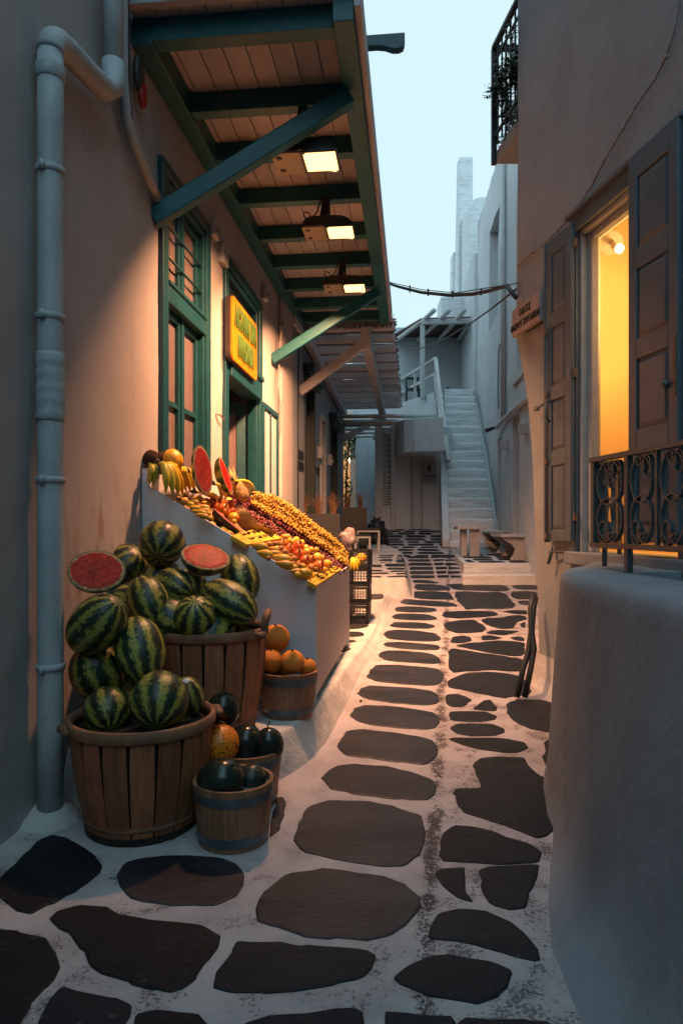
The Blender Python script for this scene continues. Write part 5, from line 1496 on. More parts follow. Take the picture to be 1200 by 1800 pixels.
# outside stairs
sx = lambda y: 2.41 + .12 * (y - 15.2)
stt = thing('outside_staircase', V((3, 17, 1)), 'steep whitewashed outside staircase climbing to the upper terrace', 'staircase')
nst = 18; y = 15.2; z = .92
rise = (5.45 - .92) / nst; run = 4.7 / nst
r9 = random.Random(9)
for k in range(nst):
    ya = y + k * run; g = G()
    zt_ = z + (k + 1) * rise
    w0, w1 = sx(ya), sx(ya) + 1.06 - .012 * k + .0
    vs = []; cols = 10
    zz_ = [zt_ - rise - .02, zt_ - rise * .5, zt_ - .035, zt_ - .008, zt_]
    for i in range(cols + 1):
        x = w0 + (w1 - w0) * i / cols
        for j, q in enumerate(zz_):
            vs.append((x, ya + .015 * mnoise.noise((x * 2.2, k * 3.1, q * 4)) + (.0, .0, .0, .015, .05)[j], q + .012 * mnoise.noise((x * 1.7, k * 2.3, 1)) * (j > 1)))
        vs.append((x, ya + run + .06, zt_))
    g.add(vs, [(i * 6 + j, i * 6 + j + 1, (i + 1) * 6 + j + 1, (i + 1) * 6 + j) for i in range(cols) for j in range(5)])
    g.build('step', M['stepwhite'], stt, smooth=True)
g = G()
yb = y + nst * run
g.hexa([V((sx(15.2) - .16, 15.25, .8)), V((sx(15.2) + .02, 15.25, .8)), V((sx(yb) + .02, yb, .8)), V((sx(yb) - .16, yb, .8)),
        V((sx(15.2) - .16, 15.25, 1.22)), V((sx(15.2) + .02, 15.25, 1.22)), V((sx(yb) + .02, yb, 5.42)), V((sx(yb) - .16, yb, 5.42))])
g.build('stair_wall', M['farplaster'], stt, bevel=.03)
g = G(); g.hexa([V((sx(15.2), 15.35, .5)), V((3.6, 15.35, .5)), V((3.98, yb, .5)), V((sx(yb), yb, .5)), V((sx(15.2), 15.35, .9)), V((3.6, 15.35, .9)), V((3.98, yb, 5.3)), V((sx(yb), yb, 5.3))])
g.build('stair_core', M['farplaster'], stt)
# railing on the stair and round the terrace
hr = thing('white_handrail', V((2.7, 18, 4)), 'white painted timber handrail down the outside stairs and along the terrace', 'railing')
pA = V((2.74, 19.9, 6.40)); pBt = V((2.66, 17.0, 3.13)); pC = V((1.90, 23.2, 6.40))
g = G(); g.beam(pBt, pA, .10, .07); g.build('stair_rail', M['whitepaint'], hr, bevel=.01)
g = G(); g.beam(pA, pC, .07, .08); g.build('top_rail', M['whitepaint'], hr, bevel=.01)
g = G(); g.beam(pA - V((0, 0, .45)), pC - V((0, 0, .45)), .06, .08); g.build('middle_rail', M['whitepaint'], hr, bevel=.01)
g = G(); g.beam(pBt + V((-.09, .0, .25)), pA + V((-.04, 0, -.45)), .05, .06); g.build('stair_rail', M['whitepaint'], hr, bevel=.01)
for t in (0, .5, 1):
    p = pA.lerp(pC, t); g = G(); g.beam(V((p.x, p.y, 5.3)), p, .08, .08, up=(1, 0, 0)); g.build('post', M['whitepaint'], hr, bevel=.006)

# block with the plain door, canopy balcony and lattice
blk = thing('low_building', V((1.9, 17.6, 1.4)), 'white low building with a plain door, overhanging canopy and brick lattice', 'building')
g = G()
FW = Frame(0, 0, 1)
def fx(x, d, z): return V((x, 17.6 - d, z))
def wallx(g, x0, x1, z0, z1, holes, y, reveal=.2, step=.5):
    xs_ = sorted({x0, x1, *[h[0] for h in holes], *[h[1] for h in holes]}); zs_ = sorted({z0, z1, *[h[2] for h in holes], *[h[3] for h in holes]})
    for a, b in zip(xs_, xs_[1:]):
        for c, d in zip(zs_, zs_[1:]):
            cx, cz = (a + b) / 2, (c + d) / 2
            if any(h[0] < cx < h[1] and h[2] < cz < h[3] for h in holes): continue
            g.add([(a, y, c), (b, y, c), (b, y, d), (a, y, d)], [(0, 1, 2, 3)])
    for a, b, c, d in holes:
        g.add([(a, y, c), (b, y, c), (b, y, d), (a, y, d), (a, y + reveal, c), (b, y + reveal, c), (b, y + reveal, d), (a, y + reveal, d)], [(0, 1, 5, 4), (1, 2, 6, 5), (2, 3, 7, 6), (3, 0, 4, 7)])
dh = (1.80, 2.08, 1.3, 3.30); lh = (1.06, 1.25, 2.0, 3.85)
wallx(g, .98, 2.85, 1.2, 4.05, [dh, lh], 17.6)
g.add([(.98, 17.6, 1.2), (.98, 19.6, 1.2), (.98, 19.6, 4.05), (.98, 17.6, 4.05)], [(0, 1, 2, 3)])
g.add([(.98, 17.6, 4.05), (2.85, 17.6, 4.05), (2.85, 20.5, 4.05), (.98, 20.5, 4.05)], [(0, 1, 2, 3)])
g.build('wall', M['farplaster'], blk)
for x0_, x1_ in ((.94, 1.04), (1.27, 1.37)):
    g = G(); g.box(x0_, x1_, 17.50, 17.60, 1.2, 4.12); g.build('pier', M['whitepaint'], blk, bevel=.01)
# door
g = G(); g.box(1.80, 2.08, 17.68, 17.72, 1.35, 3.3); dd_ = g.build('door', M['farplaster'], blk)
g = G(); g.box(1.79, 1.83, 17.57, 17.66, 1.35, 3.3); g.box(2.06, 2.09, 17.57, 17.66, 1.35, 3.3); g.build('frame', M['capband'], dd_, bevel=.004)
g = G(); g.box(2.03, 2.05, 17.62, 17.68, 2.3, 2.36); g.build('handle', M['iron'], dd_)
# lattice of bricks
g = G(); g.box(1.06, 1.25, 17.74, 17.78, 2.0, 3.85); g.build('lattice_back', M['darkglass'], blk)
zz_ = 2.0; k = 0
bme = None
while zz_ < 3.84:
    for q_ in range(2):
        xa = 1.06 + q_ * .095 - (.03 if k % 2 else 0)
        xb = min(1.25, xa + .088); xa = max(1.06, xa)
        g = G(); g.box(xa, xb, 17.60, 17.70, zz_, zz_ + .05); g.build('brick', M['whitepaint'], blk)
    zz_ += .068; k += 1
# canopy with a rounded front
g = G(); arc = [(1.38, 17.58), (1.40, 17.0), (1.52, 16.62), (1.75, 16.4), (2.1, 16.25), (2.42, 16.2), (2.42, 17.58)]
g.prism([V((x, y_, 3.25 if False else 3.28)) for x, y_ in arc], (0, 0, .82)); g.build('canopy', M['farplaster'], blk, bevel=.02)
# shop sign by the door
gs = thing('door_sign', V((2.22, 17.5, 3)), 'pale sign with dark leaf emblem and lettering beside the plain door', 'sign')
g = G(); g.box(2.10, 2.46, 17.55, 17.58, 2.62, 3.22); g.build('plate', M['capband'], gs, bevel=.004)
g = G(); q = [(.0, .17), (.035, .09), (.03, .05), (.05, .02), (.045, -.05), (.0, -.10), (-.045, -.05), (-.045, .03), (-.02, .09)]
g.prism([V((2.25 + x, 17.545, 2.99 + z)) for x, z in q], (0, -.006, 0)); g.build('leaf_emblem', M['letblack'], gs)
me = text_mesh('GreenCommon', .085, .003, M['letblack'], .58, .004)
me.transform(Matrix(((1, 0, 0, 0), (0, 0, -1, 0), (0, 1, 0, 0), (0, 0, 0, 1)))); me.transform(Matrix.Translation((2.275, 17.542, 2.79)))
link('lettering', me, gs)
g = G(); g.box(2.13, 2.42, 17.54, 17.548, 2.715, 2.722); g.build('underline', M['letblack'], gs)
# white beams between the side building and this block
wp = thing('white_pergola', V((1.2, 18, 4.2)), 'white round-beamed pergola spanning the lane towards the low building', 'pergola')
for (y_, z_, x0_, x1_, r_) in ((16.7, 4.18, .0, 2.35, .05), (17.15, 4.10, .02, 2.42, .075), (18.0, 4.16, .0, 1.9, .05), (18.8, 4.17, .05, 1.7, .05), (19.6, 4.17, .05, 1.6, .05), (20.4, 4.17, .05, 1.5, .045)):
    g = G(); g.tube([V((x0_, y_, z_)), V(((x0_ + x1_) / 2, y_, z_ + .02)), V((x1_, y_, z_))], r_, 8); g.build('beam', M['whitepaint'], wp, smooth=True)
g = G(); g.beam(V((1.0, 17.45, 4.22)), V((1.0, 21, 4.22)), .10, .12); g.beam(V((.04, 16.9, 4.0)), V((.1, 21, 4.0)), .08, .1); g.build('side_beam', M['whitepaint'], wp, bevel=.01)
for x_ in (.86,):
    g = G(); g.box(x_, x_ + .1, 17.46, 17.56, 1.35, 4.12); g.build('post', M['whitepaint'], wp, bevel=.008)

# upper terrace house behind
ut = thing('terrace_house', V((2.5, 22, 5.4)), 'upper white house with a dark-boarded log porch roof and chimney block', 'building')
g = G()
g.hexa([V((2.74, 19.9, 1)), V((4.3, 20.0, 1)), V((4.3, 25, 1)), V((.3, 25, 1)), V((2.74, 19.9, 5.42)), V((4.3, 20.0, 5.42)), V((4.3, 25, 5.42)), V((.3, 25, 5.42))])
g.build('terrace_base', M['farplaster'], ut, bevel=.02)
g = G(); g.box(1.55, 4.4, 22.8, 26, 5.4, 8.15); g.box(.4, 1.56, 24.5, 26, 4.0, 8.3); g.build('wall', M['farplaster'], ut, bevel=.03)
g = G(); P0_ = [V((2.38, 20.4, 7.66)), V((4.02, 20.4, 7.70)), V((4.1, 22.8, 7.80)), V((1.66, 22.8, 7.80))]
g.prism(P0_, (0, 0, .07)); g.build('roof', M['rooftile'], ut, bevel=.01)
g = G(); g.beam(V((2.40, 20.35, 7.58)), V((4.02, 20.35, 7.62)), .13, .15); g.build('front_beam', M['whitepaint'], ut, bevel=.02)
for i, (x0_, x1_) in enumerate(((2.45, 1.78), (2.93, 2.5), (3.42, 3.2), (3.9, 3.85))):
    g = G(); a_ = V((x0_, 20.4, 7.66)); b_ = V((x1_, 22.7, 7.72)); dlt = (a_ - b_).normalized()
    g.tube([b_ + V((0, 0, -.06)), a_ + V((0, 0, .0)), a_ + dlt * .5 + V((0.12, 0, .16))], .07, 10); g.build('rafter_log', M['whitepaint'], ut, smooth=True)
g = G(); g.beam(V((2.42, 20.4, 5.3)), V((2.42, 20.4, 7.52)), .13, .13, up=(1, 0, 0)); g.build('post', M['whitepaint'], ut, bevel=.02)
g = G(); g.box(3.25, 4.15, 22.4, 23.3, 8.1, 9.05); g.build('chimney_base', M['stepwhite'], ut, bevel=.06)
g = G(); g.hexa([V((3.86, 22.9, 8.8)), V((4.42, 22.9, 8.8)), V((4.42, 23.5, 8.8)), V((3.86, 23.5, 8.8)), V((3.95, 22.95, 13.95)), V((4.42, 22.95, 13.95)), V((4.42, 23.45, 13.95)), V((3.95, 23.45, 13.95))])
g.build('chimney', M['stepwhite'], ut, bevel=.07)
g = G(); g.hexa([V((3.75, 23.6, 5)), V((4.0, 23.6, 5)), V((4.0, 24.2, 5)), V((3.75, 24.2, 5)), V((3.85, 23.6, 11.0)), V((4.0, 23.6, 11.0)), V((4.0, 24.2, 11.0)), V((3.85, 24.2, 11.0))])
g.build('buttress', M['stepwhite'], ut, bevel=.05)
g = G(); pf = []
for k in range(11):
    a = math.pi * (1 - k / 10); pf.append((4.42 + .42 * math.cos(a), 11.3 + .55 * math.sin(a) ** .6 if math.sin(a) > 0 else 11.3))
pf = [(4.0, 5.0)] + pf + [(4.9, 5.0)]
g.prism([V((x, 21.4, z)) for x, z in pf], (0, 1.4, 0)); g.build('rounded_gable', M['stepwhite'], ut, bevel=.05)
# terrace chair, small dark
ch = thing('terrace_chair', V((2.2, 22, 5.42)), 'dark slat-back chair on the upper terrace behind the white railing', 'chair')
cx, cy = 2.28, 21.9
g = G(); g.box(cx - .22, cx + .22, cy - .2, cy + .2, 5.86, 5.9); g.build('seat', M['darkdoor'], ch)
for dx, dy in ((-.2, -.18), (.2, -.18), (-.2, .18), (.2, .18)):
    g = G(); g.box(cx + dx - .02, cx + dx + .02, cy + dy - .02, cy + dy + .02, 5.42, 6.3 if dy > 0 else 5.86); g.build('leg', M['darkdoor'], ch)
g = G(); g.box(cx - .22, cx + .22, cy + .17, cy + .2, 6.24, 6.32)
for k in range(5): g.box(cx - .17 + k * .08, cx - .14 + k * .08, cy + .17, cy + .19, 5.9, 6.24)
g.build('backrest', M['darkdoor'], ch)
g = G(); g.sphere((3.13, 20.05, 5.47), (.05, .05, .05), nu=8, nv=6); g.tube([V((3.13, 20.05, 5.42)), V((3.13, 20.05, 5.58))], .035, 8)
tag(g.build('stair_spotlight', M['black'], None, smooth=True), 'tiny black spotlight at the head of the outside stairs', 'spotlight')

# white wall that closes the lane, lit corner beyond it
ew = thing('end_building', V((.9, 21.6, 1.4)), 'plain white wall closing the lane beyond the pergola', 'building')
g = G(); g.box(.475, 1.5, 21.6, 23.5, 1.2, 4.32); g.build('wall', M['farplaster'], ew, bevel=.03)
g = G(); g.box(1.06, 1.11, 21.52, 21.6, 2.9, 3.05); g.build('wall_lamp_box', M['black'], ew)
fb = thing('corner_cafe', V((.5, 27, 1.4)), 'warmly lit pale wall glimpsed through the narrow gap at the end of the lane', 'building')
g = G(); g.box(-3, 3.2, 27, 27.5, 1.2, 6); g.build('wall', M['cream'], fb)
g = G(); g.box(-3.5, -1.0, 18.5, 27, 1.2, 6); g.build('wall', M['farplaster'], fb)
lt = thing('hanging_lantern', V((.33, 25.2, 3.6)), 'warm glowing lantern hanging in the gap at the end of the lane', 'lantern')
g = G(); g.sphere((.36, 25.2, 3.95), (.10, .10, .13), nu=12, nv=8); g.build('globe', M['bulb'], lt, smooth=True)
g = G(); g.tube([V((.36, 25.2, 4.05)), V((.36, 25.2, 5.0))], .01, 4); g.build('cord', M['cable'], lt)
ld = bpy.data.lights.new('lantern_light', 'POINT'); ld.energy = 130; ld.color = (1.0, .55, .2); ld.shadow_soft_size = .12
lo = bpy.data.objects.new('lantern_light', ld); COL.objects.link(lo); lo.parent = lt; lo.matrix_parent_inverse = parent_world(lt).inverted(); lo.location = (.45, 25.3, 3.7)
# shrub hanging in the gap
g = G(); r6 = random.Random(6)
for k in range(900):
    z = r6.uniform(1.6, 5.2); x = r6.uniform(.1, .75)
    if z < 3.9 and x > .30 + .10 * math.sin(z * 5) : continue
    if z < 3.9 and r6.random() < .45: continue
    c_ = V((x, r6.uniform(23.8, 24.3), z)); u_ = V((r6.uniform(-1, 1), r6.uniform(-.4, .4), r6.uniform(-1, 1))).normalized() * r6.uniform(.04, .09); w_ = u_.orthogonal().normalized() * u_.length * .6
    g.add([c_ - u_, c_ + w_, c_ + u_, c_ - w_], [(0, 1, 2, 3)])
cr = thing('climbing_shrub', V((.2, 24, 1.5)), 'dark leafy climber silhouetted against the warm light in the end gap', 'shrub')
o = g.build('leaves', M['leaf'], cr, fix=False); o['kind'] = 'stuff'
g = G(); g.tube([V((.12, 24, 1.4)), V((.16, 24, 3)), V((.3, 24.05, 5)), V((.7, 24.1, 5.2))], .03, 6); g.build('trunk', M['coconut'], cr)
# horizon-closing houses
for (x0_, x1_, y0_, y1_, h_, lab) in ((-9, -2.0, 27.6, 33, 7.0, 'whitewashed house far behind the lane on the left'), (-2.0, 9, 28.2, 34, 7.2, 'whitewashed house far behind the lane on the right')):
    g = G(); g.box(x0_, x1_, y0_, y1_, 1.2, h_); tag(g.build('distant_house', M['farplaster'], None), lab, 'building')
# behind the camera: an unseen house added to darken the foreground
g = G(); g.box(-3.5, 4.5, -8.0, -7.5, -.1, 6.5); tag(g.build('unseen_shade_house', M['farplaster'], None), 'unseen house added behind the viewer to darken the foreground', 'building')

# overhead cables
def catenary(p0, p1, sag, n=18): return [p0.lerp(p1, i / n) + V((0, 0, -sag * 4 * (i / n) * (1 - i / n))) for i in range(n + 1)]
pL = at(678, 496, 11.0); pR = at(892, 503, 6.3)
ov = thing('overhead_cable', pL, 'thick black cable bundle sagging across the lane from the awning to the corner house', 'cable')
g = G()
g.tube([at(676, 496, 11.05), at(700, 504, 10.3), at(740, 514, 9.3), at(790, 519, 8.2), at(830, 517, 7.5), at(860, 511, 7.0), at(890, 502, 6.4), at(897, 512, 6.25), at(906, 523, 6.1)], .021, 8)
g.build('bundle', M['cable'], ov, smooth=True)
g = G(); g.tube([at(676, 494, 11.0), at(740, 509, 9.3), at(800, 515, 8.0), at(850, 507, 7.1), at(908, 498, 6.1)], .006, 5); g.build('support_wire', M['cable'], ov)
for px, py, Y_ in ((720, 510, 9.8), (752, 516, 9.0), (795, 519, 8.1), (845, 515, 7.25)):
    g = G(); g.tube([at(px, py + 4, Y_), at(px, py - 8, Y_)], .012, 5); g.build('tie', M['cable'], ov)
g = G(); g.tube([at(691, 616, 17), at(740, 612, 14.5), at(780, 597, 11.8), at(820, 573, 9.6), at(860, 545, 7.8), at(906, 509, 6.1)], .011, 6)
tag(g.build('thin_cable', M['cable'], None, smooth=True), 'thin black cable rising from the reed pergola to the corner house', 'cable')
# ---------------------------------------------------------------- baskets and buckets
def basket(loc, r_top, r_bot, h, n, label, seed, gap=.012):
    t = thing('wooden_basket', loc, label, 'basket')
    rs = random.Random(seed)
    cx, cy, cz = loc
    for k in range(n):
        a0 = 2 * math.pi * (k + .5) / n
        wt = 2 * math.pi * r_top / n - gap - rs.uniform(0, .012); wb = 2 * math.pi * r_bot / n - .004 - rs.uniform(0, .004)
        if rs.random() < .4: wt -= .012
        rows_ = 7; vs = []
        off = rs.uniform(-.004, .005)
        for j in range(rows_ + 1):
            s = j / rows_
            r = r_bot + (r_top - r_bot) * s + .02 * math.sin(math.pi * s) * .8 + off * math.sin(math.pi * s)
            w = wb + (wt - wb) * s + .012 * math.sin(math.pi * s)
            zz = .012 + (h - .03) * s
            for (q, th) in ((-1, 0), (0, 0), (1, 0), (1, -.011), (0, -.011), (-1, -.011)):
                a = a0 + q * w / 2 / r
                rr_ = r + th
                vs.append((cx + rr_ * math.cos(a), cy + rr_ * math.sin(a), cz + zz))
        fs = [(j * 6 + q, j * 6 + (q + 1) % 6, (j + 1) * 6 + (q + 1) % 6, (j + 1) * 6 + q) for j in range(rows_) for q in range(6)]
        fs += [tuple(reversed(range(6))), tuple(rows_ * 6 + q for q in range(6))]
        G().add(vs, fs).build('stave', M['stave'], t, bevel=.002, seg=1)
    g = G(); g.lathe([(r_bot - .02, .01), (r_top - .04, h - .05)], loc, 32); g.build('liner', M['liner'], t, smooth=True, fix=False)
    g = G(); g.lathe([(r_bot - .03, .0), (r_bot + .006, .0), (r_bot + .008, .03), (r_bot - .03, .03)], loc, 32); g.build('base', M['liner'], t)
    g = G(); g.lathe([(.0, h * .55), (r_top - .06, h * .56)], loc, 24); g.build('floor_board', M['liner'], t, fix=False)
    for r_, z_, w_ in ((r_top + .004, h - .028, .029), (r_bot + .008, .07, .013)):
        g = G(); wob = lambda a, z: .012 * mnoise.noise((math.cos(a) * 3, math.sin(a) * 3, seed))
        p_ = [(r_ - .010, -w_), (r_ + .004, -w_ * 1.02), (r_ + .009, -w_ * .7), (r_ + .010, 0), (r_ + .008, w_ * .8), (r_, w_), (r_ - .016, w_ * .92), (r_ - .021, 0), (r_ - .019, -w_ * .9), (r_ - .010, -w_)]
        g.lathe(p_, (cx, cy, cz + z_), 48, wob=wob); g.build('rim' if z_ > .2 else 'lower_hoop', M['rimwood'], t, smooth=True)
    return t, r_top, h
def bent_end(t, loc, a, r, z, n=1):
    cx, cy, cz = loc
    g = G(); P = []
    for k in range(7):
        aa = a + (k - 3) * .075; P.append(V((cx + (r + .02 + .012 * math.sin(k)) * math.cos(aa), cy + (r + .02) * math.sin(aa), cz + z + .006 * math.cos(k * 2))))
    g.tube(P, [.010, .018, .023, .025, .023, .018, .008], 8); g.build('rim_lap', M['rimwood'], t, smooth=True)
B1 = (-.985, 3.39, GZ(3.4)); B2 = (-.80, 4.13, PZ)
t1, _, _ = basket(B1, .345, .265, .54, 17, 'large stave basket at the front heaped with striped watermelons', 3)
bent_end(t1, B1, R(205), .345, .50); bent_end(t1, B1, R(20), .345, .52)
t2, _, _ = basket(B2, .345, .27, .62, 17, 'large stave basket behind on the raised pavement heaped with watermelons', 5, gap=.008)
a = R(-10); c_ = V((B2[0] + .36 * math.cos(a), B2[1] + .36 * math.sin(a), B2[2] + .64))
g = G(); g.tube([c_ + V((-.02, -.07, -.06)), c_ + V((.0, -.05, .04)), c_ + V((.01, .0, .07)), c_ + V((0, .06, .04)), c_ + V((-.02, .08, -.05))], [.015, .021, .022, .02, .014], 8); g.build('handle', M['rimwood'], t2, smooth=True)
bent_end(t2, B2, R(-20), .345, .59)

def bucket(loc, label, n=20, seed=1):
    t = thing('wooden_bucket', loc, label, 'bucket')
    rt, rb, h = .188, .158, .285
    cx, cy, cz = loc
    rs = random.Random(seed)
    cuts = [0]
    for k in range(n): cuts.append(cuts[-1] + rs.uniform(.6, 1.5))
    tot = cuts[-1]
    for k in range(n):
        a0 = cuts[k] / tot * 2 * math.pi + .004; a1 = cuts[k + 1] / tot * 2 * math.pi - .004
        vs = []
        for z_, r in ((0, rb), (h * .5, (rt + rb) / 2 + .003), (h, rt)):
            for q in range(4):
                a = a0 + (a1 - a0) * q / 3; vs.append((cx + r * math.cos(a), cy + r * math.sin(a), cz + z_))
            for q in range(4):
                a = a1 + (a0 - a1) * q / 3; vs.append((cx + (r - .016) * math.cos(a), cy + (r - .016) * math.sin(a), cz + z_))
        fs = [(j * 8 + q, j * 8 + (q + 1) % 8, (j + 1) * 8 + (q + 1) % 8, (j + 1) * 8 + q) for j in range(2) for q in range(8)] + [tuple(reversed(range(8))), tuple(16 + q for q in range(8))]
        G().add(vs, fs).build('stave', M['bstave'], t)
    for z_, w_ in ((h - .052, .022), (.045, .021)):
        r = rb + (rt - rb) * z_ / h + .0035
        s = (rt - rb) / h
        g = G(); g.lathe([(r - w_ * s - .002, -w_), (r - w_ * s + .002, -w_), (r + w_ * s + .002, w_), (r + w_ * s - .002, w_)], (cx, cy, cz + z_), 40)
        for da in (0, .09, .3):
            a = R(-68) + da; g.sphere((cx + (r + .002) * math.cos(a), cy + (r + .002) * math.sin(a), cz + z_), (.005, .005, .005), nu=6, nv=4)
        g.build('hoop', M['hoop'], t)
    g = G(); g.lathe([(.0, .13), (rt - .03, .14)], loc, 24); g.build('bucket_floor', M['liner'], t, fix=False)
    return t
K1 = (-.508, 3.215, GZ(3.2)); K2 = (-.505, 3.625, GZ(3.6)); K3 = (-.345, 4.435, PZ)
bucket(K1, 'small hooped bucket at the very front holding two dark melons', seed=1)
bucket(K2, 'small hooped bucket behind the front one, holding dark melons and an orange mottled one', seed=2)
bucket(K3, 'small hooped bucket of orange melons beside the stall on the raised pavement', seed=3)

# ---------------------------------------------------------------- melons
def unit_melon(seed):
    rs = random.Random(seed); o1 = rs.uniform(0, 9)
    def sh(p, a, t):
        k = 1 + .012 * math.cos(9 * a + o1) * math.sin(t) ** 2 + .02 * mnoise.noise((p.x * 1.1 + o1, p.y * 1.1, p.z * 1.1))
        q = p * k
        if t < .3: q.z -= .03 * (1 - t / .3)
        return q
    g = G(); g.sphere(nu=36, nv=22, shape=sh); return g.build('watermelon', M['melon'], smooth=True, mesh_only=True)
MM = [unit_melon(i) for i in range(4)]
def plain_mesh(nm, m, seed=0, lob=0):
    def sh(p, a, t):
        k = 1 + lob * math.cos(8 * a) * math.sin(t) ** 2 + .02 * mnoise.noise((p.x * 1.3 + seed, p.y * 1.3, p.z * 1.3))
        return p * k
    g = G(); g.sphere(nu=32, nv=18, shape=sh); return g.build(nm, m, smooth=True, mesh_only=True)
def place(name, me, px, py, Y, rx, rz, axis, label, cat, group=None, roll=0, ry=None, loc=None):
    o = bpy.data.objects.new(name, me); COL.objects.link(o)
    c_ = loc if loc is not None else at(px, py, Y)
    q = V(axis).normalized().to_track_quat('Z', 'Y')
    m = q.to_matrix().to_4x4() @ Matrix.Rotation(roll, 4, 'Z')
    s = Y / F
    if loc is not None: s = 1
    o.matrix_basis = Matrix.Translation(c_) @ m @ Matrix.Diagonal((rx * s, (ry or rx) * s, rz * s, 1))
    tag(o, label, cat, group)
    return o
GR = 'striped watermelons in the basket heap'
W = [ # px, py, Y, r minor px, r major px, axis, label
 (285, 955, 4.28, 40, 42, (.05, -.86, -.5), 'roundest striped watermelon on top of the heap with its blossom end towards the lane'),
 (226, 993, 4.42, 38, 36, (.6, -.3, .6), 'striped watermelon mostly hidden behind the left cut half at the back of the heap'),
 (422, 1019, 4.36, 35, 46, (.25, -.3, -.9), 'upright striped watermelon at the right end of the heap against the stall panel'),
 (308, 1032, 4.06, 33, 42, (.85, -.45, -.3), 'striped watermelon in the middle of the heap just under the topmost one'),
 (262, 1060, 3.93, 37, 51, (.42, -.25, -.85), 'long striped watermelon leaning left of the middle of the heap'),
 (404, 1059, 3.98, 37, 56, (.85, -.3, -.48), 'long striped watermelon lying along the right rim of the rear basket'),
 (343, 1084, 3.86, 37, 38, (.1, -.6, .7), 'small striped watermelon nestled at the front rim of the rear basket'),
 (171, 1098, 3.50, 46, 65, (.66, -.3, .66), 'biggest striped watermelon, leaning left beside the drainpipe'),
 (247, 1143, 3.56, 43, 62, (.30, -.35, -.9), 'upright striped watermelon above the front basket next to the big left one'),
 (170, 1180, 3.62, 46, 52, (.3, .2, -.9), 'shaded striped watermelon low on the left under the biggest one'),
 (280, 1232, 3.27, 51, 54, (.10, -.80, -.62), 'striped watermelon at the front of the front basket with its blossom end showing'),
 (190, 1250, 3.35, 42, 44, (.35, -.7, -.5), 'dull striped watermelon at the left inside the front basket'),
]
for i, (px, py, Y, a, b, ax, lab) in enumerate(W):
    place('watermelon', MM[i % 4], px, py, Y, a, b, ax, lab, 'watermelon', None, roll=i * 1.3)
o = place('watermelon', MM[1], 333, 1224, 3.50, 27, 37, (-.25, -.2, .9), 'dark striped watermelon with a round sticker at the right of the front basket', 'watermelon', roll=.4)
sp_ = at(327, 1197, 3.43); g = G(); g.sphere(sp_, (.020, .006, .018), nu=14, nv=6, M=Matrix.Rotation(R(-50), 4, 'X')); st_ = g.build('sticker', M['sticker'], None, smooth=True)
st_.parent = o; st_.matrix_parent_inverse = o.matrix_basis.inverted()
for i, (x, y, z) in enumerate(((-1.22, 3.80, .58), (-1.2, 3.85, .30), (-.98, 3.95, .95), (-.72, 4.22, .92), (-.95, 4.2, 1.08), (-1.22, 4.1, 1.03), (-1.24, 4.1, .75), (-1.1, 3.55, .50), (-.88, 3.5, .48), (-.75, 3.95, .88), (-1.15, 4.35, 1.15))):
    place('watermelon', MM[i % 4], 0, 0, 4, .135, .16, (r9.uniform(-1, 1), r9.uniform(-1, 1), .5), 'striped watermelon buried inside the heap, barely showing between the others', 'watermelon', 'watermelons buried in the heap', loc=V((x, y, z)))

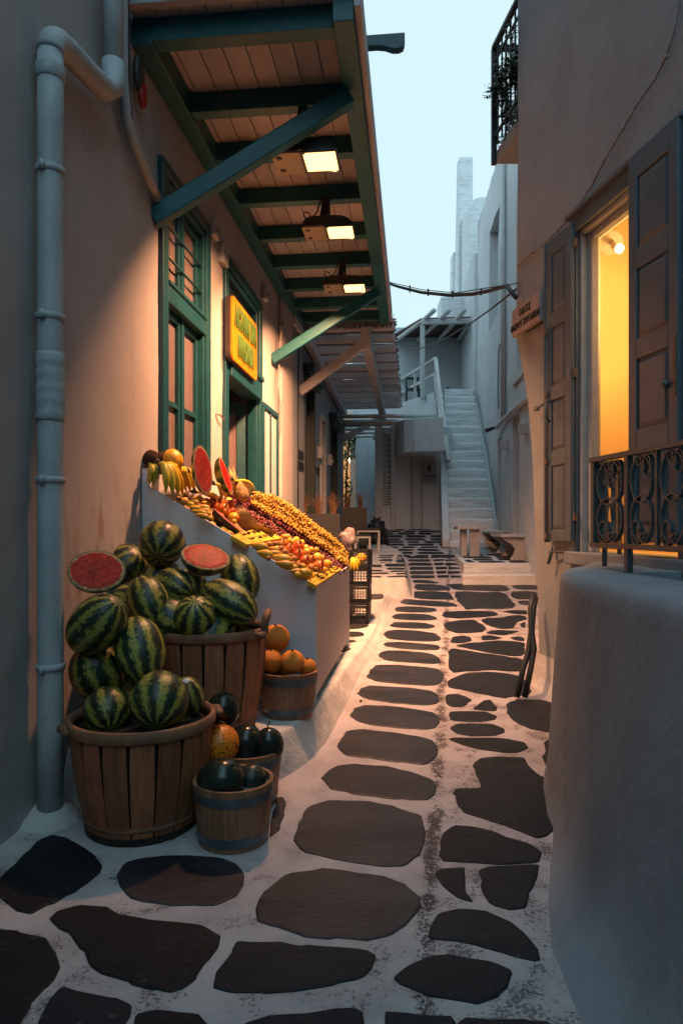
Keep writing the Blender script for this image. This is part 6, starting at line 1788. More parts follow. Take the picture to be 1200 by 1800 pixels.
def half_melon(c_, r, rl, nrm_, up, label, film=True, th=1.0, mat_rind=None):
    """cut face looks along nrm_; r across, rl along up"""
    t = thing('cut_watermelon', c_, label, 'cut watermelon')
    n_ = V(nrm_).normalized(); u_ = V(up); u_ = (u_ - n_ * u_.dot(n_)).normalized(); w_ = u_.cross(n_)
    Mx = Matrix(((w_.x * r, u_.x * rl, n_.x * r, 0), (w_.y * r, u_.y * rl, n_.y * r, 0), (w_.z * r, u_.z * rl, n_.z * r, 0), (0, 0, 0, 1)))
    g = G(); nu, nv = 36, 9; vs = []
    for j in range(nv + 1):
        t_ = math.pi / 2 * j / nv
        for k in range(nu):
            a = 2 * math.pi * k / nu; vs.append((math.cos(t_) * math.cos(a), math.cos(t_) * math.sin(a), -math.sin(t_) * .8 * th))
    g.add(vs, [(j * nu + k, j * nu + (k + 1) % nu, (j + 1) * nu + (k + 1) % nu, (j + 1) * nu + k) for j in range(nv) for k in range(nu)])
    o = g.build('rind', mat_rind or M['melon'], None, smooth=True)
    o.parent = t; o.matrix_basis = Mx
    g = G(); vs = [(0, 0, .03)]
    for rr_, z_ in ((.35, .03), (.7, .022), (.93, .012), (1.0, -.02)):
        for k in range(nu): a = 2 * math.pi * k / nu; vs.append((rr_ * math.cos(a), rr_ * math.sin(a), z_ + .012 * mnoise.noise((math.cos(a) * rr_ * 3, math.sin(a) * rr_ * 3, 5))))
    fs = [(0, 1 + k, 1 + (k + 1) % nu) for k in range(nu)] + [(1 + j * nu + k, 1 + (j + 1) * nu + k, 1 + (j + 1) * nu + (k + 1) % nu, 1 + j * nu + (k + 1) % nu) for j in range(3) for k in range(nu)]
    g.add(vs, fs); o = g.build('flesh', M['flesh'], None, smooth=True); o.parent = t; o.matrix_basis = Mx
    if film:
        g = G(); vs = [(0, 0, .055)]
        for rr_, z_ in ((.3, .055), (.6, .05), (.85, .045), (1.02, .03), (1.06, -.06), (1.05, -.2)):
            for k in range(nu):
                a = 2 * math.pi * k / nu; wv = .03 * mnoise.noise((math.cos(a) * rr_ * 6, math.sin(a) * rr_ * 6, 1 + r))
                vs.append((rr_ * math.cos(a) * (1 + wv * .6), rr_ * math.sin(a) * (1 + wv * .6), z_ + wv * .7 * (1 if rr_ > .8 else .3)))
        fs = [(0, 1 + k, 1 + (k + 1) % nu) for k in range(nu)] + [(1 + j * nu + k, 1 + (j + 1) * nu + k, 1 + (j + 1) * nu + (k + 1) % nu, 1 + j * nu + (k + 1) % nu) for j in range(5) for k in range(nu)]
        g.add(vs, fs); o = g.build('cling_film', M['film'], None, smooth=True); o.parent = t; o.matrix_basis = Mx
    return t
half_melon(at(170, 1003, 3.56), 48 * 3.56 / F, 41 * 3.56 / F, (.30, -.78, .55), (0, 0, 1), 'left cut watermelon half in cling film, on the heap beside the drainpipe')
half_melon(at(362, 978, 4.12), 43 * 4.12 / F, 36 * 4.12 / F, (.32, -.53, .79), (.1, 0, 1), 'right cut watermelon half in cling film, on the heap before the stall panel')
dk = plain_mesh('dark_melon', M['darkmelon'], 1); sk = plain_mesh('dark_melon', M['spotmelon'], 2)
place('dark_melon', dk, 393, 1247, 3.72, 29, 31, (0, -.3, 1), 'smooth dark melon behind the mottled one, against the rear basket', 'melon')
place('dark_melon', dk, 432, 1306, 3.62, 31, 33, (.2, -.4, 1), 'smooth dark melon between the mottled melon and the stalked one in the rear small bucket', 'melon')
sm_ = place('dark_melon', dk, 473, 1309, 3.60, 26, 31, (-.1, -.25, 1), 'dark melon with a short stalk at the right of the rear small bucket', 'melon')
g = G(); p_ = at(470, 1282, 3.56); g.tube([p_ + V((0, 0, -.01)), p_ + V((.003, 0, .02)), p_ + V((.012, 0, .045))], .004, 5); s2 = g.build('stalk', M['stem']); s2.parent = sm_; s2.matrix_parent_inverse = sm_.matrix_basis.inverted()
mt = plain_mesh('mottled_melon', M['mottled'], 3, .01)
mo = place('mottled_melon', mt, 387, 1308, 3.50, 34, 34, (-.05, -.2, 1), 'orange melon with dark mottling on top of the small buckets', 'melon')
g = G(); p_ = at(386, 1276, 3.50); g.tube([p_, p_ + V((-.01, 0, .012)), p_ + V((.0, 0, .022)), p_ + V((.03, 0, .012))], .005, 5); s2 = g.build('stalk', M['stem']); s2.parent = mo; s2.matrix_parent_inverse = mo.matrix_basis.inverted()
place('dark_melon', dk, 388, 1371, 3.16, 38, 43, (1, -.2, .15), 'biggest dark glossy melon in the front small bucket', 'melon')
place('dark_melon', sk, 441, 1373, 3.25, 27, 31, (.3, -.2, 1), 'grey-speckled dark melon at the right of the front small bucket', 'melon')
place('dark_melon', dk, 0, 0, 1, .09, .10, (0, 0, 1), 'dark melon underneath the others, hidden in a small bucket', 'melon', 'melons under the others in the small buckets', loc=V((-.56, 3.70, .22)))
place('dark_melon', dk, 0, 0, 1, .09, .10, (0, 0, 1), 'dark melon underneath the others, hidden in a small bucket', 'melon', 'melons under the others in the small buckets', loc=V((-.52, 3.22, .20)))
og = plain_mesh('orange_melon', M['orange'], 4)
for (px, py, Y, r, lab) in ((485, 1122, 4.50, 24.5, 'topmost orange melon of the small bucket beside the stall'), (477, 1162, 4.40, 21, 'left orange melon of the small bucket, with its rough scar to the lane'), (514, 1163, 4.36, 21, 'smooth orange melon in the middle front of the bucket beside the stall'), (540, 1172, 4.46, 16, 'small orange melon at the right rim of the bucket beside the stall'), (500, 1176, 4.52, 22, 'orange melon hidden at the back of the bucket beside the stall')):
    o = place('orange_melon', og, px, py, Y, r, r * .97, (r9.uniform(-.5, .5), -.6, .8), lab, 'melon')
    q_ = V((r9.uniform(-.5, .5), -.6, .8)).normalized()
    g = G(); p_ = at(px, py, Y) + V((-.003, -.25, .95)).normalized() * (r * Y / F); g.tube([p_ - V((0, 0, .006)), p_ + V((0, 0, .006))], [.011, .006], 7); s2 = g.build('stem_scar', M['stem']); s2.parent = o; s2.matrix_parent_inverse = o.matrix_basis.inverted()

# ---------------------------------------------------------------- the fruit stall
SC = V((-.17, 4.63, 0)); UD = LW.u; UN = LW.n
ZF, SLP, DEP, LEN = 1.095, .584, 1.225, 2.45
def SP(a, b, z): return SC + UD * a - UN * b + V((0, 0, z))
def zs_(b): return ZF + SLP * b
def stall_hit(px, py, off=0.0):
    k = (px - 600) / F; m_ = -(py - HY) / F
    # z: 1.5 + m t = ZF + off + SLP * b(t), b(t) = -(kt+.17)*un.x - (t-4.63)*un.y
    B = -(k * UN.x + UN.y); B0 = -.17 * UN.x + 4.63 * UN.y
    t = (ZF + off + SLP * B0 - 1.5) / (m_ - SLP * B)
    P = V((k * t, t, 1.5 + m_ * t)); d = P - SC
    return P, d.dot(UD), -d.dot(UN)
stl = thing('fruit_stall', SC + V((0, 0, PZ)), 'pale sloping fruit stall with a wedge-shaped side panel and planked front', 'market stall')
def side(a, name, m):
    g = G(); q = [(0, .30), (0, ZF), (DEP - .06, zs_(DEP - .06)), (DEP - .04, 1.90), (DEP, 1.90), (DEP, .30)]
    g.prism([SP(a, b, z) for b, z in q], UD * .018); return g.build(name, m, stl, bevel=.002)
side(0.0, 'side_panel', M['stall']); side(LEN - .018, 'side_panel', M['stall'])
g = G(); q = [(.0, .345), (LEN - .04, .345), (LEN, .345)]
g.hexa([SP(.0185, -.0, .35), SP(LEN - .02, -.0, .35), SP(LEN - .02, .018, .35), SP(.0185, .018, .35), SP(.0185, -.0, ZF - .004), SP(LEN - .02, -.0, ZF - .004), SP(LEN - .02, .018, ZF - .004), SP(.0185, .018, ZF - .004)])
g.build('front_panel', M['stallwood'], stl, bevel=.002)
g = G(); g.hexa([SP(.02, .03, zs_(.03) - .075), SP(LEN - .02, .03, zs_(.03) - .075), SP(LEN - .02, DEP - .03, zs_(DEP) - .095), SP(.02, DEP - .03, zs_(DEP) - .095),
                 SP(.02, .03, zs_(.03) - .055), SP(LEN - .02, .03, zs_(.03) - .055), SP(LEN - .02, DEP - .03, zs_(DEP) - .075), SP(.02, DEP - .03, zs_(DEP) - .075)])
g.build('sloping_shelf', M['cardbox'], stl)
g = G(); g.hexa([SP(.02, DEP - .03, .5), SP(LEN - .02, DEP - .03, .5), SP(LEN - .02, DEP - .01, .5), SP(.02, DEP - .01, .5), SP(.02, DEP - .03, 1.88), SP(LEN - .02, DEP - .03, 1.88), SP(LEN - .02, DEP - .01, 1.88), SP(.02, DEP - .01, 1.88)])
g.build('back_board', M['stall'], stl, bevel=.002)
for a in (.04, LEN - .08):
    for b in (.03, DEP - .08):
        g = G(); g.hexa([SP(a, b, PZ), SP(a + .05, b, PZ), SP(a + .05, b + .05, PZ), SP(a, b + .05, PZ), SP(a, b, .9), SP(a + .05, b, .9), SP(a + .05, b + .05, .9), SP(a, b + .05, .9)]); g.build('leg', M['stallwood'], stl)
NSL = (V((0, 0, 1)) + UN * SLP).normalized()        # normal of the slope
USL = (UN * -1 + V((0, 0, SLP))).normalized()       # up the slope
def smat(c_, zax, xax):
    z = V(zax).normalized(); x = V(xax); x = (x - z * x.dot(z)).normalized(); y = z.cross(x)
    return Matrix(((x.x, y.x, z.x, c_.x), (x.y, y.y, z.y, c_.y), (x.z, y.z, z.z, c_.z), (0, 0, 0, 1)))
def pear_mesh():
    g = G(); g.lathe([(.0, -1.0), (.35, -.93), (.62, -.72), (.74, -.42), (.72, -.1), (.58, .25), (.42, .55), (.30, .78), (.15, .92), (.0, .96)], n=16)
    g.tube([(0, 0, .9), (.05, 0, 1.1)], .05, 5)
    return g.build('pear', M['pear'], smooth=True, mesh_only=True)
def round_mesh(nm, m, dim=.12, calyx=False, n=18):
    def sh(p, a, t):
        q = p.copy()
        if t < .5: q.z -= dim * (1 - t / .5)
        return q * (1 + .03 * mnoise.noise((p.x * 2, p.y * 2, p.z * 2 + 3)))
    g = G(); g.sphere(nu=n, nv=12, shape=sh)
    me = g.build(nm, m, smooth=True, mesh_only=True); return me
def pom_mesh():
    g = G(); g.sphere(nu=18, nv=12, shape=lambda p, a, t: p * (1 + .03 * math.cos(5 * a) * math.sin(t)))
    g.lathe([(.16, .92), (.18, 1.08), (.26, 1.22), (.14, 1.1), (.1, .95)], n=10)
    me = g.build('pomegranate', M['pom'], smooth=True, mesh_only=True); me.materials.append(M['stem'])
    for p_ in me.polygons:
        if sum(me.vertices[i].co.z for i in p_.vertices) / len(p_.vertices) > 1.0: p_.material_index = 1
    return me
PEAR = pear_mesh(); POM = pom_mesh(); KIWI = round_mesh('kiwi', M['kiwi'], .03); QUI = round_mesh('quince', M['quince'], .14); PLUM = round_mesh('round_pear', M['pear'], .1)
def fruit(kind, px, py, w, h, off=.02, tilt=None, grp=None):
    r = {'pear': h * .62, 'kiwi': max(w, h) * .5, 'pom': w * .5, 'quince': w * .5, 'plum': w * .5}[kind]
    P, a, b = stall_hit(px, py, off)
    s = P.y / F
    me, nm = {'pear': (PEAR, 'pear'), 'kiwi': (KIWI, 'brown_kiwi'), 'pom': (POM, 'pomegranate'), 'quince': (QUI, 'yellow_quince'), 'plum': (PLUM, 'round_pear')}[kind]
    o = bpy.data.objects.new(nm, me); COL.objects.link(o)
    if kind == 'pear':
        ang = tilt if tilt is not None else r9.uniform(-.5, .3)
        ax = -UN * math.cos(ang) - USL * .2 + UD * math.sin(ang) * 1.0
        ax = (V((-1, 0, .22)) + UD * r9.uniform(-.4, .3))
        rr_ = w * .56 * s; hh = min(h * .62 * s / .74, rr_ * .8)
        m_ = smat(P, ax, NSL) @ Matrix.Diagonal((hh, hh, rr_, 1))
    elif kind == 'kiwi':
        m_ = smat(P, UD + USL * r9.uniform(-.6, .6), NSL) @ Matrix.Diagonal((.42 * w * s, .42 * w * s, .55 * max(w, h) * s, 1))
    elif kind == 'pom':
        m_ = smat(P, NSL * .8 + V((r9.uniform(-.4, .4), -.9, r9.uniform(-.1, .5))), UD) @ Matrix.Diagonal((w * .5 * s,) * 3 + (1,))
    else:
        m_ = smat(P, NSL + V((r9.uniform(-.6, .6), r9.uniform(-.8, 0), 0)), UD) @ Matrix.Diagonal((w * .5 * s, w * .5 * s, w * .46 * s, 1))
    o.matrix_basis = m_
    lab, cat, g_ = {'pear': ('brown-yellow pear lying in the rows of the sloping fruit stall', 'pear', 'pears on the stall'), 'kiwi': ('small brown kiwi among the pears on the sloping fruit stall', 'kiwi', 'kiwis on the stall'),
                'pom': ('red pomegranate with a dark crown on the sloping fruit stall', 'pomegranate', 'pomegranates on the stall'), 'quince': ('yellow quince behind the pomegranates on the sloping fruit stall', 'quince', 'quinces on the stall'),
                'plum': ('round yellow pear on the sloping fruit stall', 'pear', 'round pears on the stall')}[kind]
    tag(o, lab, cat, g_)
    return o
s3 = 4.286; ox, oy = 360, 860
for kind, L_ in (('pear', [(410, 430, 130, 58), (450, 487, 120, 60), (530, 482, 115, 40), (580, 522, 150, 62), (600, 567, 130, 60), (740, 632, 130, 70), (610, 357, 72, 44), (520, 452, 80, 40), (690, 622, 90, 50)]),
                 ('plum', [(672, 592, 62, 52), (768, 468, 56, 50), (662, 397, 52, 40), (800, 455, 50, 44), (735, 585, 60, 50), (700, 645, 55, 50), (840, 455, 44, 40)]),
                 ('kiwi', [(490, 418, 50, 62), (526, 408, 46, 58), (573, 447, 60, 44), (606, 476, 66, 38), (675, 525, 64, 64), (570, 410, 56, 50), (800, 588, 58, 62), (838, 606, 50, 58), (715, 575, 50, 44), (660, 560, 50, 44), (560, 500, 46, 40), (480, 520, 50, 40), (640, 500, 46, 40)]),
                 ('pom', [(640, 452, 70, 60), (704, 428, 88, 66), (712, 492, 92, 60), (755, 537, 84, 56), (806, 527, 66, 50), (862, 580, 88, 70), (600, 405, 60, 50)]),
                 ('quince', [(922, 560, 66, 52), (846, 512, 72, 60), (760, 440, 50, 40), (690, 380, 50, 40), (900, 605, 44, 40), (640, 385, 46, 40), (880, 515, 46, 40), (730, 400, 46, 40)])):
    for (x, y, w, h) in L_:
        fruit(kind, ox + x / s3, oy + y / s3, w / s3, h / s3, off=.035)
s6 = 6.0; ox, oy = 240, 770
for kind, L_ in (('pear', [(600, 672, 110, 90), (700, 728, 140, 52), (660, 785, 170, 60), (650, 645, 120, 60), (690, 820, 140, 50), (620, 740, 110, 60), (720, 765, 120, 50), (560, 700, 100, 60), (720, 690, 110, 50)]),
                 ('plum', [(505, 668, 96, 90), (780, 852, 70, 60), (760, 800, 64, 56), (1030, 880, 60, 56)]),
                 ('kiwi', [(450, 640, 70, 50), (740, 660, 70, 60), (520, 600, 70, 50)]),
                 ('pom', [(800, 682, 110, 86), (892, 682, 96, 70), (992, 700, 100, 86), (920, 742, 110, 86), (950, 782, 90, 76), (1080, 795, 60, 56), (1065, 850, 76, 60), (860, 730, 90, 70), (1020, 770, 70, 60), (1100, 860, 70, 60)]),
                 ('quince', [(1025, 832, 106, 90), (880, 650, 80, 50), (970, 660, 80, 50), (1060, 765, 60, 50)])):
    for (x, y, w, h) in L_:
        fruit(kind, ox + x / s6, oy + y / s6, w / s6, h / s6, off=.035)
# filler rows of fruit underneath so no shelf shows
for k in range(70):
    a = r9.uniform(.05, 1.0); b = r9.uniform(.08, .95)
    if b > .75 - .1 * a and a < .9: pass
    kind = ('plum', 'kiwi', 'quince')[k % 3]
    me, nm = {'kiwi': (KIWI, 'brown_kiwi'), 'quince': (QUI, 'yellow_quince'), 'plum': (PLUM, 'round_pear')}[kind]
    o = bpy.data.objects.new(nm, me); COL.objects.link(o)
    rr_ = r9.uniform(.034, .044)
    o.matrix_basis = smat(SP(a, b, zs_(b) - .035), NSL, UD) @ Matrix.Diagonal((rr_, rr_, rr_, 1))
    lab, cat, g_ = {'kiwi': ('small brown kiwi among the pears on the sloping fruit stall', 'kiwi', 'kiwis on the stall'), 'quince': ('yellow quince behind the pomegranates on the sloping fruit stall', 'quince', 'quinces on the stall'),
                'plum': ('round yellow pear on the sloping fruit stall', 'pear', 'round pears on the stall')}[kind]
    tag(o, lab, cat, g_)
# yellow card trays with dark stalks
def tray(corners, lab, stalks):
    P = [stall_hit(x, y, .015)[0] for x, y in corners]
    t = thing('card_tray', P[0], lab, 'tray')
    n_ = (P[1] - P[0]).cross(P[3] - P[0]).normalized()
    if n_.z < 0: n_ = -n_
    m0 = P[0].lerp(P[3], .5); m1 = P[1].lerp(P[2], .5)
    for q in ((P[0], P[1], m1, m0), (m0 + (P[3] - P[0]) * .02, m1 + (P[2] - P[1]) * .02, P[2], P[3])):
        g = G(); g.prism([p - n_ * .03 for p in q], n_ * .03); g.build('card', M['tray'], t, bevel=.004)
    for k in range(stalks):
        u_, v_ = .12 + .76 * ((k % (stalks // 2)) + .5) / (stalks // 2), .28 + .45 * (k // (stalks // 2))
        c_ = P[0].lerp(P[1], u_).lerp(P[3].lerp(P[2], u_), v_) + n_ * .012
        g = G()
        for j in range(7):
            d_ = V((r9.uniform(-1, 1), r9.uniform(-1, 1), r9.uniform(-.1, .5))).normalized() * r9.uniform(.018, .034); g.beam(c_ - d_ * .3, c_ + d_, .008, .006)
        g.build('stalk', M['stem'], t)
tray([(407, 941), (448, 929), (497, 945), (435, 957)], 'wide yellow card tray with dark dried stalks in the middle of the stall', 8)
tray([(541, 1021), (588, 994), (600, 1000), (556, 1029)], 'narrow yellow card tray with dark stalks along the lower lip of the stall', 8)
# wedges and quarters
def wedge(px, py, nrm_, r, rl, lab, rind, flesh, name, cat, ang=100):
    c_, a, b = stall_hit(px, py, .06)
    t = thing(name, c_, lab, cat)
    half = R(ang / 2); prof_ = [i / 8 for i in range(9)]
    g = G(); vs = []; nn_ = 13
    for i in range(17):
        ph = -math.pi / 2 + math.pi * i / 16
        for j in range(9):
            al = -half + 2 * half * j / 8
            vs.append(c_ + nrm_[0] * (math.sin(ph) * rl) + (nrm_[1] * math.cos(al) + nrm_[2] * math.sin(al)) * (math.cos(ph) * r))
    g.add(vs, [(i * 9 + j, i * 9 + j + 1, (i + 1) * 9 + j + 1, (i + 1) * 9 + j) for i in range(16) for j in range(8)]); g.build('rind', rind, t, smooth=True)
    for sgn in (-1, 1):
        g = G(); out = []; al = half * sgn
        for i in range(17):
            ph = -math.pi / 2 + math.pi * i / 16; out.append(c_ + nrm_[0] * (math.sin(ph) * rl) + (nrm_[1] * math.cos(al) + nrm_[2] * math.sin(al)) * (math.cos(ph) * r))
        g.add(out, [tuple(range(17))]); g.build('cut_face', flesh, t, fix=False)
RED = mat('red_melon_cut', (0.50, .08, .06), .4, col2=(.6, .16, .12), scale=12)
PINK = mat('pale_red_melon_cut', (0.45, .13, .12), .4, col2=(.4, .07, .07), scale=12)
wedge(400, 913, (V((.72, 0, -.62)).normalized(), V((-.5, -.72, -.45)).normalized(), V((.42, -.6, .6)).normalized()), .085, .125, 'wedge of watermelon with dark rind and pink flesh at the near edge of the stall', M['darkmelon'], PINK, 'watermelon_wedge', 'cut watermelon', 80)
wedge(441, 918, (V((.65, .1, -.75)).normalized(), V((-.55, -.6, .2)).normalized(), V((.55, -.4, .6)).normalized()), .10, .115, 'upright quarter of netted orange melon in the middle of the stall', M['netted'], M['cantflesh'], 'melon_quarter', 'cut melon', 100)
wedge(466, 927, (V((.85, .1, -.4)).normalized(), V((.1, .3, -.9)).normalized(), V((.3, -.9, .2)).normalized()), .07, .09, 'low quarter of orange melon lying behind the upright one on the stall', M['netted'], M['cantflesh'], 'melon_quarter', 'cut melon', 150)
# standing halves in film, yellow melon, coconuts, pineapple
P_, _, _ = stall_hit(352, 868, .0)
hm = half_melon(at(357, 826, 5.0), 17 * 5 / F, 44 * 5 / F, (.62, -.78, .08), (-.16, 0, 1), 'tall half watermelon in cling film standing upright on the stall, red face outward', th=2.2)
half_melon(at(397, 836, 5.45), 9 * 5.45 / F, 34 * 5.45 / F, (.80, -.50, .2), (-.5, 0, 1), 'narrow half watermelon in cling film leaning behind the tall red one', th=3.2)
ym_ = plain_mesh('yellow_melon', M['yellowmelon'], 5, .02)
place('yellow_melon', ym_, 305, 808, 4.95, 17, 20, (.45, -.2, -.8), 'yellow melon with brown spots at the top rear of the stall', 'melon', ry=17)
cn = round_mesh('coconut', M['coconut'], .05)
place('coconut', cn, 265, 806, 4.82, 13.5, 16, (.3, -.2, .9), 'left one of two brown coconuts at the top rear corner of the stall', 'coconut')
place('coconut', cn, 284, 808, 4.98, 12, 15, (-.3, -.2, .9), 'right one of two brown coconuts, beside the yellow melon', 'coconut')
pn = thing('pineapple', at(424, 866, 6.0), 'pineapple with a spiky crown at the back of the stall beyond the cut melons', 'pineapple')
c0 = at(424, 866, 5.9); c1 = at(409, 842, 6.05)
g = G(); ax = (c1 - c0).normalized(); L_ = (c1 - c0).length
g.tube([c0 - ax * .10, c0 - ax * .07, c0, c0 + ax * L_ * .5, c0 + ax * L_ * .8], [.02, .05, .062, .056, .03], 14); g.build('body', M['pine'], pn, smooth=True)
g = G()
for k in range(22):
    a = k * 2.4; r_ = .012 + .02 * (k / 22); side_ = ax.orthogonal().normalized(); s2_ = ax.cross(side_)
    d_ = (side_ * math.cos(a) + s2_ * math.sin(a)); b_ = c0 + ax * L_ * .8 + d_ * r_
    tp = b_ + ax * r9.uniform(.08, .19) + d_ * r9.uniform(.02, .07) * (1 - k / 40); w_ = d_.cross(ax).normalized() * .012
    g.add([b_ - w_, b_ + w_, b_.lerp(tp, .55) + w_ * .8, tp, b_.lerp(tp, .55) - w_ * .8], [(0, 1, 2, 3, 4)])
g.build('crown', M['netted'], pn, fix=False)
c2 = at(441, 872, 6.2)
# bananas
def banana_bunch(crown, tips, lab, m='banana', r=.021, bulge=.05, sidev=None, name='banana_bunch'):
    t = thing(name, crown, lab, 'bananas')
    for k, tp in enumerate(tips):
        P = []; rs_ = []
        s0 = crown + (tp - crown) * .03 + V((.006 * k, 0, 0)); nrm_ = NSL if sidev is None else sidev
        for i in range(10):
            u_ = i / 9
            P.append(s0.lerp(tp, u_) + nrm_ * (bulge * 4 * u_ * (1 - u_) * (1 - .3 * u_) + .012) + (UD * (.012 * math.sin(3.1 * u_) * ((k % 3) - 1))))
            rs_.append(r * (0.30, .38, .8, .98, 1.03, 1.04, 1.0, .88, .55, .2)[i])
        g = G(); g.tube(P, rs_, 7); g.build('banana', M[m] if not isinstance(m, list) else M[m[k % len(m)]], t, smooth=True)
    g = G(); g.tube([crown - V((.02, 0, 0)) + NSL * .01, crown + V((0, 0, .012)) + NSL * .015, crown + UD * .05 + NSL * .012], [.012, .018, .012], 6); g.build('stub', M['stem'], t, smooth=True)
    return t
def hits(L_, off=.0): return [stall_hit(x, y, off)[0] for x, y in L_]
banana_bunch(at(276, 816, 4.72), hits([(290, 868), (302, 873), (312, 875), (320, 872), (326, 866), (330, 859)], .03), 'large bunch of green-tinged bananas at the near upper corner of the stall', m=['greenbanana', 'greenbanana', 'banana', 'banana', 'banana'], r=.029, bulge=.07)
banana_bunch(at(262, 823, 4.74), hits([(262, 852), (268, 855), (258, 848)], .02), 'small green banana bunch right in the upper corner of the stall', m='greenbanana', r=.026, bulge=.05)
banana_bunch(at(302, 824, 4.92), hits([(334, 868), (342, 868), (350, 866), (356, 862), (346, 860)], .04), 'yellow banana bunch in front of the tall cut watermelon', r=.022, bulge=.06)
banana_bunch(at(328, 832, 5.1), hits([(336, 858), (346, 860), (358, 862)], .03), 'short yellow bananas tucked behind the near bunches', r=.02)
banana_bunch(at(372, 853, 5.15), hits([(398, 870), (404, 872), (396, 878), (408, 866), (388, 880)], .02), 'banana bunch lying right of the tall cut watermelon', m=['banana', 'greenbanana', 'banana'], r=.021, bulge=.04)
banana_bunch(at(406, 846, 5.7), hits([(426, 878), (432, 877), (438, 874), (442, 870), (420, 880), (447, 868)], .03), 'fan of yellow bananas beside the pineapple', r=.021, bulge=.06)
banana_bunch(at(340, 868, 4.98), hits([(366, 876), (376, 880), (386, 882)], .02), 'dark-tipped bananas lying below the tall cut watermelon', m=['banana', 'greenbanana'], r=.019, bulge=.03)

# grapes: every bunch its own heap of berries
def grape_mesh(seed, m, n=70, rg=.0125, sx_=.11, sy_=.075, hh=.05):
    rs = random.Random(seed); g = G()
    pts_ = []
    for k in range(n):
        u_ = rs.uniform(-1, 1); v_ = rs.uniform(-1, 1)
        if u_ * u_ + v_ * v_ > 1: u_, v_ = u_ * .7, v_ * .7
        tp = 1 - .45 * max(0, u_)
        hgt = hh * math.sqrt(max(0, 1 - u_ * u_ - v_ * v_)) * rs.uniform(.55, 1.0)
        c_ = (u_ * sx_, v_ * sy_ * tp, hgt)
        if any((c_[0] - q[0]) ** 2 + (c_[1] - q[1]) ** 2 + (c_[2] - q[2]) ** 2 < (rg * 1.35) ** 2 for q in pts_): continue
        pts_.append(c_)
        r_ = rg * rs.uniform(.85, 1.12)
        g.sphere(c_, (r_, r_, r_ * 1.08), nu=8, nv=6)
    return g.build('berries', m, smooth=True, mesh_only=True, fix=False)
RG = [grape_mesh(i, M['redgrape'], 120, .0150, .13, .095, .06) for i in range(4)]
GG = [grape_mesh(10 + i, M['greengrape'], 140, .0130, .13, .095, .065) for i in range(4)]
def stemm(seed):
    rs = random.Random(seed); g = G()
    g.tube([(-.13, 0, .01), (-.06, .01, .05), (0, 0, .035)], .003, 4)
    for k in range(4): g.tube([(-.06 + .03 * k, 0, .045), (-.05 + .03 * k + rs.uniform(-.02, .02), rs.uniform(-.03, .03), .085)], .0022, 4)
    return g.build('grape_stem', M['stem'], mesh_only=True)
STM = [stemm(i) for i in range(3)]
def grapes(kind, a, b, z_, k):
    c_ = SP(a, b, zs_(b) + z_)
    lab = ('bunch of dark red grapes in the red band running down the stall', 'bunch of yellow-green grapes in the yellow band along the far side of the stall')[kind]
    t = thing('grape_bunch', c_, lab, 'grapes', ('red grape bunches on the stall', 'yellow grape bunches on the stall')[kind])
    m_ = smat(V((0, 0, 0)), NSL, UD * r9.uniform(-.6, .6) - USL) @ Matrix.Scale(.82, 4)
    for me, nm in (((RG, GG)[kind][k % 4], 'berries'), (STM[k % 3], 'grape_stem')):
        o = bpy.data.objects.new(nm, me); COL.objects.link(o); o.parent = t; o.matrix_basis = m_
        if nm == 'berries': o['kind'] = 'stuff'
def pathpts(L_, n):
    P = [V((ox_ + x / 4.286, oy_ + y / 4.286)) for x, y in L_]; out = []
    ln = [0]
    for a, b in zip(P, P[1:]): ln.append(ln[-1] + (b - a).length)
    for i in range(n):
        t = ln[-1] * i / (n - 1)
        for q in range(len(P) - 1):
            if t <= ln[q + 1] + 1e-6:
                out.append(P[q].lerp(P[q + 1], (t - ln[q]) / (ln[q + 1] - ln[q]))); break
    return out
ox_, oy_ = 360, 860
k = 0
for kind, L_, n, z_, offs in ((0, [(215, 75), (330, 120), (480, 200), (640, 310), (800, 400), (930, 490), (1010, 565)], 13, -.01, ((-3, 11), (-1, 4), (1, -3), (3, -9))),
                              (1, [(400, 70), (540, 105), (650, 175), (760, 260), (900, 365), (1000, 460), (1050, 540)], 15, -.005, ((0, 2), (3, -6)))):
    for i, p in enumerate(pathpts(L_, n)):
        for dx, dy in offs:
            o_ = z_
            while True:
                P_, a, b = stall_hit(p.x + dx, p.y + dy, o_)
                if (a <= LEN - .10 and b <= DEP - .08) or o_ > .34: break
                o_ += .008
            b = max(.09, b)
            grapes(kind, a, b, o_ - .03 + r9.uniform(-.006, .006), k); k += 1
            if o_ > .07: grapes(kind, a - .04, b, o_ * .5 - .03, k); k += 1
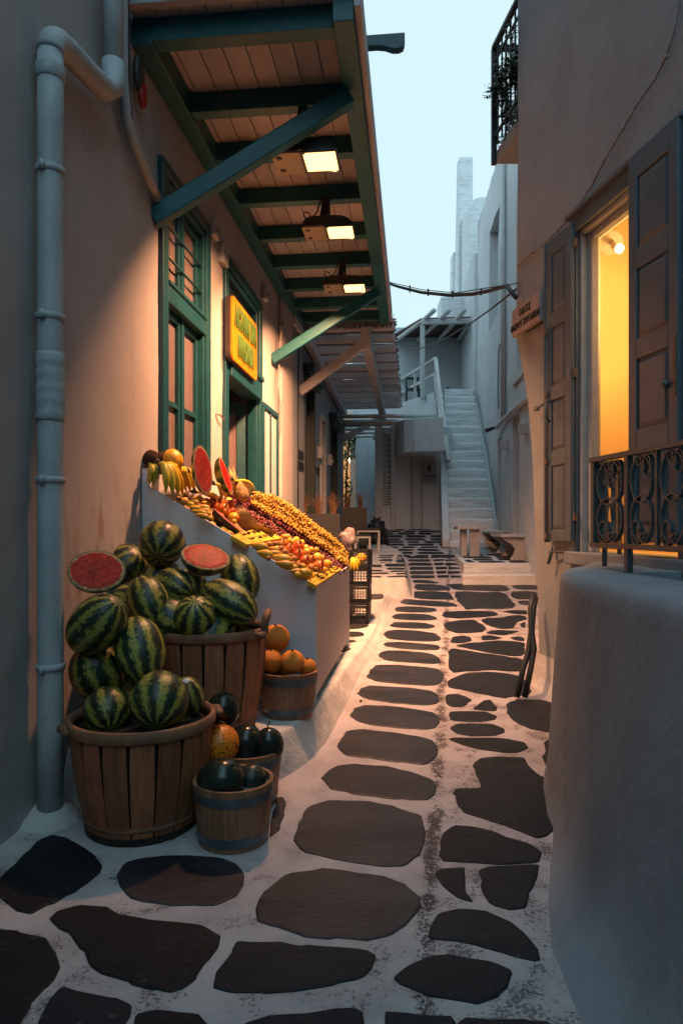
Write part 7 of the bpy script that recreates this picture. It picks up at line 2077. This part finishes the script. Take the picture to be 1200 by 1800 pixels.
# ---------------------------------------------------------------- crates beyond the stall
def crate(c_, rz, w, d, h, lab, first=True):
    t = thing('plastic_crate', c_, lab, 'crate', rz=0)
    Q = Matrix.Translation(c_) @ Matrix.Rotation(rz, 4, 'Z')
    def bx(g, x0, x1, y0, y1, z0, z1):
        g.hexa([Q @ V(p) for p in ((x0, y0, z0), (x1, y0, z0), (x1, y1, z0), (x0, y1, z0), (x0, y0, z1), (x1, y0, z1), (x1, y1, z1), (x0, y1, z1))])
    for (nm, ax_) in (('side', 0), ('side', 1), ('side', 2), ('side', 3)):
        g = G()
        L_ = w if ax_ < 2 else d
        def s(u0, u1, z0, z1, th=.012):
            if ax_ == 0: bx(g, -w / 2 + u0, -w / 2 + u1, -d / 2, -d / 2 + th, z0, z1)
            if ax_ == 1: bx(g, -w / 2 + u0, -w / 2 + u1, d / 2 - th, d / 2, z0, z1)
            if ax_ == 2: bx(g, -w / 2, -w / 2 + th, -d / 2 + u0, -d / 2 + u1, z0, z1)
            if ax_ == 3: bx(g, w / 2 - th, w / 2, -d / 2 + u0, -d / 2 + u1, z0, z1)
        e = .0005 * ax_
        s(.002, L_ - .002, 0, .03, .016 + e); s(.002, L_ - .002, h - .03, h - .001, .020 + e); s(0, .03, 0.001, h - .002, .018 + e); s(L_ - .03, L_, .001, h - .002, .018 + e)
        n_ = int(L_ / .035)
        for k in range(1, n_): s(k * L_ / n_ - .004, k * L_ / n_ + .004, .03, h - .03, .008)
        for k in range(1, 5): s(.03, L_ - .03, .03 + (h - .06) * k / 5 - .003, .03 + (h - .06) * k / 5 + .003, .0095)
        g.build(nm, M['plastic'], t, fix=False)
    g = G(); bx(g, -w / 2 + .021, w / 2 - .021, -d / 2 + .021, d / 2 - .021, .006, .016); g.build('base', M['plastic'], t)
    return t
cc = at(631, 1092, 8.55); cc.z = PZ
cx_ = V((.205, 8.75, 0))
labs = ('lowest black plastic crate of the stack beyond the stall', 'second black plastic crate from the bottom of the stack beyond the stall', 'third black plastic crate from the bottom of the stack beyond the stall', 'topmost black plastic crate of the stack, holding bananas')
for k in range(4):
    crate(V((cx_.x - .02 + .005 * k, cx_.y, PZ + .002 + k * .232)), R(-6), .36, .50, .228, labs[k])
crate(V((-.03, 9.3, PZ + .002)), R(-6), .36, .5, .30, 'black plastic crate on the pavement behind the stack')
crate(V((-.03, 9.3, PZ + .304)), R(-6), .36, .5, .35, 'black plastic crate second up, behind the stack')
crate(V((-.03, 9.3, PZ + .656)), R(-6), .36, .5, .35, 'open black crate with a plastic bag hooked over it, behind the stall end')
tb_ = PZ + 4 * .232 + .03
c_ = at(619, 980, 8.55)
banana_bunch(c_, [at(616, 1003, 8.5), at(622, 1004, 8.46), at(628, 1004, 8.5), at(634, 1000, 8.56), at(638, 998, 8.6)], 'bunch of bananas lying on the crate stack beyond the stall', r=.022, bulge=.05, sidev=V((.1, -.6, .7)))
o = place('yellow_melon', ym_, 635, 981, 8.8, 9, 9, (0, 0, 1), 'small round yellow melon on the topmost black crate', 'melon')
g = G()
def bagsh(p, a, t): 
    q = p * (1 + .22 * mnoise.noise((p.x * 1.6, p.y * 1.6, p.z * 1.6)) + .08 * mnoise.noise((p.x * 5, p.y * 5, p.z * 5)))
    if q.z < -.3: q.x *= .55; q.y *= .6
    return q
g.sphere(at(614, 950, 9.0), (.10, .09, .17), nu=26, nv=18, shape=bagsh)
tag(g.build('plastic_bag', M['bag'], None, smooth=True), 'crumpled translucent plastic bag hanging on the crates beyond the stall', 'bag')
g = G(); pts = [at(596, 944, 9.1), at(603, 940, 9.0), at(610, 942, 8.95)]; g.tube(pts, [.02, .045, .05], 8)
tag(g.build('plastic_bag', M['bag'], None, smooth=True), 'small flattened plastic bag on the crate rim behind the yellow grapes', 'bag')

# ---------------------------------------------------------------- planters, stools
def planter(x0, x1, y0, y1, z1, lab, gl, seed):
    z0 = TZ((y0 + y1) / 2) - .1
    t = thing('planter', V(((x0 + x1) / 2, y0, z0)), lab, 'planter')
    g = G(); th = .03
    g.box(x0, x1, y0, y0 + th, z0, z1); g.box(x0, x0 + th, y0 + th, y1 - th, z0, z1); g.box(x1 - th, x1, y0 + th, y1 - th, z0, z1); g.box(x0, x1, y1 - th, y1, z0, z1)
    g.build('box', M['planter'], t, bevel=.004)
    g = G(); g.box(x0 + th, x1 - th, y0 + th, y1 - th, z1 - .12, z1 - .06); g.build('soil', M['liner'], t)
    rs = random.Random(seed)
    nb2 = int((x1 - x0) / .2)
    for q in range(nb2):
        g = G(); cx = x0 + (q + .5) * (x1 - x0) / nb2; cy = (y0 + y1) / 2
        for k in range(110):
            a = rs.uniform(0, 6.28); le = rs.uniform(.16, .46); sp2 = rs.uniform(.02, .8) ** 1.3
            b0 = V((cx + rs.uniform(-.04, .04), cy + rs.uniform(-.04, .04), z1 - .07)); d_ = V((math.cos(a), math.sin(a), 0))
            p1 = b0 + V((0, 0, le * .6)) + d_ * le * .18 * sp2; p2 = b0 + V((0, 0, le * (1.05 - .35 * sp2))) + d_ * le * .75 * sp2
            g.tube([b0, p1, p2], [.0035, .003, .0012], 3, cap=False)
        o = g.build('ornamental_grass', M['grassd'], None, fix=False)
        tag(o, gl[q % len(gl)], 'grass plant', 'dry grass tufts in the black planters')
    return t
planter(-.78, -.02, 11.5, 11.95, 1.71, 'long black planter box beside the first dark door, with dry reddish grass', ['dry reddish grass tuft growing in a black planter by the dark doors'], 1)
planter(-.0, .53, 14.2, 14.7, 1.89, 'black planter box further along, before the end of the side building', ['dry reddish grass tuft growing in a black planter by the dark doors'], 2)
g = G()
for k in range(260):
    a = r9.uniform(0, 6.28); t_ = math.acos(r9.uniform(0, 1)); q = V((math.sin(t_) * math.cos(a) * .25, math.sin(t_) * math.sin(a) * .3, math.cos(t_) * .62))
    c_ = V((.80, 15.6, 1.05)) + q * r9.uniform(.8, 1.05); u_ = V((r9.uniform(-1, 1), r9.uniform(-1, 1), r9.uniform(-1, 1))).normalized() * .07; w_ = u_.orthogonal().normalized() * .05
    g.add([c_ - u_, c_ + w_, c_ + u_, c_ - w_], [(0, 1, 2, 3)])
sh_ = thing('potted_shrub', V((.8, 15.6, 1.0)), 'dark rounded shrub in a black pot at the end of the terrace', 'shrub')
o = g.build('leaves', M['planter'], sh_, fix=False); o['kind'] = 'stuff'
g = G(); g.lathe([(.2, -.1), (.26, .3), (.24, .32)], (.8, 15.6, 1.0), 16); g.build('pot', M['planter'], sh_, smooth=True)
g = G(); g.sphere((.8, 15.6, 1.3), (.2, .22, .36), nu=12, nv=8); g.build('inner_mass', M['planter'], sh_, smooth=True)
def stool(x0, x1, y0, y1, h, lab):
    z0 = TZ((y0 + y1) / 2)
    t = thing('low_stool', V(((x0 + x1) / 2, (y0 + y1) / 2, z0)), lab, 'stool')
    g = G(); g.box(x0, x1, y0, y1, z0 + h - .005, z0 + h + .04); g.build('seat_cushion', M['greycloth'], t, bevel=.01)
    g = G(); g.box(x0, x1, y0, y1, z0 + h - .04, z0 + h - .006); g.build('seat_frame', M['whitepaint'], t, bevel=.004)
    for x in (x0, x1 - .035):
        for y in (y0, y1 - .035):
            g = G(); g.box(x, x + .035, y, y + .035, z0 - .02, z0 + h - .041); g.build('leg', M['whitepaint'], t)
stool(.26, .57, 13.35, 13.75, .40, 'nearer low white-framed stool with dark cushion on the terrace')
stool(.32, .79, 14.05, 14.5, .44, 'farther low white-framed stool with dark cushion on the terrace')
# small bits on the lane
g = G(); g.sphere((at(634, 1187, 5.35).x, 5.35, GZ(5.35) + .008), (.011, .011, .009), nu=8, nv=6)
tag(g.build('dropped_grape', M['liner'], None, smooth=True), 'single dark grape dropped on the white joint beside the kerb', 'grape')
